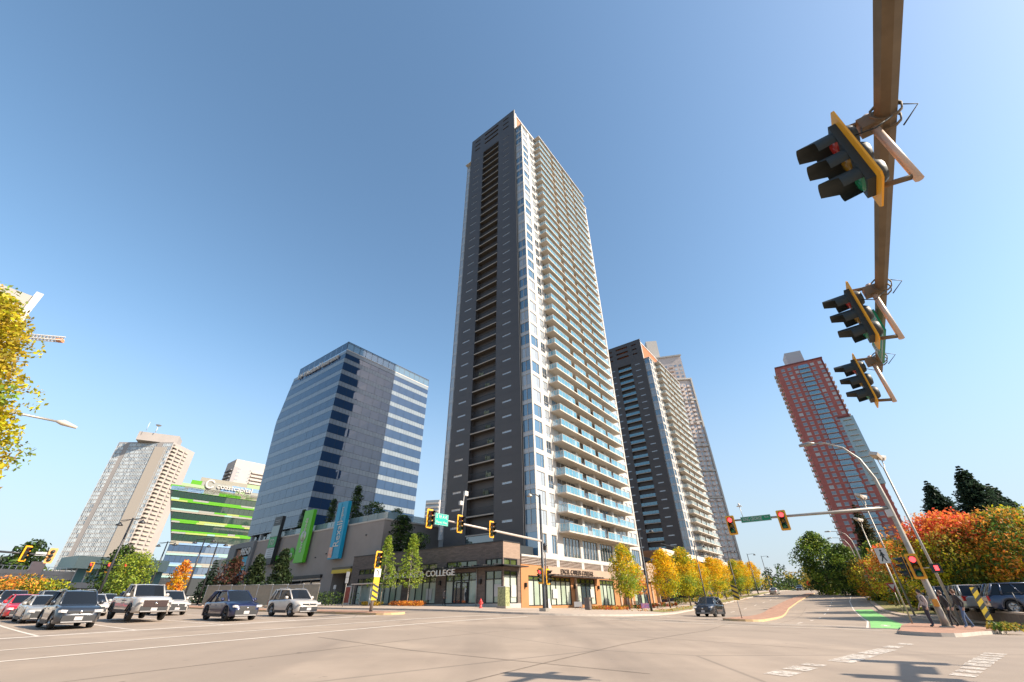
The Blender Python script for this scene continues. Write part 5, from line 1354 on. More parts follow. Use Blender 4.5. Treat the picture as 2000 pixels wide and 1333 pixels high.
# pedestrian sign on the island
t = post_sign(-9.6, -38.35, 'white walking man sign on a thin post at the island tip', 4.4, rad=.05)
s = plate(t, .62, .95, 3.95, SWHITE)
b = MB()
b.lathe([(.01, -.02), (.07, -.02), (.07, -.013), (.01, -.013)], 10, (0, 0, 4.26), 'y')
def limb(p, q, w): 
    dx, dz = q[0] - p[0], q[1] - p[1]; L = math.hypot(dx, dz); nx, nz = -dz / L * w, dx / L * w
    b.quad((p[0] - nx, -.02, p[1] - nz), (q[0] - nx, -.02, q[1] - nz), (q[0] + nx, -.02, q[1] + nz), (p[0] + nx, -.02, p[1] + nz))
limb((0, 4.17), (.01, 3.88), .07); limb((0, 4.12), (-.14, 3.92), .025); limb((.02, 4.12), (.15, 3.95), .025); limb((0, 3.9), (-.13, 3.6), .035); limb((.02, 3.9), (.14, 3.6), .035)
b.build('walking_man', SIGB, s)
# yield sign
t = post_sign(14.5, -38.6, 'red and white triangular yield sign on a thin post by the verge', 2.2, zoff=.14)
s = MB(); s.add([(-.5, -.06, 2.75), (.5, -.06, 2.75), (0, -.06, 1.85), (-.5, -.03, 2.75), (.5, -.03, 2.75), (0, -.03, 1.85)], [(0, 2, 1), (3, 4, 5), (0, 1, 4, 3), (1, 2, 5, 4), (2, 0, 3, 5)])
s = s.build('triangle', mat('sign_crimson', (.32, .03, .035), rough=.45), t); s.rotation_euler = (0, 0, -math.pi / 2)
s2 = MB(); s2.add([(-.27, -.066, 2.62), (.27, -.066, 2.62), (0, -.066, 2.14)], [(0, 2, 1)]); s2.build('triangle_inset', SWHITE, s)
# hazard markers
t = post_sign(-11.6, -28.5, 'yellow and black striped marker on the nose of the boulevard median', 1.6); t.rotation_euler = (0, 0, ROTZ - math.pi / 2); hazard(t, .21, 1.15, 2.15, -.06, -1)
t = post_sign(-17.3, -41.2, 'yellow and black chevron marker at the back of the island', 1.0); t.rotation_euler = (0, 0, ROTZ - math.pi / 2 + .5); hazard(t, .15, .4, 1.8, -.06, 1)
# orange roadwork signs far up the boulevard
for i, (a, b_, lb) in enumerate(((88, -23.9, 'orange roadwork sign standing on the far end of the median'), (96, -36, 'upper orange roadwork sign beyond the curved lamps'), (92, -37.2, 'lower orange roadwork sign by the trees beyond the curved lamps'))):
    t = post_sign(a, b_, lb, 1.6); s = MB(); s.add([(-.75, -.06, 1.9), (0, -.06, 1.15), (.75, -.06, 1.9), (0, -.06, 2.65), (-.75, -.03, 1.9), (0, -.03, 1.15), (.75, -.03, 1.9), (0, -.03, 2.65)], [(0, 1, 2, 3), (7, 6, 5, 4), (0, 4, 5, 1), (1, 5, 6, 2), (2, 6, 7, 3), (3, 7, 4, 0)])
    s.build('diamond', mat('sign_orange_red', (.75, .09, .02)), t); t.rotation_euler = (0, 0, ROTZ - math.pi / 2)
# small signs by the taupe wall
for (a, b_, lb, h) in ((-18.3, 13.2, 'thin white double sign on a post by the hedge', 3.6), (-8.5, 31.2, 'small white notice beside the yellow clearance bar', 2.6), (-8.0, 36.6, 'small white notice by the garage opening', 2.4)):
    t = post_sign(a, b_, lb, h, zoff=.13); t.rotation_euler = (0, 0, ROTZ - math.pi / 2 + .4)
    MB().box(-.22, .22, -.05, -.03, h - .55, h).build('plate', SWHITE, t)
    if h > 3: MB().box(-.2, .2, -.05, -.03, h - 1.2, h - .6).build('plate', SWHITE, t)
# banner pole in front of the taupe wall
x, y = AB(-17.5, 15.5)
# bus shelter
x, y = AB(-12.6, 17.2); bz = gz(x, y) + .13
t = thing('bus_shelter', 'glass bus shelter with pale canopy and red poster by the brick shop', 'bus shelter', (x, y, bz), ROTZ)
for (px_, py_) in ((-.6, -1.9), (-.6, 1.9), (.6, -1.9), (.6, 1.9)): MB().box(px_ - .04, px_ + .04, py_ - .04, py_ + .04, 0, 2.4).build('post', ALU, t)
b = MB(); b.box(-.95, .8, -2.3, 2.2, 2.4, 2.52); b.build('canopy', mat('canopy_shelter', (.5, .42, .36), rough=.5), t)
MB().box(.58, .61, -1.85, 1.85, .25, 2.3).build('glass_panel', RAILC, t); MB().box(-.5, .5, -1.92, -1.9, .25, 2.3).build('glass_panel', RAILC, t)
a_ = MB().box(-.95, -.81, 2.0, 3.3, .15, 2.3).build('poster_frame', ALU, t)
MB().box(-.97, -.95, 2.12, 3.18, .35, 2.15).build('poster', mat('poster_red', (.20, .015, .015), rough=.4, col2=(.34, .10, .07), scale=3), a_)
MB().box(.05, .5, -1.4, 1.4, .42, .5).build('bench_seat', mat('bench_wood', (.35, .25, .15), rough=.7), t)
# hydrant
x, y = AB(-12.2, -3.0)
t = thing('fire_hydrant', 'red fire hydrant on the pavement by the corner shop', 'hydrant', (x, y, gz(x, y) + .13))
HR = mat('hydrant_red', (.62, .05, .045), rough=.45)
b = MB(); b.lathe([(.01, 0), (.2, 0), (.2, .06), (.13, .08), (.13, .55), (.17, .57), (.17, .62), (.13, .66), (.09, .76), (.03, .8), (.03, .88), (.01, .88)], 14); b.build('body', HR, t)
b = MB(); b.lathe([(.01, -.24), (.075, -.24), (.075, .24), (.01, .24)], 10, (0, 0, .45), 'x'); b.lathe([(.01, -.25), (.09, -.25), (.09, 0)], 10, (0, 0, .42), 'y'); b.build('outlet', HR, t)
# wrapped utility box
x, y = AB(-9.9, -4.3)
t = thing('utility_box', 'tall utility box wrapped in a floral print on the pavement', 'utility box', (x, y, gz(x, y) + .13), ROTZ)
b = MB(); b.box(-.38, .38, -.55, .55, .22, 2.0); b.build('cabinet', mat('floral_wrap', (.42, .42, .20), rough=.5, col2=(.10, .11, .05), scale=6), t)
b = MB(); b.box(-.45, .45, -.65, .65, 0, .22); b.build('base', CONC, t); MB().box(-.41, .41, -.58, .58, 2.0, 2.06).build('cap', ALU, t)
# litter bin
x, y = AB(1.2, -8.6)
t = thing('litter_bin', 'brown litter bin on the pavement before the ochre shops', 'litter bin', (x, y, gz(x, y) + .13), ROTZ + .2)
BR = mat('bin_brown', (.13, .105, .09), rough=.6)
b = MB(); b.box(-.4, .4, -.32, .32, .06, 1.2); b.build('body', BR, t); MB().box(-.42, .42, -.34, .34, 1.2, 1.27).build('lid', BR, t); MB().box(-.25, .25, -.335, -.32, .9, 1.1).build('slot', SIGB, t); MB().box(-.36, .36, -.28, .28, 0, .06).build('foot', SIGB, t)
# folding sign, real-estate boards, bench
x, y = AB(-.9, -4.2)
t = thing('folding_sign', 'grey folding board standing under the ochre shop windows', 'folding sign', (x, y, gz(x, y) + .13), ROTZ)
for s in (-1, 1):
    o = MB().box(-.35, .35, -.02, .02, 0, 1.05).build('board', mat('board_grey', (.42, .41, .4), rough=.6), t, (0, .22 * s, 0)); o.rotation_euler = (R(12 * s), 0, 0)
for i, (a, b_, lb) in enumerate(((9.2, -12.6, 'low blue and red board on stakes beside the lamp post'), (3.0, -6.2, 'low white notice board by the brown bin'))):
    x, y = AB(a, b_); t = thing('notice_board', lb, 'notice board', (x, y, gz(x, y) + .13), ROTZ - math.pi / 2 + .5)
    MB().box(-.5, .5, -.02, .02, .25, .8).build('board', mat('board_blue_red', (.10, .12, .40), rough=.5, col2=(.6, .2, .2), scale=3) if i == 0 else POSTER, t)
    for s in (-.4, .4): MB().box(s - .03, s + .03, .02, .05, 0, .8).build('stake', STEEL, t)
x, y = AB(17.5, -8.2); t = thing('bench', 'dark park bench beside the shop row trees', 'bench', (x, y, gz(x, y) + .13), ROTZ)
for k in range(4): MB().box(-.9, .9, -.25 + .14 * k, -.14 + .14 * k, .43, .47).build('slat', DKMET, t)
for k in range(3): MB().box(-.9, .9, .32, .35, .55 + .13 * k, .65 + .13 * k).build('back_slat', DKMET, t)
for s in (-.75, .75): MB().box(s - .03, s + .03, -.25, .36, 0, .43).build('leg', DKMET, t)
# site fence behind the blue car, and hedge
def fence(a0, b0, a1, b1, n, label):
    x0, y0 = AB(a0, b0); x1, y1 = AB(a1, b1); rz = math.atan2(y1 - y0, x1 - x0); L = math.hypot(x1 - x0, y1 - y0)
    t = thing('site_fence', label, 'fence', (x0, y0, gz(x0, y0)), rz)
    for k in range(n):
        u = L * k / n; zz = gz(x0 + (x1 - x0) * k / n, y0 + (y1 - y0) * k / n) - t.location.z + .08
        o = MB().box(.06, L / n - .06, -.012, .012, .15, 2.35).build('mesh_panel', mat('fence_scrim', (.33, .28, .21), rough=.9, alpha=.82, var=.1, scale=2), t, (u, 0, zz))
        b = MB(); b.tube([(0, 0, 0), (0, 0, 2.5)], .035, 6); b.tube([(0, 0, 2.4), (L / n, 0, 2.4)], .025, 5); b.build('frame', ALU, t, (u, 0, zz))
        MB().box(-.15, .15, -.35, .35, -.08, .05).build('foot', CONC, t, (u, 0, zz))
fence(-23.5, 40, -20.0, 16, 8, 'brown screened site fence behind the blue car')
# low wall, railing and raised car park on the east side
CARZ = gab(6, -46) + .75
lot = [(-30, -53), (-12, -43.9), (14, -41.9), (40, -40.9), (60, -41), (60, -90), (-30, -90)]
me = MB(); me.prism([AB(*p) for p in lot][::-1], CARZ - 2.6, CARZ - .02); struct(me.build('car_park', ASPH))
wl = thing('retaining_wall', 'low brown retaining wall with wire railing below the car park', 'wall', (0, 0, 0))
WB = mat('wall_block', (.17, .125, .095), rough=.9, var=.25, scale=2)
pts = [(-30, -53), (-12, -43.9), (12, -42.1)]
for i in range(2):
    (a0, b0), (a1, b1) = pts[i], pts[i + 1]; n = 10
    for k in range(n):
        p = AB(a0 + (a1 - a0) * k / n, b0 + (b1 - b0) * k / n); q = AB(a0 + (a1 - a0) * (k + 1) / n, b0 + (b1 - b0) * (k + 1) / n)
        d_, n_, L_ = facade_frame(q, p)
        MB().prism(cell(q, p, .015, L_ - .015, 0, 0, .25, .3)[0], min(gz(*p), gz(*q)) - .3, CARZ + .02).build('block', WB, wl)
        MB().prism(cell(q, p, 0, L_, 0, 0, .3, .4)[0], CARZ + .02, CARZ + .12).build('coping_stone', CONC, wl)
        MB().tube([(*p, CARZ + .1), (*p, CARZ + 1.15)], .025, 6).build('railing_post', DKMET, wl)
        for z in (.45, .8, 1.12): MB().tube([(*p, CARZ + z), (*q, CARZ + z)], .012, 5).build('railing_wire', DKMET, wl)
# ================================================================ vehicles
TYRE = mat('tyre_rubber', (.018, .018, .018), rough=.85); RIM = mat('alloy_rim', (.42, .42, .42), rough=.3, metal=.8); RIMD = mat('dark_rim', (.06, .06, .065), rough=.35, metal=.6)
CGL = mat('car_glass', (.012, .015, .02), rough=.03, spec=.35, ior=1.45); PLAST = mat('black_trim', (.025, .025, .027), rough=.6); CHRM = mat('chrome', (.6, .58, .56), rough=.15, metal=1)
HLM = mat('headlamp', (.5, .46, .43), rough=.12, spec=1, coat=.5); TLM = mat('tail_lamp', (.5, .015, .012), rough=.15); PLT = mat('licence_plate_white', (.4, .37, .36), rough=.5)
GRIL = mat('grille_mesh', (.05, .03, .028), rough=.45, metal=.4)
CARS = {}
SPEC = {  # L length, W half width, H roof, ax front axle, rx rear axle, wr wheel radius, top line of the lower body, cabin (rear bottom, front bottom, roof rear, roof front)
 'suv':   dict(L=4.6, W=.92, H=1.68, ax=1.36, rx=-1.32, wr=.36, zb=.24, top=((-2.3, .95), (-2.1, 1.02), (.75, 1.06), (1.1, 1.06), (1.85, .96), (2.15, .86), (2.3, .66)), cab=(-2.18, 1.12, -1.75, .28), tw=.66),
 'suv_low': dict(L=4.65, W=.93, H=1.63, ax=1.45, rx=-1.38, wr=.37, zb=.22, top=((-2.3, .93), (-2.1, 1.0), (.75, 1.03), (1.15, 1.03), (1.9, .93), (2.2, .84), (2.33, .64)), cab=(-2.2, 1.18, -1.55, .25), tw=.64),
 'sedan': dict(L=4.65, W=.9, H=1.44, ax=1.4, rx=-1.35, wr=.33, zb=.19, top=((-2.33, .8), (-2.15, .98), (-1.6, 1.0), (.7, .93), (1.15, .92), (1.9, .80), (2.2, .70), (2.33, .52)), cab=(-1.75, 1.15, -.95, .3), tw=.58),
 'truck': dict(L=5.9, W=1.0, H=1.96, ax=1.85, rx=-1.9, wr=.42, zb=.44, top=((-2.95, 1.22), (-2.8, 1.28), (-.75, 1.28), (.95, 1.28), (1.25, 1.30), (2.35, 1.26), (2.75, 1.18), (2.95, .98)), cab=(-.85, 1.22, -.6, .52), tw=.78),
}
def lerp_pts(pts, x):
    if x <= pts[0][0]: return pts[0][1]
    for (x0, y0), (x1, y1) in zip(pts, pts[1:]):
        if x <= x1: t = (x - x0) / (x1 - x0); return y0 + (y1 - y0) * t
    return pts[-1][1]
def car_meshes(kind):
    if kind in CARS: return CARS[kind]
    S = SPEC[kind]; L, W, wr = S['L'], S['W'], S['wr']; zb = S['zb']; ar = wr + .07
    M = {}
    xs = [-L / 2, -L / 2 + .02, -L / 2 + .08]; x = -L / 2 + .2
    while x < L / 2 - .15: xs.append(x); x += .09
    xs += [L / 2 - .12, L / 2 - .08, L / 2 - .05, L / 2 - .025, L / 2 - .008, L / 2]
    for a in (S['ax'], S['rx']): xs += [a - ar, a - ar + .015, a + ar - .015, a + ar]
    xs = sorted(set(round(v, 3) for v in xs))
    secs = []
    for x in xs:
        e = min(x + L / 2, L / 2 - x)      # distance to the nearer end
        k = 1 - .30 * (1 - min(1, e / .75)) ** 2.2 if x > 0 else 1 - .16 * (1 - min(1, e / .6)) ** 2
        w = W * k; zt = lerp_pts(S['top'], x); z0 = zb + (.10 * (1 - min(1, e / .35)))
        if e < .13:
            q_ = (1 - e / .13) ** 2.4; w *= 1 - .07 * q_; zt -= .07 * q_; z0 += .05 * q_
        zo = z0
        for a in (S['ax'], S['rx']):
            if abs(x - a) < ar: zo = max(zo, wr + math.sqrt(ar * ar - (x - a) ** 2) * .98)
        zo = min(zo, zt - .12); sh = zt - .06; mid = zo + (sh - zo) * .5
        secs.append([(0, z0), (w - .28, z0), (w - .28, zo), (w - .035, zo), (w - .005, zo + .04), (w, mid), (w - .02, sh - .06), (w - .07, sh + .015), (w * .8, zt), (w * .4, zt + .02), (0, zt + .025)])
    n = len(secs[0]); b = MB()
    for s in (1, -1):
        b.add([(x, s * y, z) for x, sec in zip(xs, secs) for y, z in sec],
              [((i * n + j, i * n + j + 1, (i + 1) * n + j + 1, (i + 1) * n + j) if s < 0 else (i * n + j, (i + 1) * n + j, (i + 1) * n + j + 1, i * n + j + 1)) for i in range(len(xs) - 1) for j in range(n - 1)], True)
        for i in (0, len(xs) - 1):
            f = [(xs[i], s * y, z) for y, z in secs[i]]; b.add(f, [tuple(range(n))])
    M['body'] = b
    rb, fb, rr, fr = S['cab']; H, tw = S['H'], S['tw']; bw = W - .09
    zt = lambda x: lerp_pts(S['top'], x) - .02
    # glasshouse corner points: bottom and top rings
    B = {'rl': (rb, bw - .06, zt(rb)), 'fl': (fb, bw - .08, zt(fb)), 'ml': ((rb + fb) / 2, bw, zt(0)), 'trl': (rr, tw - .03, H - .06), 'tfl': (fr, tw - .02, H - .05)}
    g = MB()
    for s in (1, -1):
        P = {k: (v[0], s * v[1], v[2]) for k, v in B.items()}
        ring = [P['rl'], P['ml'], P['fl'], P['tfl'], P['trl']]; g.add(ring, [(0, 1, 2, 3, 4) if s < 0 else (4, 3, 2, 1, 0)])
    M['side_glass'] = g
    q = lambda a, b_: [(B[a][0], B[a][1], B[a][2]), (B[a][0], -B[a][1], B[a][2]), (B[b_][0], -B[b_][1], B[b_][2]), (B[b_][0], B[b_][1], B[b_][2])]
    def bulge(a, b_, dx):
        g = MB(); r = []
        for t in (0, .5, 1):
            A_, C_ = B[a], B[b_]; p = [A_[i] + (C_[i] - A_[i]) * t for i in range(3)]
            for s in (1, .6, 0, -.6, -1): r.append((p[0] + dx * (1 - s * s), p[1] * s, p[2] + .01))
        g.add(r, [(i * 5 + j, i * 5 + j + 1, (i + 1) * 5 + j + 1, (i + 1) * 5 + j) for i in range(2) for j in range(4)], True); return g
    M['windshield'] = bulge('fl', 'tfl', .10); M['rear_window'] = bulge('rl', 'trl', -.08)
    # roof and pillars
    r = MB(); st = [(rr - .06, tw - .03, H - .07), (rr + .1, tw, H - .02), ((rr + fr) / 2, tw + .01, H), (fr - .1, tw, H - .01), (fr + .08, tw - .02, H - .055)]
    rv = []
    for x, w, z in st: rv += [(x, w, z - .05), (x, w * .85, z), (x, 0, z + .02), (x, -w * .85, z), (x, -w, z - .05)]
    r.add(rv, [(i * 5 + j, i * 5 + j + 1, (i + 1) * 5 + j + 1, (i + 1) * 5 + j)[::-1] for i in range(4) for j in range(4)], True)
    for s in (1, -1):
        for a, b_, w in (('fl', 'tfl', .05), ('rl', 'trl', .075)):
            A_, C_ = Vector(B[a]), Vector(B[b_]); A_.y *= s; C_.y *= s
            r.tube([A_, C_], w, 6)
        m0, m1 = Vector(((rb + fb) / 2 - .1, (bw + .005) * s, zt(0))), Vector(((rr + fr) / 2 - .15, (tw + .015) * s, H - .05))
        r.tube([m0, m1], .04, 6)
        r.tube([Vector((rr, (tw) * s, H - .05)), Vector((fr, (tw + .0) * s, H - .045))], .045, 6)
        if kind.startswith('suv'):
            m0 = Vector((rb + .62, (bw - .02) * s, zt(0))); m1 = Vector((rr + .35, (tw + .005) * s, H - .06)); r.tube([m0, m1], .06, 6)
    M['roof'] = r
    t = MB(); t.lathe([(wr - .12, -.115), (wr - .02, -.115), (wr, -.08), (wr, .08), (wr - .02, .115), (wr - .12, .115)], 22, (0, 0, 0), 'y'); M['tyre'] = t
    ri = MB(); ri.lathe([(.05, .03), (.05, .1), (.001, .1)], 8, (0, 0, 0), 'y'); ri.lathe([(wr - .14, .06), (wr - .11, .112), (wr - .12, .02)], 18, (0, 0, 0), 'y')
    for k in range(5):
        a = 2 * math.pi * k / 5
        d = Vector((math.cos(a), 0, math.sin(a))); ri.tube([d * .04 + Vector((0, .095, 0)), d * (wr - .125) + Vector((0, .085, 0))], [.045, .035], 5)
    ri.lathe([(.001, .03), (wr - .12, .03)], 18, (0, 0, 0), 'y'); M['rim'] = ri
    for k in ('side_glass', 'windshield', 'rear_window'): M[k] = M[k].mesh(k, CGL)
    M['tyre'] = M['tyre'].mesh('tyre', TYRE); M['rim_l'] = M['rim'].mesh('rim', RIM); M['rim_d'] = M['rim'].mesh('rim', RIMD)
    CARS[kind] = M; return M

def car(label, kind, paint, loc, rotz, group, name='car', cat='car', dark_rim=False, rails=False, grille='slim', rear=False, bedcap=None):
    M = car_meshes(kind); S = SPEC[kind]; L, W, wr = S['L'], S['W'], S['wr']
    c = thing(name, label, cat, loc, rotz, group)
    link('body', M['body'].mesh('body', paint), c)
    link('roof', M['roof'].mesh('roof', paint), c)
    for k in ('side_glass', 'windshield', 'rear_window'): link(k, M[k], c)
    for x in (S['ax'], S['rx']):
        for s in (1, -1):
            w = bpy.data.objects.new('wheel', M['tyre']); COL.objects.link(w); w.parent = c; w.location = (x, s * (W - .15), wr); w.rotation_euler = (0, 0, 0 if s > 0 else math.pi)
            link('rim', M['rim_d' if dark_rim else 'rim_l'], w)
    zt = lambda x: lerp_pts(S['top'], x); xn = L / 2; hz = zt(xn - .15) - (.10 if kind != 'truck' else .12)
    for s in (1, -1):      # lamps and mirrors
        o = MB().add([(-.02, -.17, -.05), (.05, -.17, -.06), (.05, .17, -.035), (-.05, .19, -.02), (-.02, -.17, .05), (.03, -.17, .045), (.03, .17, .06), (-.05, .19, .05)], [(0, 3, 2, 1), (4, 5, 6, 7), (0, 1, 5, 4), (1, 2, 6, 5), (2, 3, 7, 6), (3, 0, 4, 7)]) if s > 0 else MB().add([(-.02, .17, -.05), (.05, .17, -.06), (.05, -.17, -.035), (-.05, -.19, -.02), (-.02, .17, .05), (.03, .17, .045), (.03, -.17, .06), (-.05, -.19, .05)], [(1, 2, 3, 0), (7, 6, 5, 4), (4, 5, 1, 0), (5, 6, 2, 1), (6, 7, 3, 2), (7, 4, 0, 3)])
        o = o.build('headlight', HLM, c, (xn - .085, s * (W * .70), hz)); o.rotation_euler = (0, R(-8), -s * R(30)); o.scale = (1.4, 1.2, 1.25)
        o = MB().box(-.06, .05, -.16, .16, -.14, .14).build('tail_light', TLM, c, (-xn + .06, s * (W - .28), zt(-xn + .1) - .16)); o.rotation_euler = (0, 0, s * R(14))
        mb = MB(); mb.lathe([(.01, -.1), (.09, -.09), (.11, 0), (.09, .09), (.01, .1)], 8, (0, 0, 0), 'y'); o = mb.build('mirror', paint, c, (S['cab'][1] - .42, s * (W + .06), zt(.8) + .08))
        MB().box(-.04, .02, -.06, .08, -.07, -.02).build('fog_lamp', PLAST, c, (xn - .06, s * (W - .36), S['zb'] + .26))
    gw = {'slim': (.50, .09, hz - .03), 'mesh': (.47, .24, hz - .10), 'big': (.62, .36, hz - .10)}[grille]
    g = MB().box(-.08, .03, -gw[0], gw[0], -gw[1] / 2, gw[1] / 2).build('grille', GRIL if grille == 'big' else PLAST, c, (xn - .015, 0, gw[2]))
    if grille != 'slim':
        for k in range(4): MB().box(.03, .04, -gw[0], gw[0], -gw[1] / 2 + gw[1] * (k + .3) / 4, -gw[1] / 2 + gw[1] * (k + .5) / 4).build('bar', mat('grille_bar', (.22, .21, .2), rough=.3, metal=.8) if grille == 'mesh' else GRIL, g)
    MB().box(-.06, .02, -W * .7, W * .7, 0, .25).build('lower_grille', PLAST, c, (xn - .005, 0, S['zb'] + .10))
    MB().box(-.04, .015, -W * .66, W * .66, 0, .05).build('bumper_trim', mat('trim_silver', (.36, .34, .33), rough=.4, metal=.5), c, (xn - .002, 0, S['zb'] + .05))
    MB().box(0, .02, -.16, .16, -.08, .08).build('licence_plate', PLT, c, (xn + .016, 0, S['zb'] + .22 if kind != 'truck' else .62))
    MB().box(-.02, 0, -.16, .16, -.08, .08).build('licence_plate', PLT, c, (-xn - .01, 0, .62 if kind != 'truck' else .7))
    mb = MB(); mb.lathe([(.001, .03), (.07, .025), (.075, 0)], 10, (0, 0, 0), 'x'); mb.build('emblem', CHRM, c, (xn + .02, 0, gw[2] + .02))
    if rails:
        for s in (1, -1): mb = MB(); mb.tube([(-1.6, s * (S['tw'] - .05), S['H'] - .02), (-1.3, s * (S['tw'] - .05), S['H'] + .05), (.1, s * (S['tw'] - .05), S['H'] + .05), (.3, s * (S['tw'] - .05), S['H'] - .03)], .022, 6); mb.build('roof_rail', PLAST if rails == 2 else CHRM, c)
    for s in (1, -1):
        for k, xd in enumerate(((S['cab'][0] + S['cab'][1]) / 2 + .35, (S['cab'][0] + S['cab'][1]) / 2 - .55)):
            MB().box(-.1, .1, -.012, .012, -.018, .018).build('door_handle', paint, c, (xd - .05, s * (W + .006), zt(0) - .2))
        MB().box(S['rx'] + wr + .12, S['ax'] - wr - .12, -.02, .02, S['zb'] - .02, S['zb'] + .14).build('sill', PLAST, c, (0, s * (W - .012), 0))
    if kind == 'suv':
        for s in (1, -1):
            for ax_ in (S['ax'], S['rx']):
                mb = MB(); mb.tube([(ax_ + math.cos(R(5 + 170 * q / 10)) * (wr + .085), s * (W - .012), wr + math.sin(R(5 + 170 * q / 10)) * (wr + .075)) for q in range(11)], .035, 6); mb.build('arch_trim', PLAST, c)
    if kind == 'truck':
        mb = MB(); mb.box(-L / 2 + .12, S['cab'][0] - .15, -W + .16, W - .16, 1.2, 1.335); mb.build('bed_cover', PLAST, c)
        for s in (1, -1):
            for ax_ in (S['ax'], S['rx']):
                mb = MB(); mb.tube([(ax_ + math.cos(R(10 + 160 * q / 10)) * (wr + .10), s * (W - .01), wr + math.sin(R(10 + 160 * q / 10)) * (wr + .08)) for q in range(11)], .05, 6); mb.build('wheel_flare', PLAST, c)
    return c
def paint(nm, col, metal=.35): return mat('paint_' + nm, col, rough=.28, metal=metal, coat=1., spec=.5)
PW = paint('white', (.44, .40, .36), 0); PG = paint('graphite', (.035, .04, .05)); PB = paint('navy', (.012, .016, .06)); PR = paint('red', (.55, .012, .02), .1); PS = paint('silver', (.36, .34, .31), .3); PK = paint('black', (.02, .022, .028)); PBG = paint('blue_grey', (.03, .045, .085))
QG = 'cars queueing on the highway'
RQ = math.atan2(-BY, -BX)        # facing the crossing
def qcar(label, kind, p, a, bf, **k):
    """bf: b of the front axle"""
    S = SPEC[kind]; bc = bf + S['ax']; x, y = AB(a, bc); x2, y2 = AB(a, bc + 1.5)
    c = car(label, kind, p, (x, y, gz(x, y) + .005), RQ, QG, **k)
    c.rotation_euler = (0, math.atan2(gz(x2, y2) - gz(x, y), 1.5), RQ); return c
qcar('dark grey SUV first in the outer queue lane', 'suv', PG, -44.95, -3.6, rails=1)
tk = qcar('white lifted pickup truck with lettering on its door', 'truck', PW, -41.0, -.4, name='pickup_truck', cat='pickup truck', grille='big', dark_rim=True)
tk.location.z += .06
DEC = mat('door_decal', (.12, .16, .12), rough=.5)
b = MB()
for k in range(5): b.box(.05 + .14 * k, .14 + .14 * k, 0, .004, .92, 1.0)
b.box(.1, .65, 0, .004, .82, .86); b.box(.33, .39, 0, .004, 1.0, 1.14)
o = b.build('door_lettering', DEC, tk, (-.2, -SPEC['truck']['W'] - .012, .1))
qcar('navy blue SUV with chrome barred grille at the stop line', 'suv_low', PB, -37.35, -4.9, grille='mesh', dark_rim=True)
qcar('white SUV with roof rails nearest the median', 'suv', PW, -32.75, -3.9, rails=1)
qcar('white SUV with dark grille behind the navy one', 'suv', PW, -37.0, 8.0, grille='mesh')
qcar('silver sedan behind the dark grey SUV', 'sedan', PS, -45.0, 4.4)
qcar('bright red sedan behind the silver sedan', 'sedan', PR, -45.2, 10.8)
qcar('black SUV behind the red sedan', 'suv', PK, -45.1, 17.6)
qcar('black sedan behind the black SUV at the edge of the golden tree', 'sedan', PBG, -45.0, 25.0)
qcar('white sedan following the pickup truck', 'sedan', PW, -41.2, 11.5)
qcar('dark SUV with roof rails farther back in the pickup lane', 'suv', PG, -41.3, 20.0, rails=1)
qcar('dark blue SUV third in the navy SUV lane', 'suv_low', PBG, -37.2, 16.8)
qcar('silver SUV behind the dark railed SUV', 'suv', PS, -41.3, 28.0)
qcar('black SUV near the railway columns', 'suv', PK, -45.1, 33.0)
qcar('silver sedan fourth in the navy SUV lane', 'sedan', PS, -37.2, 26.0)
# boulevard
def rcar(label, kind, p, a, b_, away=False, rz=0, z=None, grp='cars on the boulevard', **k):
    x, y = AB(a, b_); s = -1 if not away else 1; x2, y2 = AB(a + 1.5 * s, b_); rot = math.atan2(AY * s, AX * s) + rz
    c = car(label, kind, p, (x, y, (gz(x, y) + .005) if z is None else z), rot, grp, **k)
    if z is None: c.rotation_euler = (0, -math.atan2(gz(x2, y2) - gz(x, y), 1.5), rot)
    return c
rcar('black SUV with bright headlamps coming down the boulevard beside the striped marker', 'suv_low', PK, -1.8, -23.6, grille='mesh', dark_rim=True)
rcar('silver sedan driving up the far boulevard by the kerb', 'sedan', PS, 84, -16.4, True)
rcar('white hatchback seen from behind beyond the median', 'suv_low', PW, 88, -27.2, True)
rcar('silver sedan at the crest left of the white hatchback', 'sedan', PS, 118, -24.6, True)
rcar('dark car with lit headlamps at the crest of the boulevard', 'sedan', PK, 125, -17.5)
# car park
PKG = 'cars in the raised car park'
def pcar(label, kind, p, px, d, rz, **k):
    q = polar(px, 1160, d); return car(label, kind, p, (q.x, q.y, CARZ), rz, PKG, **k)
pcar('dark blue SUV parked at the railing under the red tree', 'suv', PBG, 2012, 45, R(-30))
pcar('black hatchback parked with its tail to the railing', 'suv_low', PK, 1935, 47, R(60))
pcar('silver SUV parked behind the wire railing', 'suv', PS, 1885, 49, R(60))
pcar('dark grey SUV parked behind the island pedestrians', 'suv', PG, 1838, 52, R(60))
pcar('white van-like SUV deeper in the car park', 'suv', PW, 1935, 62, R(60))
pcar('graphite sedan deep in the car park under the trees', 'sedan', PG, 1850, 66, R(60))
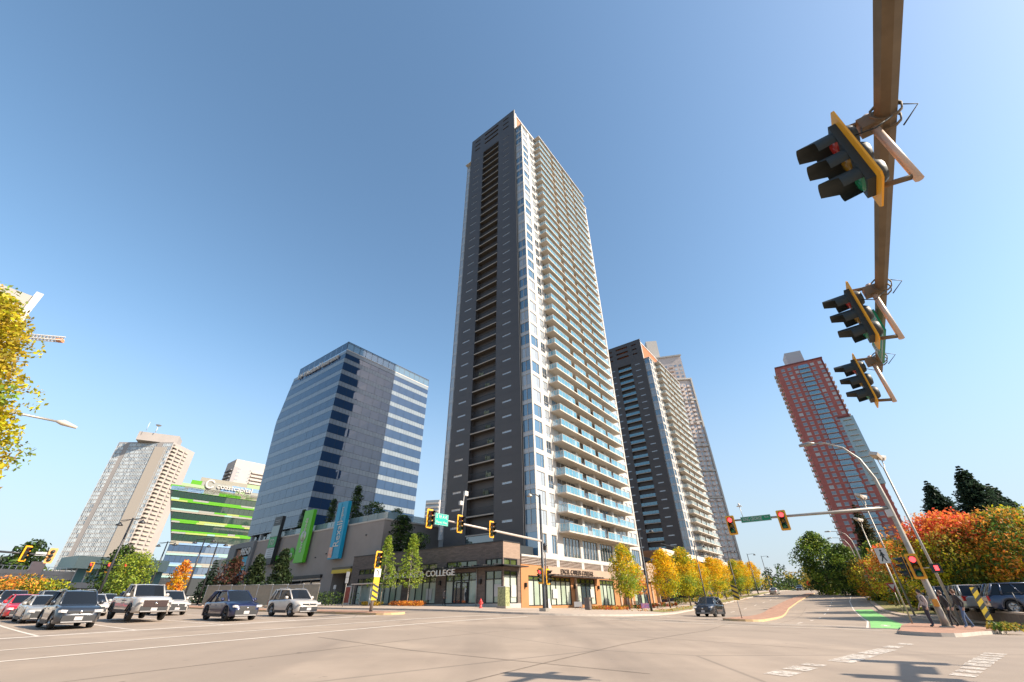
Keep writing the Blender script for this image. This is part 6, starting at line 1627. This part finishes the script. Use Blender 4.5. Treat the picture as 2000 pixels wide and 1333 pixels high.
# ================================================================ trees and plants
BARK = mat('bark', (.11, .085, .065), rough=.95, var=.3, scale=6, bump=.5, bscale=18)
BARKP = mat('bark_pale', (.26, .22, .18), rough=.95, var=.2, scale=6)
def leafm(nm, col, isl=.35, hue=.02):
    m = mat('leaf_' + nm, col, rough=.55, island=isl, hue=hue, spec=.3)
    t = m.node_tree; p = t.nodes['Principled BSDF']
    if not any(n.type == 'BSDF_TRANSLUCENT' for n in t.nodes):
        tr = t.nodes.new('ShaderNodeBsdfTranslucent'); mx_ = t.nodes.new('ShaderNodeMixShader'); mx_.inputs[0].default_value = .42
        src = p.inputs['Base Color'].links[0].from_socket
        t.links.new(src, tr.inputs[0]); o = t.nodes['Material Output']
        t.links.new(p.outputs[0], mx_.inputs[1]); t.links.new(tr.outputs[0], mx_.inputs[2]); t.links.new(mx_.outputs[0], o.inputs[0])
    return m
LY = leafm('yellow', (.78, .47, .015), hue=.02); LYG = leafm('yellow_green', (.50, .44, .02), hue=.03); LO = leafm('orange', (.70, .29, .04), hue=.025)
LR = leafm('red', (.78, .15, .06), hue=.02); LG = leafm('green', (.09, .15, .025), hue=.03); LBG = leafm('bright_green', (.24, .32, .04), hue=.03); LDG = leafm('dark_green', (.028, .05, .018), hue=.02)
LP = leafm('purple', (.11, .045, .03), hue=.02); LOL = leafm('olive', (.34, .26, .04), hue=.03); LGOLD = leafm('gold', (.46, .35, .02), hue=.03); NEED = leafm('needle', (.03, .055, .03), .4, .02); NEEDB = leafm('needle_brown', (.10, .075, .03), .4, .03)

def leaves(mb, c, r, n, size, rg, flat=.75, up=.35):
    for _ in range(n):
        while True:
            p = Vector((rg.uniform(-1, 1), rg.uniform(-1, 1), rg.uniform(-1, 1)))
            if .15 < p.length < 1: break
        p *= (p.length ** -.35)
        q = Vector(c) + Vector((p.x * r, p.y * r, p.z * r * flat))
        nrm = Vector((rg.gauss(0, 1), rg.gauss(0, 1), rg.gauss(up, 1))).normalized()
        u = nrm.orthogonal().normalized(); u.rotate(Matrix.Rotation(rg.uniform(0, 6.3), 3, nrm)); v = nrm.cross(u)
        s = size * rg.uniform(.6, 1.35)
        mb.add([q - u * s, q - v * s * .55 + u * s * .1, q + u * s, q + v * s * .55 + u * s * .1], [(0, 1, 2, 3)])

def tree_meshes(seed, H, z0, rad, nclump, per, size, pick, trunk_r=.12, bark=BARK, shape='oval', cl=None, lean=0, flat=.75):
    """crown of many leaf clumps inside an uneven envelope + trunk with limbs"""
    rg = random.Random(seed); cr = MB(); tr = MB(); mats = []
    cl = cl or rad * .36; cents = []
    for i in range(nclump):
        t = (i + .5) / nclump; z = z0 + (H - z0) * (t ** .9)
        k = (z - z0) / (H - z0)
        if shape == 'oval': env = math.sin(math.pi * min(1, k * .92 + .10)) ** .62
        elif shape == 'cone': env = (1 - k) ** .85 * .95 + .06
        elif shape == 'vase': env = (.45 + .75 * k) if k < .6 else math.sqrt(max(0, 1 - ((k - .6) / .42) ** 2)) * .9
        elif shape == 'round': env = math.sqrt(max(0.02, 1 - (2 * k - 1) ** 2))
        elif shape == 'dome': env = math.sqrt(max(.02, 1 - k * k)) * min(1, .75 + k * 2)
        elif shape == 'barrel': env = max(.05, 1 - abs(2 * k - 1) ** 4) ** .5
        elif shape == 'column': env = .8 * min(1, (1 - k) * 3.0 + .12) * min(1, k * 6 + .5)
        env *= .8 + .35 * noise.noise((math.cos(i * 2.4) * 1.3, math.sin(i * 2.4) * 1.3, seed + z * .4))
        a = i * 2.39996 + rg.uniform(-.4, .4); rr = rad * env * math.sqrt(rg.uniform(.12, 1))
        c = (math.cos(a) * rr + lean * k, math.sin(a) * rr, z); cents.append((c, k))
        m_ = pick(c, k, rg)
        if m_ not in mats: mats.append(m_)
        cr.cur = mats.index(m_); leaves(cr, c, cl * rg.uniform(.65, 1.25) * (1 if shape != 'cone' else (1.15 - k * .6)), per, size, rg, flat)
    zt = z0 + (H - z0) * .72
    tr.tube([(0, 0, -.15), (.02, 0, z0 * .6), (lean * .1, .03, z0), (lean * .5, 0, zt)], [trunk_r * 1.25, trunk_r, trunk_r * .85, trunk_r * .25], 8)
    for c, k in cents[::max(1, nclump // 16)]:
        if k > .8: continue
        s = max(z0 * .75, c[2] - abs(c[0]) * .5 - .6)
        tr.tube([(lean * .1, 0, s), (c[0] * .5 + lean * .1, c[1] * .5, (s + c[2]) / 2 + .15), c], [trunk_r * .45, trunk_r * .28, trunk_r * .08], 5)
    return cr.mesh('crown', mats), tr.mesh('trunk', bark)

def plant(meshes, label, x, y, z, rz, sc, name='tree', cat='tree', group=None):
    t = thing(name, label, cat, (x, y, z), rz, group); t.scale = (sc, sc, sc) if not hasattr(sc, '__len__') else sc
    link('crown', meshes[0], t)
    if meshes[1]: link('trunk', meshes[1], t)
    return t
pk = lambda *w: (lambda c, k, rg: rg.choice(w))
def conifer_meshes(seed, H, rad, z0=.6, tiers=26, m=NEED, dens=1.0, m2=None):
    rg = random.Random(seed); cr = MB(); tr = MB()
    tr.tube([(0, 0, -.2), (0, 0, H * .98)], [H * .018, .02], 7)
    for i in range(tiers):
        k = i / (tiers - 1); z = z0 + (H - z0) * k; R_ = rad * (1 - k) ** .8 * rg.uniform(.8, 1.15) + .12
        nb = max(4, int(9 * (1 - k * .5) * dens))
        for j in range(nb):
            a = 2 * math.pi * (j + rg.random()) / nb; L = R_ * rg.uniform(.65, 1.2); d = Vector((math.cos(a), math.sin(a), 0)); s = Vector((-d.y, d.x, 0))
            for f in (.3, .55, .8, 1.0):
                if L > .8: cr.cur = 1 if (m2 and rg.random() < .4) else 0; leaves(cr, d * (L * f) + Vector((0, 0, z - L * f * .3)), .25 + .2 * L * (1 - f * .6), 7, .2, rg, .55)
            seg = max(3, int(L / .33))
            for q in range(seg):
                f = (q + .6) / seg; p = d * (L * f) + Vector((0, 0, z - L * f * .28 + rg.uniform(-.08, .08))); w = (.24 + .24 * L * (1 - f * .75)) * rg.uniform(.7, 1.2)
                cr.cur = 1 if (m2 and rg.random() < .4) else 0
                for sg in (-1, 1):
                    tip = p + s * sg * w + d * w * .55 + Vector((0, 0, -.16 * w - rg.uniform(0, .12)))
                    cr.add([p - d * .16, p + d * .2 + Vector((0, 0, .05)), tip, p - d * .05 + s * sg * w * .45 + Vector((0, 0, -.1))], [(0, 3, 2, 1)])
    return cr.mesh('crown', [m, m2] if m2 else m), tr.mesh('trunk', BARK)

# street trees on the boulevard, turning yellow
yt = [tree_meshes(11 + i, 7.4, 1.7, 2.5, 105, 70, .12, (lambda c, k, rg: rg.choice((LY, LY, LY, LYG)) if k > .38 else rg.choice((LYG, LYG, LBG, LY))), .09, BARK) for i in range(2)]
ytg = tree_meshes(15, 7.5, 1.6, 2.4, 105, 70, .12, (lambda c, k, rg: rg.choice((LYG, LYG, LY, LBG)) if k > .45 else rg.choice((LBG, LBG, LYG))), .09)
yts = tree_meshes(17, 5.6, 1.9, 1.5, 50, 40, .12, pk(LY, LO, LYG), .06)
YG = 'yellowing street trees on the boulevard'
for me, a, b_, rz, sc, lb in ((ytg, 11.0, -9.6, .3, 1.0, 'full yellow green tree before the ochre shops, first of the boulevard row'), (yts, 15.5, -9.4, 1.2, 1.0, 'thin golden sapling between lamp post and first boulevard tree'), (yt[0], 21.8, -11.4, 2.2, 1.02, 'golden yellow tree just behind the verge lamp post'),
                        (ytg, 29.5, -12.1, 4.0, 1.08, 'tallest tree of the boulevard row, green below and yellow on top'), (yt[1], 37.5, -12.0, 5.0, .9, 'yellow tree in front of the second lamp post'), (yt[0], 48, -11.9, 1.0, .98, 'yellow tree in the middle of the boulevard row'), (yt[1], 54, -11.9, 3.0, .95, 'yellow tree next to the dark glass block end'),
                        (ytg, 68, -11.8, 2.0, .95, 'yellow green tree behind the third lamp post'), (yt[0], 76, -11.8, 3.3, .95, 'yellow tree near the parked far silver car'), (yt[1], 88, -11.8, .6, .95, 'last yellow tree before the crest')):
    x, y = AB(a, b_); plant(me, lb, x, y, gz(x, y) + .14, rz, sc, 'street_tree', 'tree', YG)
# young green trees at the corner shop
gy = [tree_meshes(21 + i, 8.2, 2.0, 2.5, 130, 30, .10, pk(LBG, LBG, LBG, leafm('lime', (.32, .38, .04))), .06, BARKP, 'cone', cl=.42, flat=.4) for i in range(2)]
for me, a, b_, lb, sc in ((gy[0], -11.2, 15.6, 'young bright green tree behind the median signal', 1.02), (gy[1], -11.2, 10.2, 'young bright green tree in front of the white college lettering', 1.0)):
    x, y = AB(a, b_); plant(me, lb, x, y, gz(x, y) + .13, rnd.random() * 6, sc, 'street_tree', 'tree', 'young green trees by the corner shop')
# dark trees by the taupe wall and beyond
dk = tree_meshes(31, 6.6, 1.0, 2.3, 70, 44, .2, pk(LDG, LDG, leafm('deep', (.04, .06, .02))), .12, shape='cone', cl=.75)  # leaf colours darkened to carry the shade of the blocks around them
for px, d, lb, sc in ((536, 74, 'dark green conical tree under the green lettering', 1.05), (487, 82, 'dark green conical tree at the portal', 1.0)):
    p = polar(px, 1165, d); plant(dk, lb, p.x, p.y, gz(p.x, p.y), px, sc, 'street_tree', 'tree', 'dark trees along the taupe wall')
p = polar(441, 1160, 86); plant(tree_meshes(33, 6.2, 1.2, 2.4, 50, 36, .2, pk(LP, LP, LDG), .1, shape='oval'), 'purple leaved tree before the stone screen', p.x, p.y, gz(p.x, p.y), 0, 1)
p = polar(402, 1160, 98); plant(conifer_meshes(35, 6.6, 2.0, tiers=16, dens=.8), 'small dark conifer before the green banded offices', p.x, p.y, gz(p.x, p.y), 0, 1)
p = polar(339, 1165, 90); plant(tree_meshes(36, 5.8, 1.0, 1.5, 40, 34, .18, pk(LO, LY, LO), .08), 'small orange tree before the green banded offices', p.x, p.y, gz(p.x, p.y), 0, 1)
p = polar(243, 1165, 92); plant(tree_meshes(37, 6.4, .8, 3.2, 80, 70, .15, pk(LBG, LBG, LG, leafm('lime', (.32, .38, .04))), .12, shape='round'), 'bright green spreading tree below the station', p.x, p.y, gz(p.x, p.y), 0, 1)
p = polar(205, 1165, 104); plant(tree_meshes(38, 8.2, .8, 3.4, 60, 40, .25, pk(LDG, LG, LDG), .14, shape='oval'), 'dark green tree at the station corner', p.x, p.y, gz(p.x, p.y), 0, 1)
p = polar(30, 1160, 112); plant(tree_meshes(39, 3.0, .2, 5.2, 80, 60, .18, pk(LO, LOL, LO, LG), .12, shape='round'), 'orange brown bushy tree under the railway', p.x, p.y, gz(p.x, p.y), 0, 1)
p = polar(80, 1160, 112); plant(tree_meshes(40, 2.8, .2, 4.2, 70, 60, .18, pk(LBG, LYG, LG), .12, shape='round'), 'light green bushy tree under the railway', p.x, p.y, gz(p.x, p.y), 0, 1)
p = polar(20, 1150, 215); plant(tree_meshes(41, 17, 2, 7, 70, 40, .55, pk(LDG, LG), .3), 'dark tree rising behind the railway', p.x, p.y, gz(p.x, p.y), 0, 1)
# golden tree close on the left
_e = polar(30, 945, 21.5); _az = math.atan2(_e.x, _e.y) - math.asin(3.5 / 21.5)
p = Vector((math.sin(_az) * 21.5, math.cos(_az) * 21.5, 0))
gold = tree_meshes(45, 10.3, 2.9, 3.3, 320, 170, .074, (lambda c, k, rg: rg.choice((LGOLD, LGOLD, LOL, LYG, LBG, LGOLD))), .2, cl=.7, shape='dome')
plant(gold, 'big golden green tree at the left edge close to the queue', p.x, p.y, gz(p.x, p.y) + .13, .5, 1.0)
# lamp whose arm reaches out of that tree
q = polar(-25, 820, 27); e = polar(150, 836, 27)
t = thing('street_lamp', 'grey lamp arm reaching out from the golden tree', 'street lamp', (q.x, q.y, gz(q.x, q.y)), math.atan2(e.y - q.y, e.x - q.x))
L = math.hypot(e.x - q.x, e.y - q.y); hz_ = e.z - t.location.z
b = MB(); b.tube([(0, 0, 0), (0, 0, hz_ - .4), (.25, 0, hz_ + .1), (L * .75, 0, hz_ + .1)], [.12, .08, .06, .045], 8); b.build('pole', STEEL, t)
b = MB(); b.tube([(L * .72, 0, hz_ + .1), (L * .8, 0, hz_ + .1), (L, 0, hz_)], [.05, .13, .06], 8); b.build('lamp_head', LAMPS, t)

# east side trees
CZ = CARZ
mp_red = lambda c, k, rg: (rg.choice((LR, LR, LO)) if k + .22 * noise.noise((c[0] * .35, c[1] * .35, 3)) > .70 else (rg.choice((LO, LOL, LOL, LYG, LG)) if k > .42 else rg.choice((LOL, LG, LYG, LG))))
p = polar(1905, 1150, 60); plant(tree_meshes(51, 7.7, 1.5, 5.8, 270, 100, .125, mp_red, .22, shape='round', cl=1.25), 'big red topped maple over the parked cars', p.x, p.y, CZ - .4, .4, 1)
p = polar(2030, 1150, 58); plant(tree_meshes(52, 7.4, 1.4, 4.5, 140, 80, .14, (lambda c, k, rg: rg.choice((LO, LOL, LYG, LG, LG))), .18, shape='round', cl=1.2), 'orange and green maple at the right edge', p.x, p.y, CZ - .4, 2, 1)
p = polar(1775, 1150, 72); plant(tree_meshes(53, 6.8, 1.0, 3.6, 110, 70, .14, (lambda c, k, rg: rg.choice((LO, LO, LR, LOL)) if k > .5 else rg.choice((LOL, LG, LYG))), .16, shape='round', cl=1.0), 'smaller orange maple left of the big red one', p.x, p.y, CZ - .6, 1, 1)
p = polar(1990, 1040, 80); plant(tree_meshes(54, 9.4, 3, 5.0, 120, 80, .2, pk(LBG, LYG, LBG, LG), .25, shape='round', cl=1.5), 'bright green tree behind the red maple', p.x, p.y, gz(p.x, p.y), 1, 1)
cn = conifer_meshes(61, 19, 6.2, 1.5, 46, dens=2.8)
for px, d, sc, lb in ((1890, 104, 1.03, 'tall dark fir behind the red maple'), (1810, 112, 1.0, 'dark fir left of the tallest fir'), (1928, 108, .88, 'shorter dark fir right of the tallest fir')):
    p = polar(px, 945, d); plant(cn, lb, p.x, p.y, gz(p.x, p.y) - .5, px, sc, 'fir_tree', 'tree', 'dark firs behind the car park')
p = polar(1672, 1000, 118); plant(conifer_meshes(62, 17.5, 3.6, 1, 42, NEEDB, 2.6, NEED), 'brownish conifer in front of the red brick tower', p.x, p.y, gz(p.x, p.y) - 1, 0, 1, 'fir_tree')
gt = [tree_meshes(65 + i, 13, 1.0, 6.0, 150, 90, .23, pk(LG, LG, LBG, LDG), .3, shape='oval', cl=1.7) for i in range(2)]
for i, (px, d, sc, lb) in enumerate(((1618, 128, .98, 'big green tree at the bend of the boulevard'), (1668, 122, .75, 'green tree in front of the brownish conifer'), (1735, 104, .7, 'low green tree by the curved lamps'), (1772, 92, .66, 'low green tree right of the curved lamps'))):
    p = polar(px, 1140, d); plant(gt[i % 2], lb, p.x, p.y, gz(p.x, p.y) - .8, i * 1.7, sc, 'tree', 'tree', 'green trees at the bend')
ol = tree_meshes(68, 7.0, .5, 4.2, 110, 70, .17, pk(LOL, LYG, LG, LO), .16, shape='round', cl=1.3)
for i, (px, d, sc, lb) in enumerate(((1722, 96, .9, 'olive bush tree behind the yield sign'), (1760, 86, .9, 'olive bush tree behind the walking man sign'), (1700, 118, .9, 'olive bush tree behind the 60 sign'))):
    p = polar(px, 1150, d); plant(ol, lb, p.x, p.y, gz(p.x, p.y) - .6, i * 2.1, sc, 'tree', 'tree', 'olive bush trees on the east verge')
# far wood on the horizon, one mass
b = MB(); rg = random.Random(5); b2 = [LDG, LG, LOL, LDG]
for i in range(620):
    px = rg.uniform(1400, 2000) if rg.random() < .6 else rg.uniform(-300, 2300); d = rg.uniform(190, 330); h = rg.uniform(3, 11) * (1.1 if rg.random() < .3 else .8)
    p = polar(px, 1160, d); b.cur = rg.randrange(4)
    z0_ = gz(p.x, p.y) if d < 400 else 3
    for q in range(3): leaves(b, (p.x + rg.uniform(-3, 3), p.y + rg.uniform(-3, 3), z0_ + h * (q + .5) / 3), 3.2 * (1.1 - q * .3), 34, .42, rg, .9)
o = stuff(b.build('far_wood', b2)); o['label'] = 'dark wood along the far horizon'; o['category'] = 'wood'
# hedge and planting
def bush(nm, label, cat, a0, a1, b0, b1, h, m, n, size, zoff=.13, kind='stuff'):
    b = MB(); rg = random.Random(int(abs(a0 * 7 + b0 * 13)) + n); ms = m if isinstance(m, list) else [m]
    for i in range(n):
        a, bb = rg.uniform(a0, a1), rg.uniform(b0, b1); x, y = AB(a, bb); b.cur = rg.randrange(len(ms))
        leaves(b, (x, y, gz(x, y) + zoff + h * .5), h * .55, 26, size, rg, .9)
    o = b.build(nm, ms); stuff(o); o['label'] = label; o['category'] = cat; return o
bush('hedge', 'dark green hedge along the taupe wall', 'hedge', -15.5, -11.5, 20, 34, 1.7, [LDG, LG, LDG], 90, .12)
bush('ornamental_grass', 'rust coloured grasses round the young green tree', 'grass', -12.2, -10.2, 7.5, 12.6, .55, [LO, leafm('rust', (.40, .13, .03))], 70, .09)
bush('flower_bed', 'yellow flowers at the foot of the median signal', 'flowers', -13, -11, 14.5, 17, .5, [LY, LOL], 30, .08)
bush('ground_cover', 'red ground cover in the bed before the ochre shops', 'ground cover', 3.4, 12, -9.8, -6.8, .42, [leafm('crimson', (.42, .06, .03)), LOL, LO], 110, .08)
bush('ground_cover', 'red and green ground cover under the boulevard trees', 'ground cover', 14, 34, -9.8, -6.5, .45, [leafm('crimson', (.42, .06, .03)), LG, LOL], 130, .09)
bush('ground_cover', 'leafy ground cover under the far boulevard trees', 'ground cover', 36, 90, -10.5, -6, .8, [LG, LOL, LYG], 170, .14)
bush('fallen_leaves', 'yellow fallen leaves on the verge', 'leaves', 4, 60, -15.8, -11.3, .05, [LY, LO, LOL], 160, .06, .16)
bush('weeds', 'weeds at the foot of the chevron marker', 'weeds', -18.6, -16.6, -42.2, -41.0, .35, [LG, LOL], 26, .07)
bush('verge_shrubs', 'dry shrubs on the east verge', 'shrubs', 14, 60, -44.5, -41.5, 1.3, [LOL, LDG, LP], 120, .16)
# evergreens on the roof terrace
ced = tree_meshes(71, 6.0, .3, .95, 60, 50, .11, pk(LDG, LG), .06, shape='column', cl=.5)
TZ = 12.1 + ZB
for (b_, a, sc, lb) in ((58.3, -2.6, .92, 'columnar cedar on the terrace left of the green sign'), (47.0, -2.6, 1.05, 'columnar cedar on the terrace between green and teal signs'), (39.2, -2.4, 1.3, 'tallest columnar cedar on the terrace behind the teal sign')):
    x, y = AB(a, b_); plant(ced, lb, x, y, TZ, b_, sc, 'cedar', 'shrub', 'columnar cedars on the roof terrace')
rs = tree_meshes(72, 3.2, .5, 1.7, 40, 40, .12, pk(LDG, LG), .06, shape='round', cl=.6)
for (b_, a, sc, lb) in ((34.0, -1.5, 1.3, 'rounded shrub tree on the roof terrace'), (37.0, -2.4, .8, 'small rounded shrub at the foot of the tallest cedar'), (30.4, -2.0, .7, 'small shrub near the terrace corner'), (27.6, -1.0, .75, 'small shrub at the terrace corner')):
    x, y = AB(a, b_); plant(rs, lb, x, y, TZ, b_, sc, 'shrub', 'shrub', 'shrubs on the roof terrace')
x, y = AB(-4.6, 21.2); plant(ced, 'broad dark cedar on the brick shop roof', x, y, 6.38 + ZB, 1, (2.1, 2.1, .95), 'cedar', 'shrub')
for (b_, lb) in ((16.3, 'dark shrub on the brick shop roof beside the ladder frame'), (18.6, 'dark shrub on the brick shop roof beside the broad cedar')):
    x, y = AB(-4.8, b_); plant(rs, lb, x, y, 6.38 + ZB, b_, .85, 'shrub', 'shrub')
x, y = AB(52, -5.5); plant(tree_meshes(75, 7.5, 1, 3.2, 60, 40, .2, pk(LBG, LG, LYG), .12, shape='round'), 'leafy tree under the walkway roof', x, y, gz(x, y), 0, 1)

# ================================================================ people
SKIN = mat('skin', (.48, .30, .22), rough=.55)
def person(label, x, y, z, rz, cols, pose, hair=(.03, .02, .015), pack=False, group=None, sc=1.0, extra=None):
    """cols: top, trousers, shoes. pose: foot offsets (l, r) along the walk, arm swing (l, r), lean"""
    V = []; E = []; Rr = []
    def v(p, r, par=None):
        V.append(p); Rr.append(r); i = len(V) - 1
        if par is not None: E.append((par, i))
        return i
    ln = pose.get('lean', 0); fl, fr = pose.get('feet', (0, 0)); al, ar_ = pose.get('arms', (0, 0)); bl, br = pose.get('bend', (.1, .1))
    pel = v((0, 0, .95), .135); sp_ = v((ln * .3, 0, 1.15), .125, pel); ch = v((ln * .7, 0, 1.36), .15, sp_); nk = v((ln * .9, 0, 1.49), .06, ch)
    hd = v((ln + .01, 0, 1.6), .092, nk); v((ln + .02, 0, 1.71), .075, hd); v((ln + .10, 0, 1.585), .028, hd)
    hands = []
    for s, f, a, be in ((1, fl, al, bl), (-1, fr, ar_, br)):
        hp = v((0, .095 * s, .9), .095, pel); kn = v((f * .55 + abs(f) * .18 + .02, .1 * s, .5), .065, hp); an = v((f, .1 * s, .1), .045, kn); v((f + .15, .12 * s, .045), .042, an)
        sh = v((ln * .75, .185 * s, 1.41), .068, ch); el = v((ln * .75 + a * .5 - .04, .235 * s, 1.14), .05, sh); wr_ = v((ln * .75 + a + be, .22 * s, .92), .036, el); pm = v((ln * .75 + a + be * 1.3, .22 * s, .86), .036, wr_)
        hands.append(V[wr_])
        for k in range(4): e = v((ln * .75 + a + be * 1.4 + .028 * (k - 1.5), .225 * s, .81), .011, pm); v((ln * .75 + a + be * 1.4 + .028 * (k - 1.5) + .01, .212 * s, .77 + .008 * abs(k - 1.5)), .009, e)
        e = v((ln * .75 + a + be * 1.3 + .05, .2 * s, .85), .012, pm); v((ln * .75 + a + be * 1.3 + .065, .19 * s, .81), .009, e)
    me = bpy.data.meshes.new('skeleton'); me.from_pydata(V, E, []); o = bpy.data.objects.new('skeleton', me); COL.objects.link(o)
    mo = o.modifiers.new('s', 'SKIN'); mo.use_smooth_shade = True
    for i, sv in enumerate(me.skin_vertices[0].data): sv.radius = (Rr[i], Rr[i] * (1.25 if i in (0, 1, 2) else 1)); sv.use_root = (i == 0)
    o.modifiers.new('d', 'SUBSURF').levels = 1
    dg = bpy.context.evaluated_depsgraph_get(); dg.update(); bm_ = bpy.data.meshes.new_from_object(o.evaluated_get(dg)); bpy.data.objects.remove(o)
    bm_.name = 'body'; bm_.materials.clear()
    for i, c in enumerate(cols): bm_.materials.append(mat('cloth_%.2f_%.2f_%.2f' % c, c, rough=.85, var=.12, scale=9))
    bm_.materials.append(SKIN)
    for p in bm_.polygons:
        c = p.center; p.use_smooth = True
        k = 0
        if c.z < .085: k = 2
        elif c.z < .97 and abs(c.y) < .19: k = 1
        if c.z > 1.50: k = 3
        for h in hands:
            if c.z < h[2] + .01 and abs(c.y) > .17 and c.z > .7: k = 3
        p.material_index = k
    t = thing('person', label, 'person', (x, y, z), rz, group); t.scale = (sc,) * 3
    link('body', bm_, t)
    b = MB(); pr = [(0.001, .135), (.05, .125), (.085, .08), (.1, .03), (.098, -.02), (.085, -.06)]
    b.lathe(pr, 12, (ln - .012, 0, 1.635)); b.build('hair', mat('hair_%.2f' % hair[0], hair, rough=.7), t)
    b = MB()
    for s in (-1, 1): b.box(ln + .088, ln + .098, .028 * s - .012, .028 * s + .012, 1.622, 1.634)
    b.box(ln + .085, ln + .098, -.022, .022, 1.545, 1.552); b.build('face_features', mat('face_dark', (.09, .04, .035)), t)
    if pack:
        b = MB(); b.box(-.27, -.11, -.16, .16, 1.02, 1.42); b.box(-.31, -.27, -.11, .11, 1.06, 1.25); b.build('backpack', mat('backpack_grey', (.05, .055, .06), rough=.8), t)
        b = MB()
        for s in (-1, 1): b.tube([(-.14, .12 * s, 1.1), (.1, .13 * s, 1.2), (.13, .12 * s, 1.36), (-.05, .12 * s, 1.46), (-.14, .11 * s, 1.4)], .018, 5)
        b.build('straps', mat('backpack_grey', (.05, .055, .06)), t)
    return t
def at_ab(a, b_, off=.14): x, y = AB(a, b_); return x, y, gz(x, y) + off
fwd_b = math.atan2(BY, BX)
person('person in pale jacket with dark backpack waiting on the island', *at_ab(-16.1, -39.05), fwd_b + .5, ((.42, .34, .31), (.045, .042, .055), (.05, .05, .05)), dict(feet=(.06, -.04), arms=(.0, .05), bend=(.05, .12)), pack=True, group='people on the island')
person('person in black jacket and black trousers behind the signal pole', *at_ab(-14.2, -40.1), fwd_b + .25, ((.035, .032, .035), (.025, .024, .026), (.12, .1, .09)), dict(feet=(.16, -.18), arms=(-.1, .12), lean=.05), hair=(.10, .05, .03), group='people on the island')
person('person in black jacket and blue jeans nearest the chevron marker', *at_ab(-15.7, -40.55), fwd_b + .35, ((.04, .036, .038), (.09, .14, .24), (.3, .28, .26)), dict(feet=(.2, -.2), arms=(-.14, .14), lean=.06), hair=(.13, .06, .03), group='people on the island')
person('person in dark clothes walking past the college door', *at_ab(-9.3, 5.6, .13), ROTZ - 1.2, ((.14, .12, .11), (.03, .03, .03), (.03, .03, .03)), dict(feet=(.12, -.1), arms=(.08, -.06)))
person('person in blue top and pink trousers by the verge shrubs', *at_ab(4.5, -43.4, .2), 1.0, ((.05, .12, .45), (.5, .08, .14), (.1, .1, .1)), dict(feet=(.05, 0)), sc=.9)
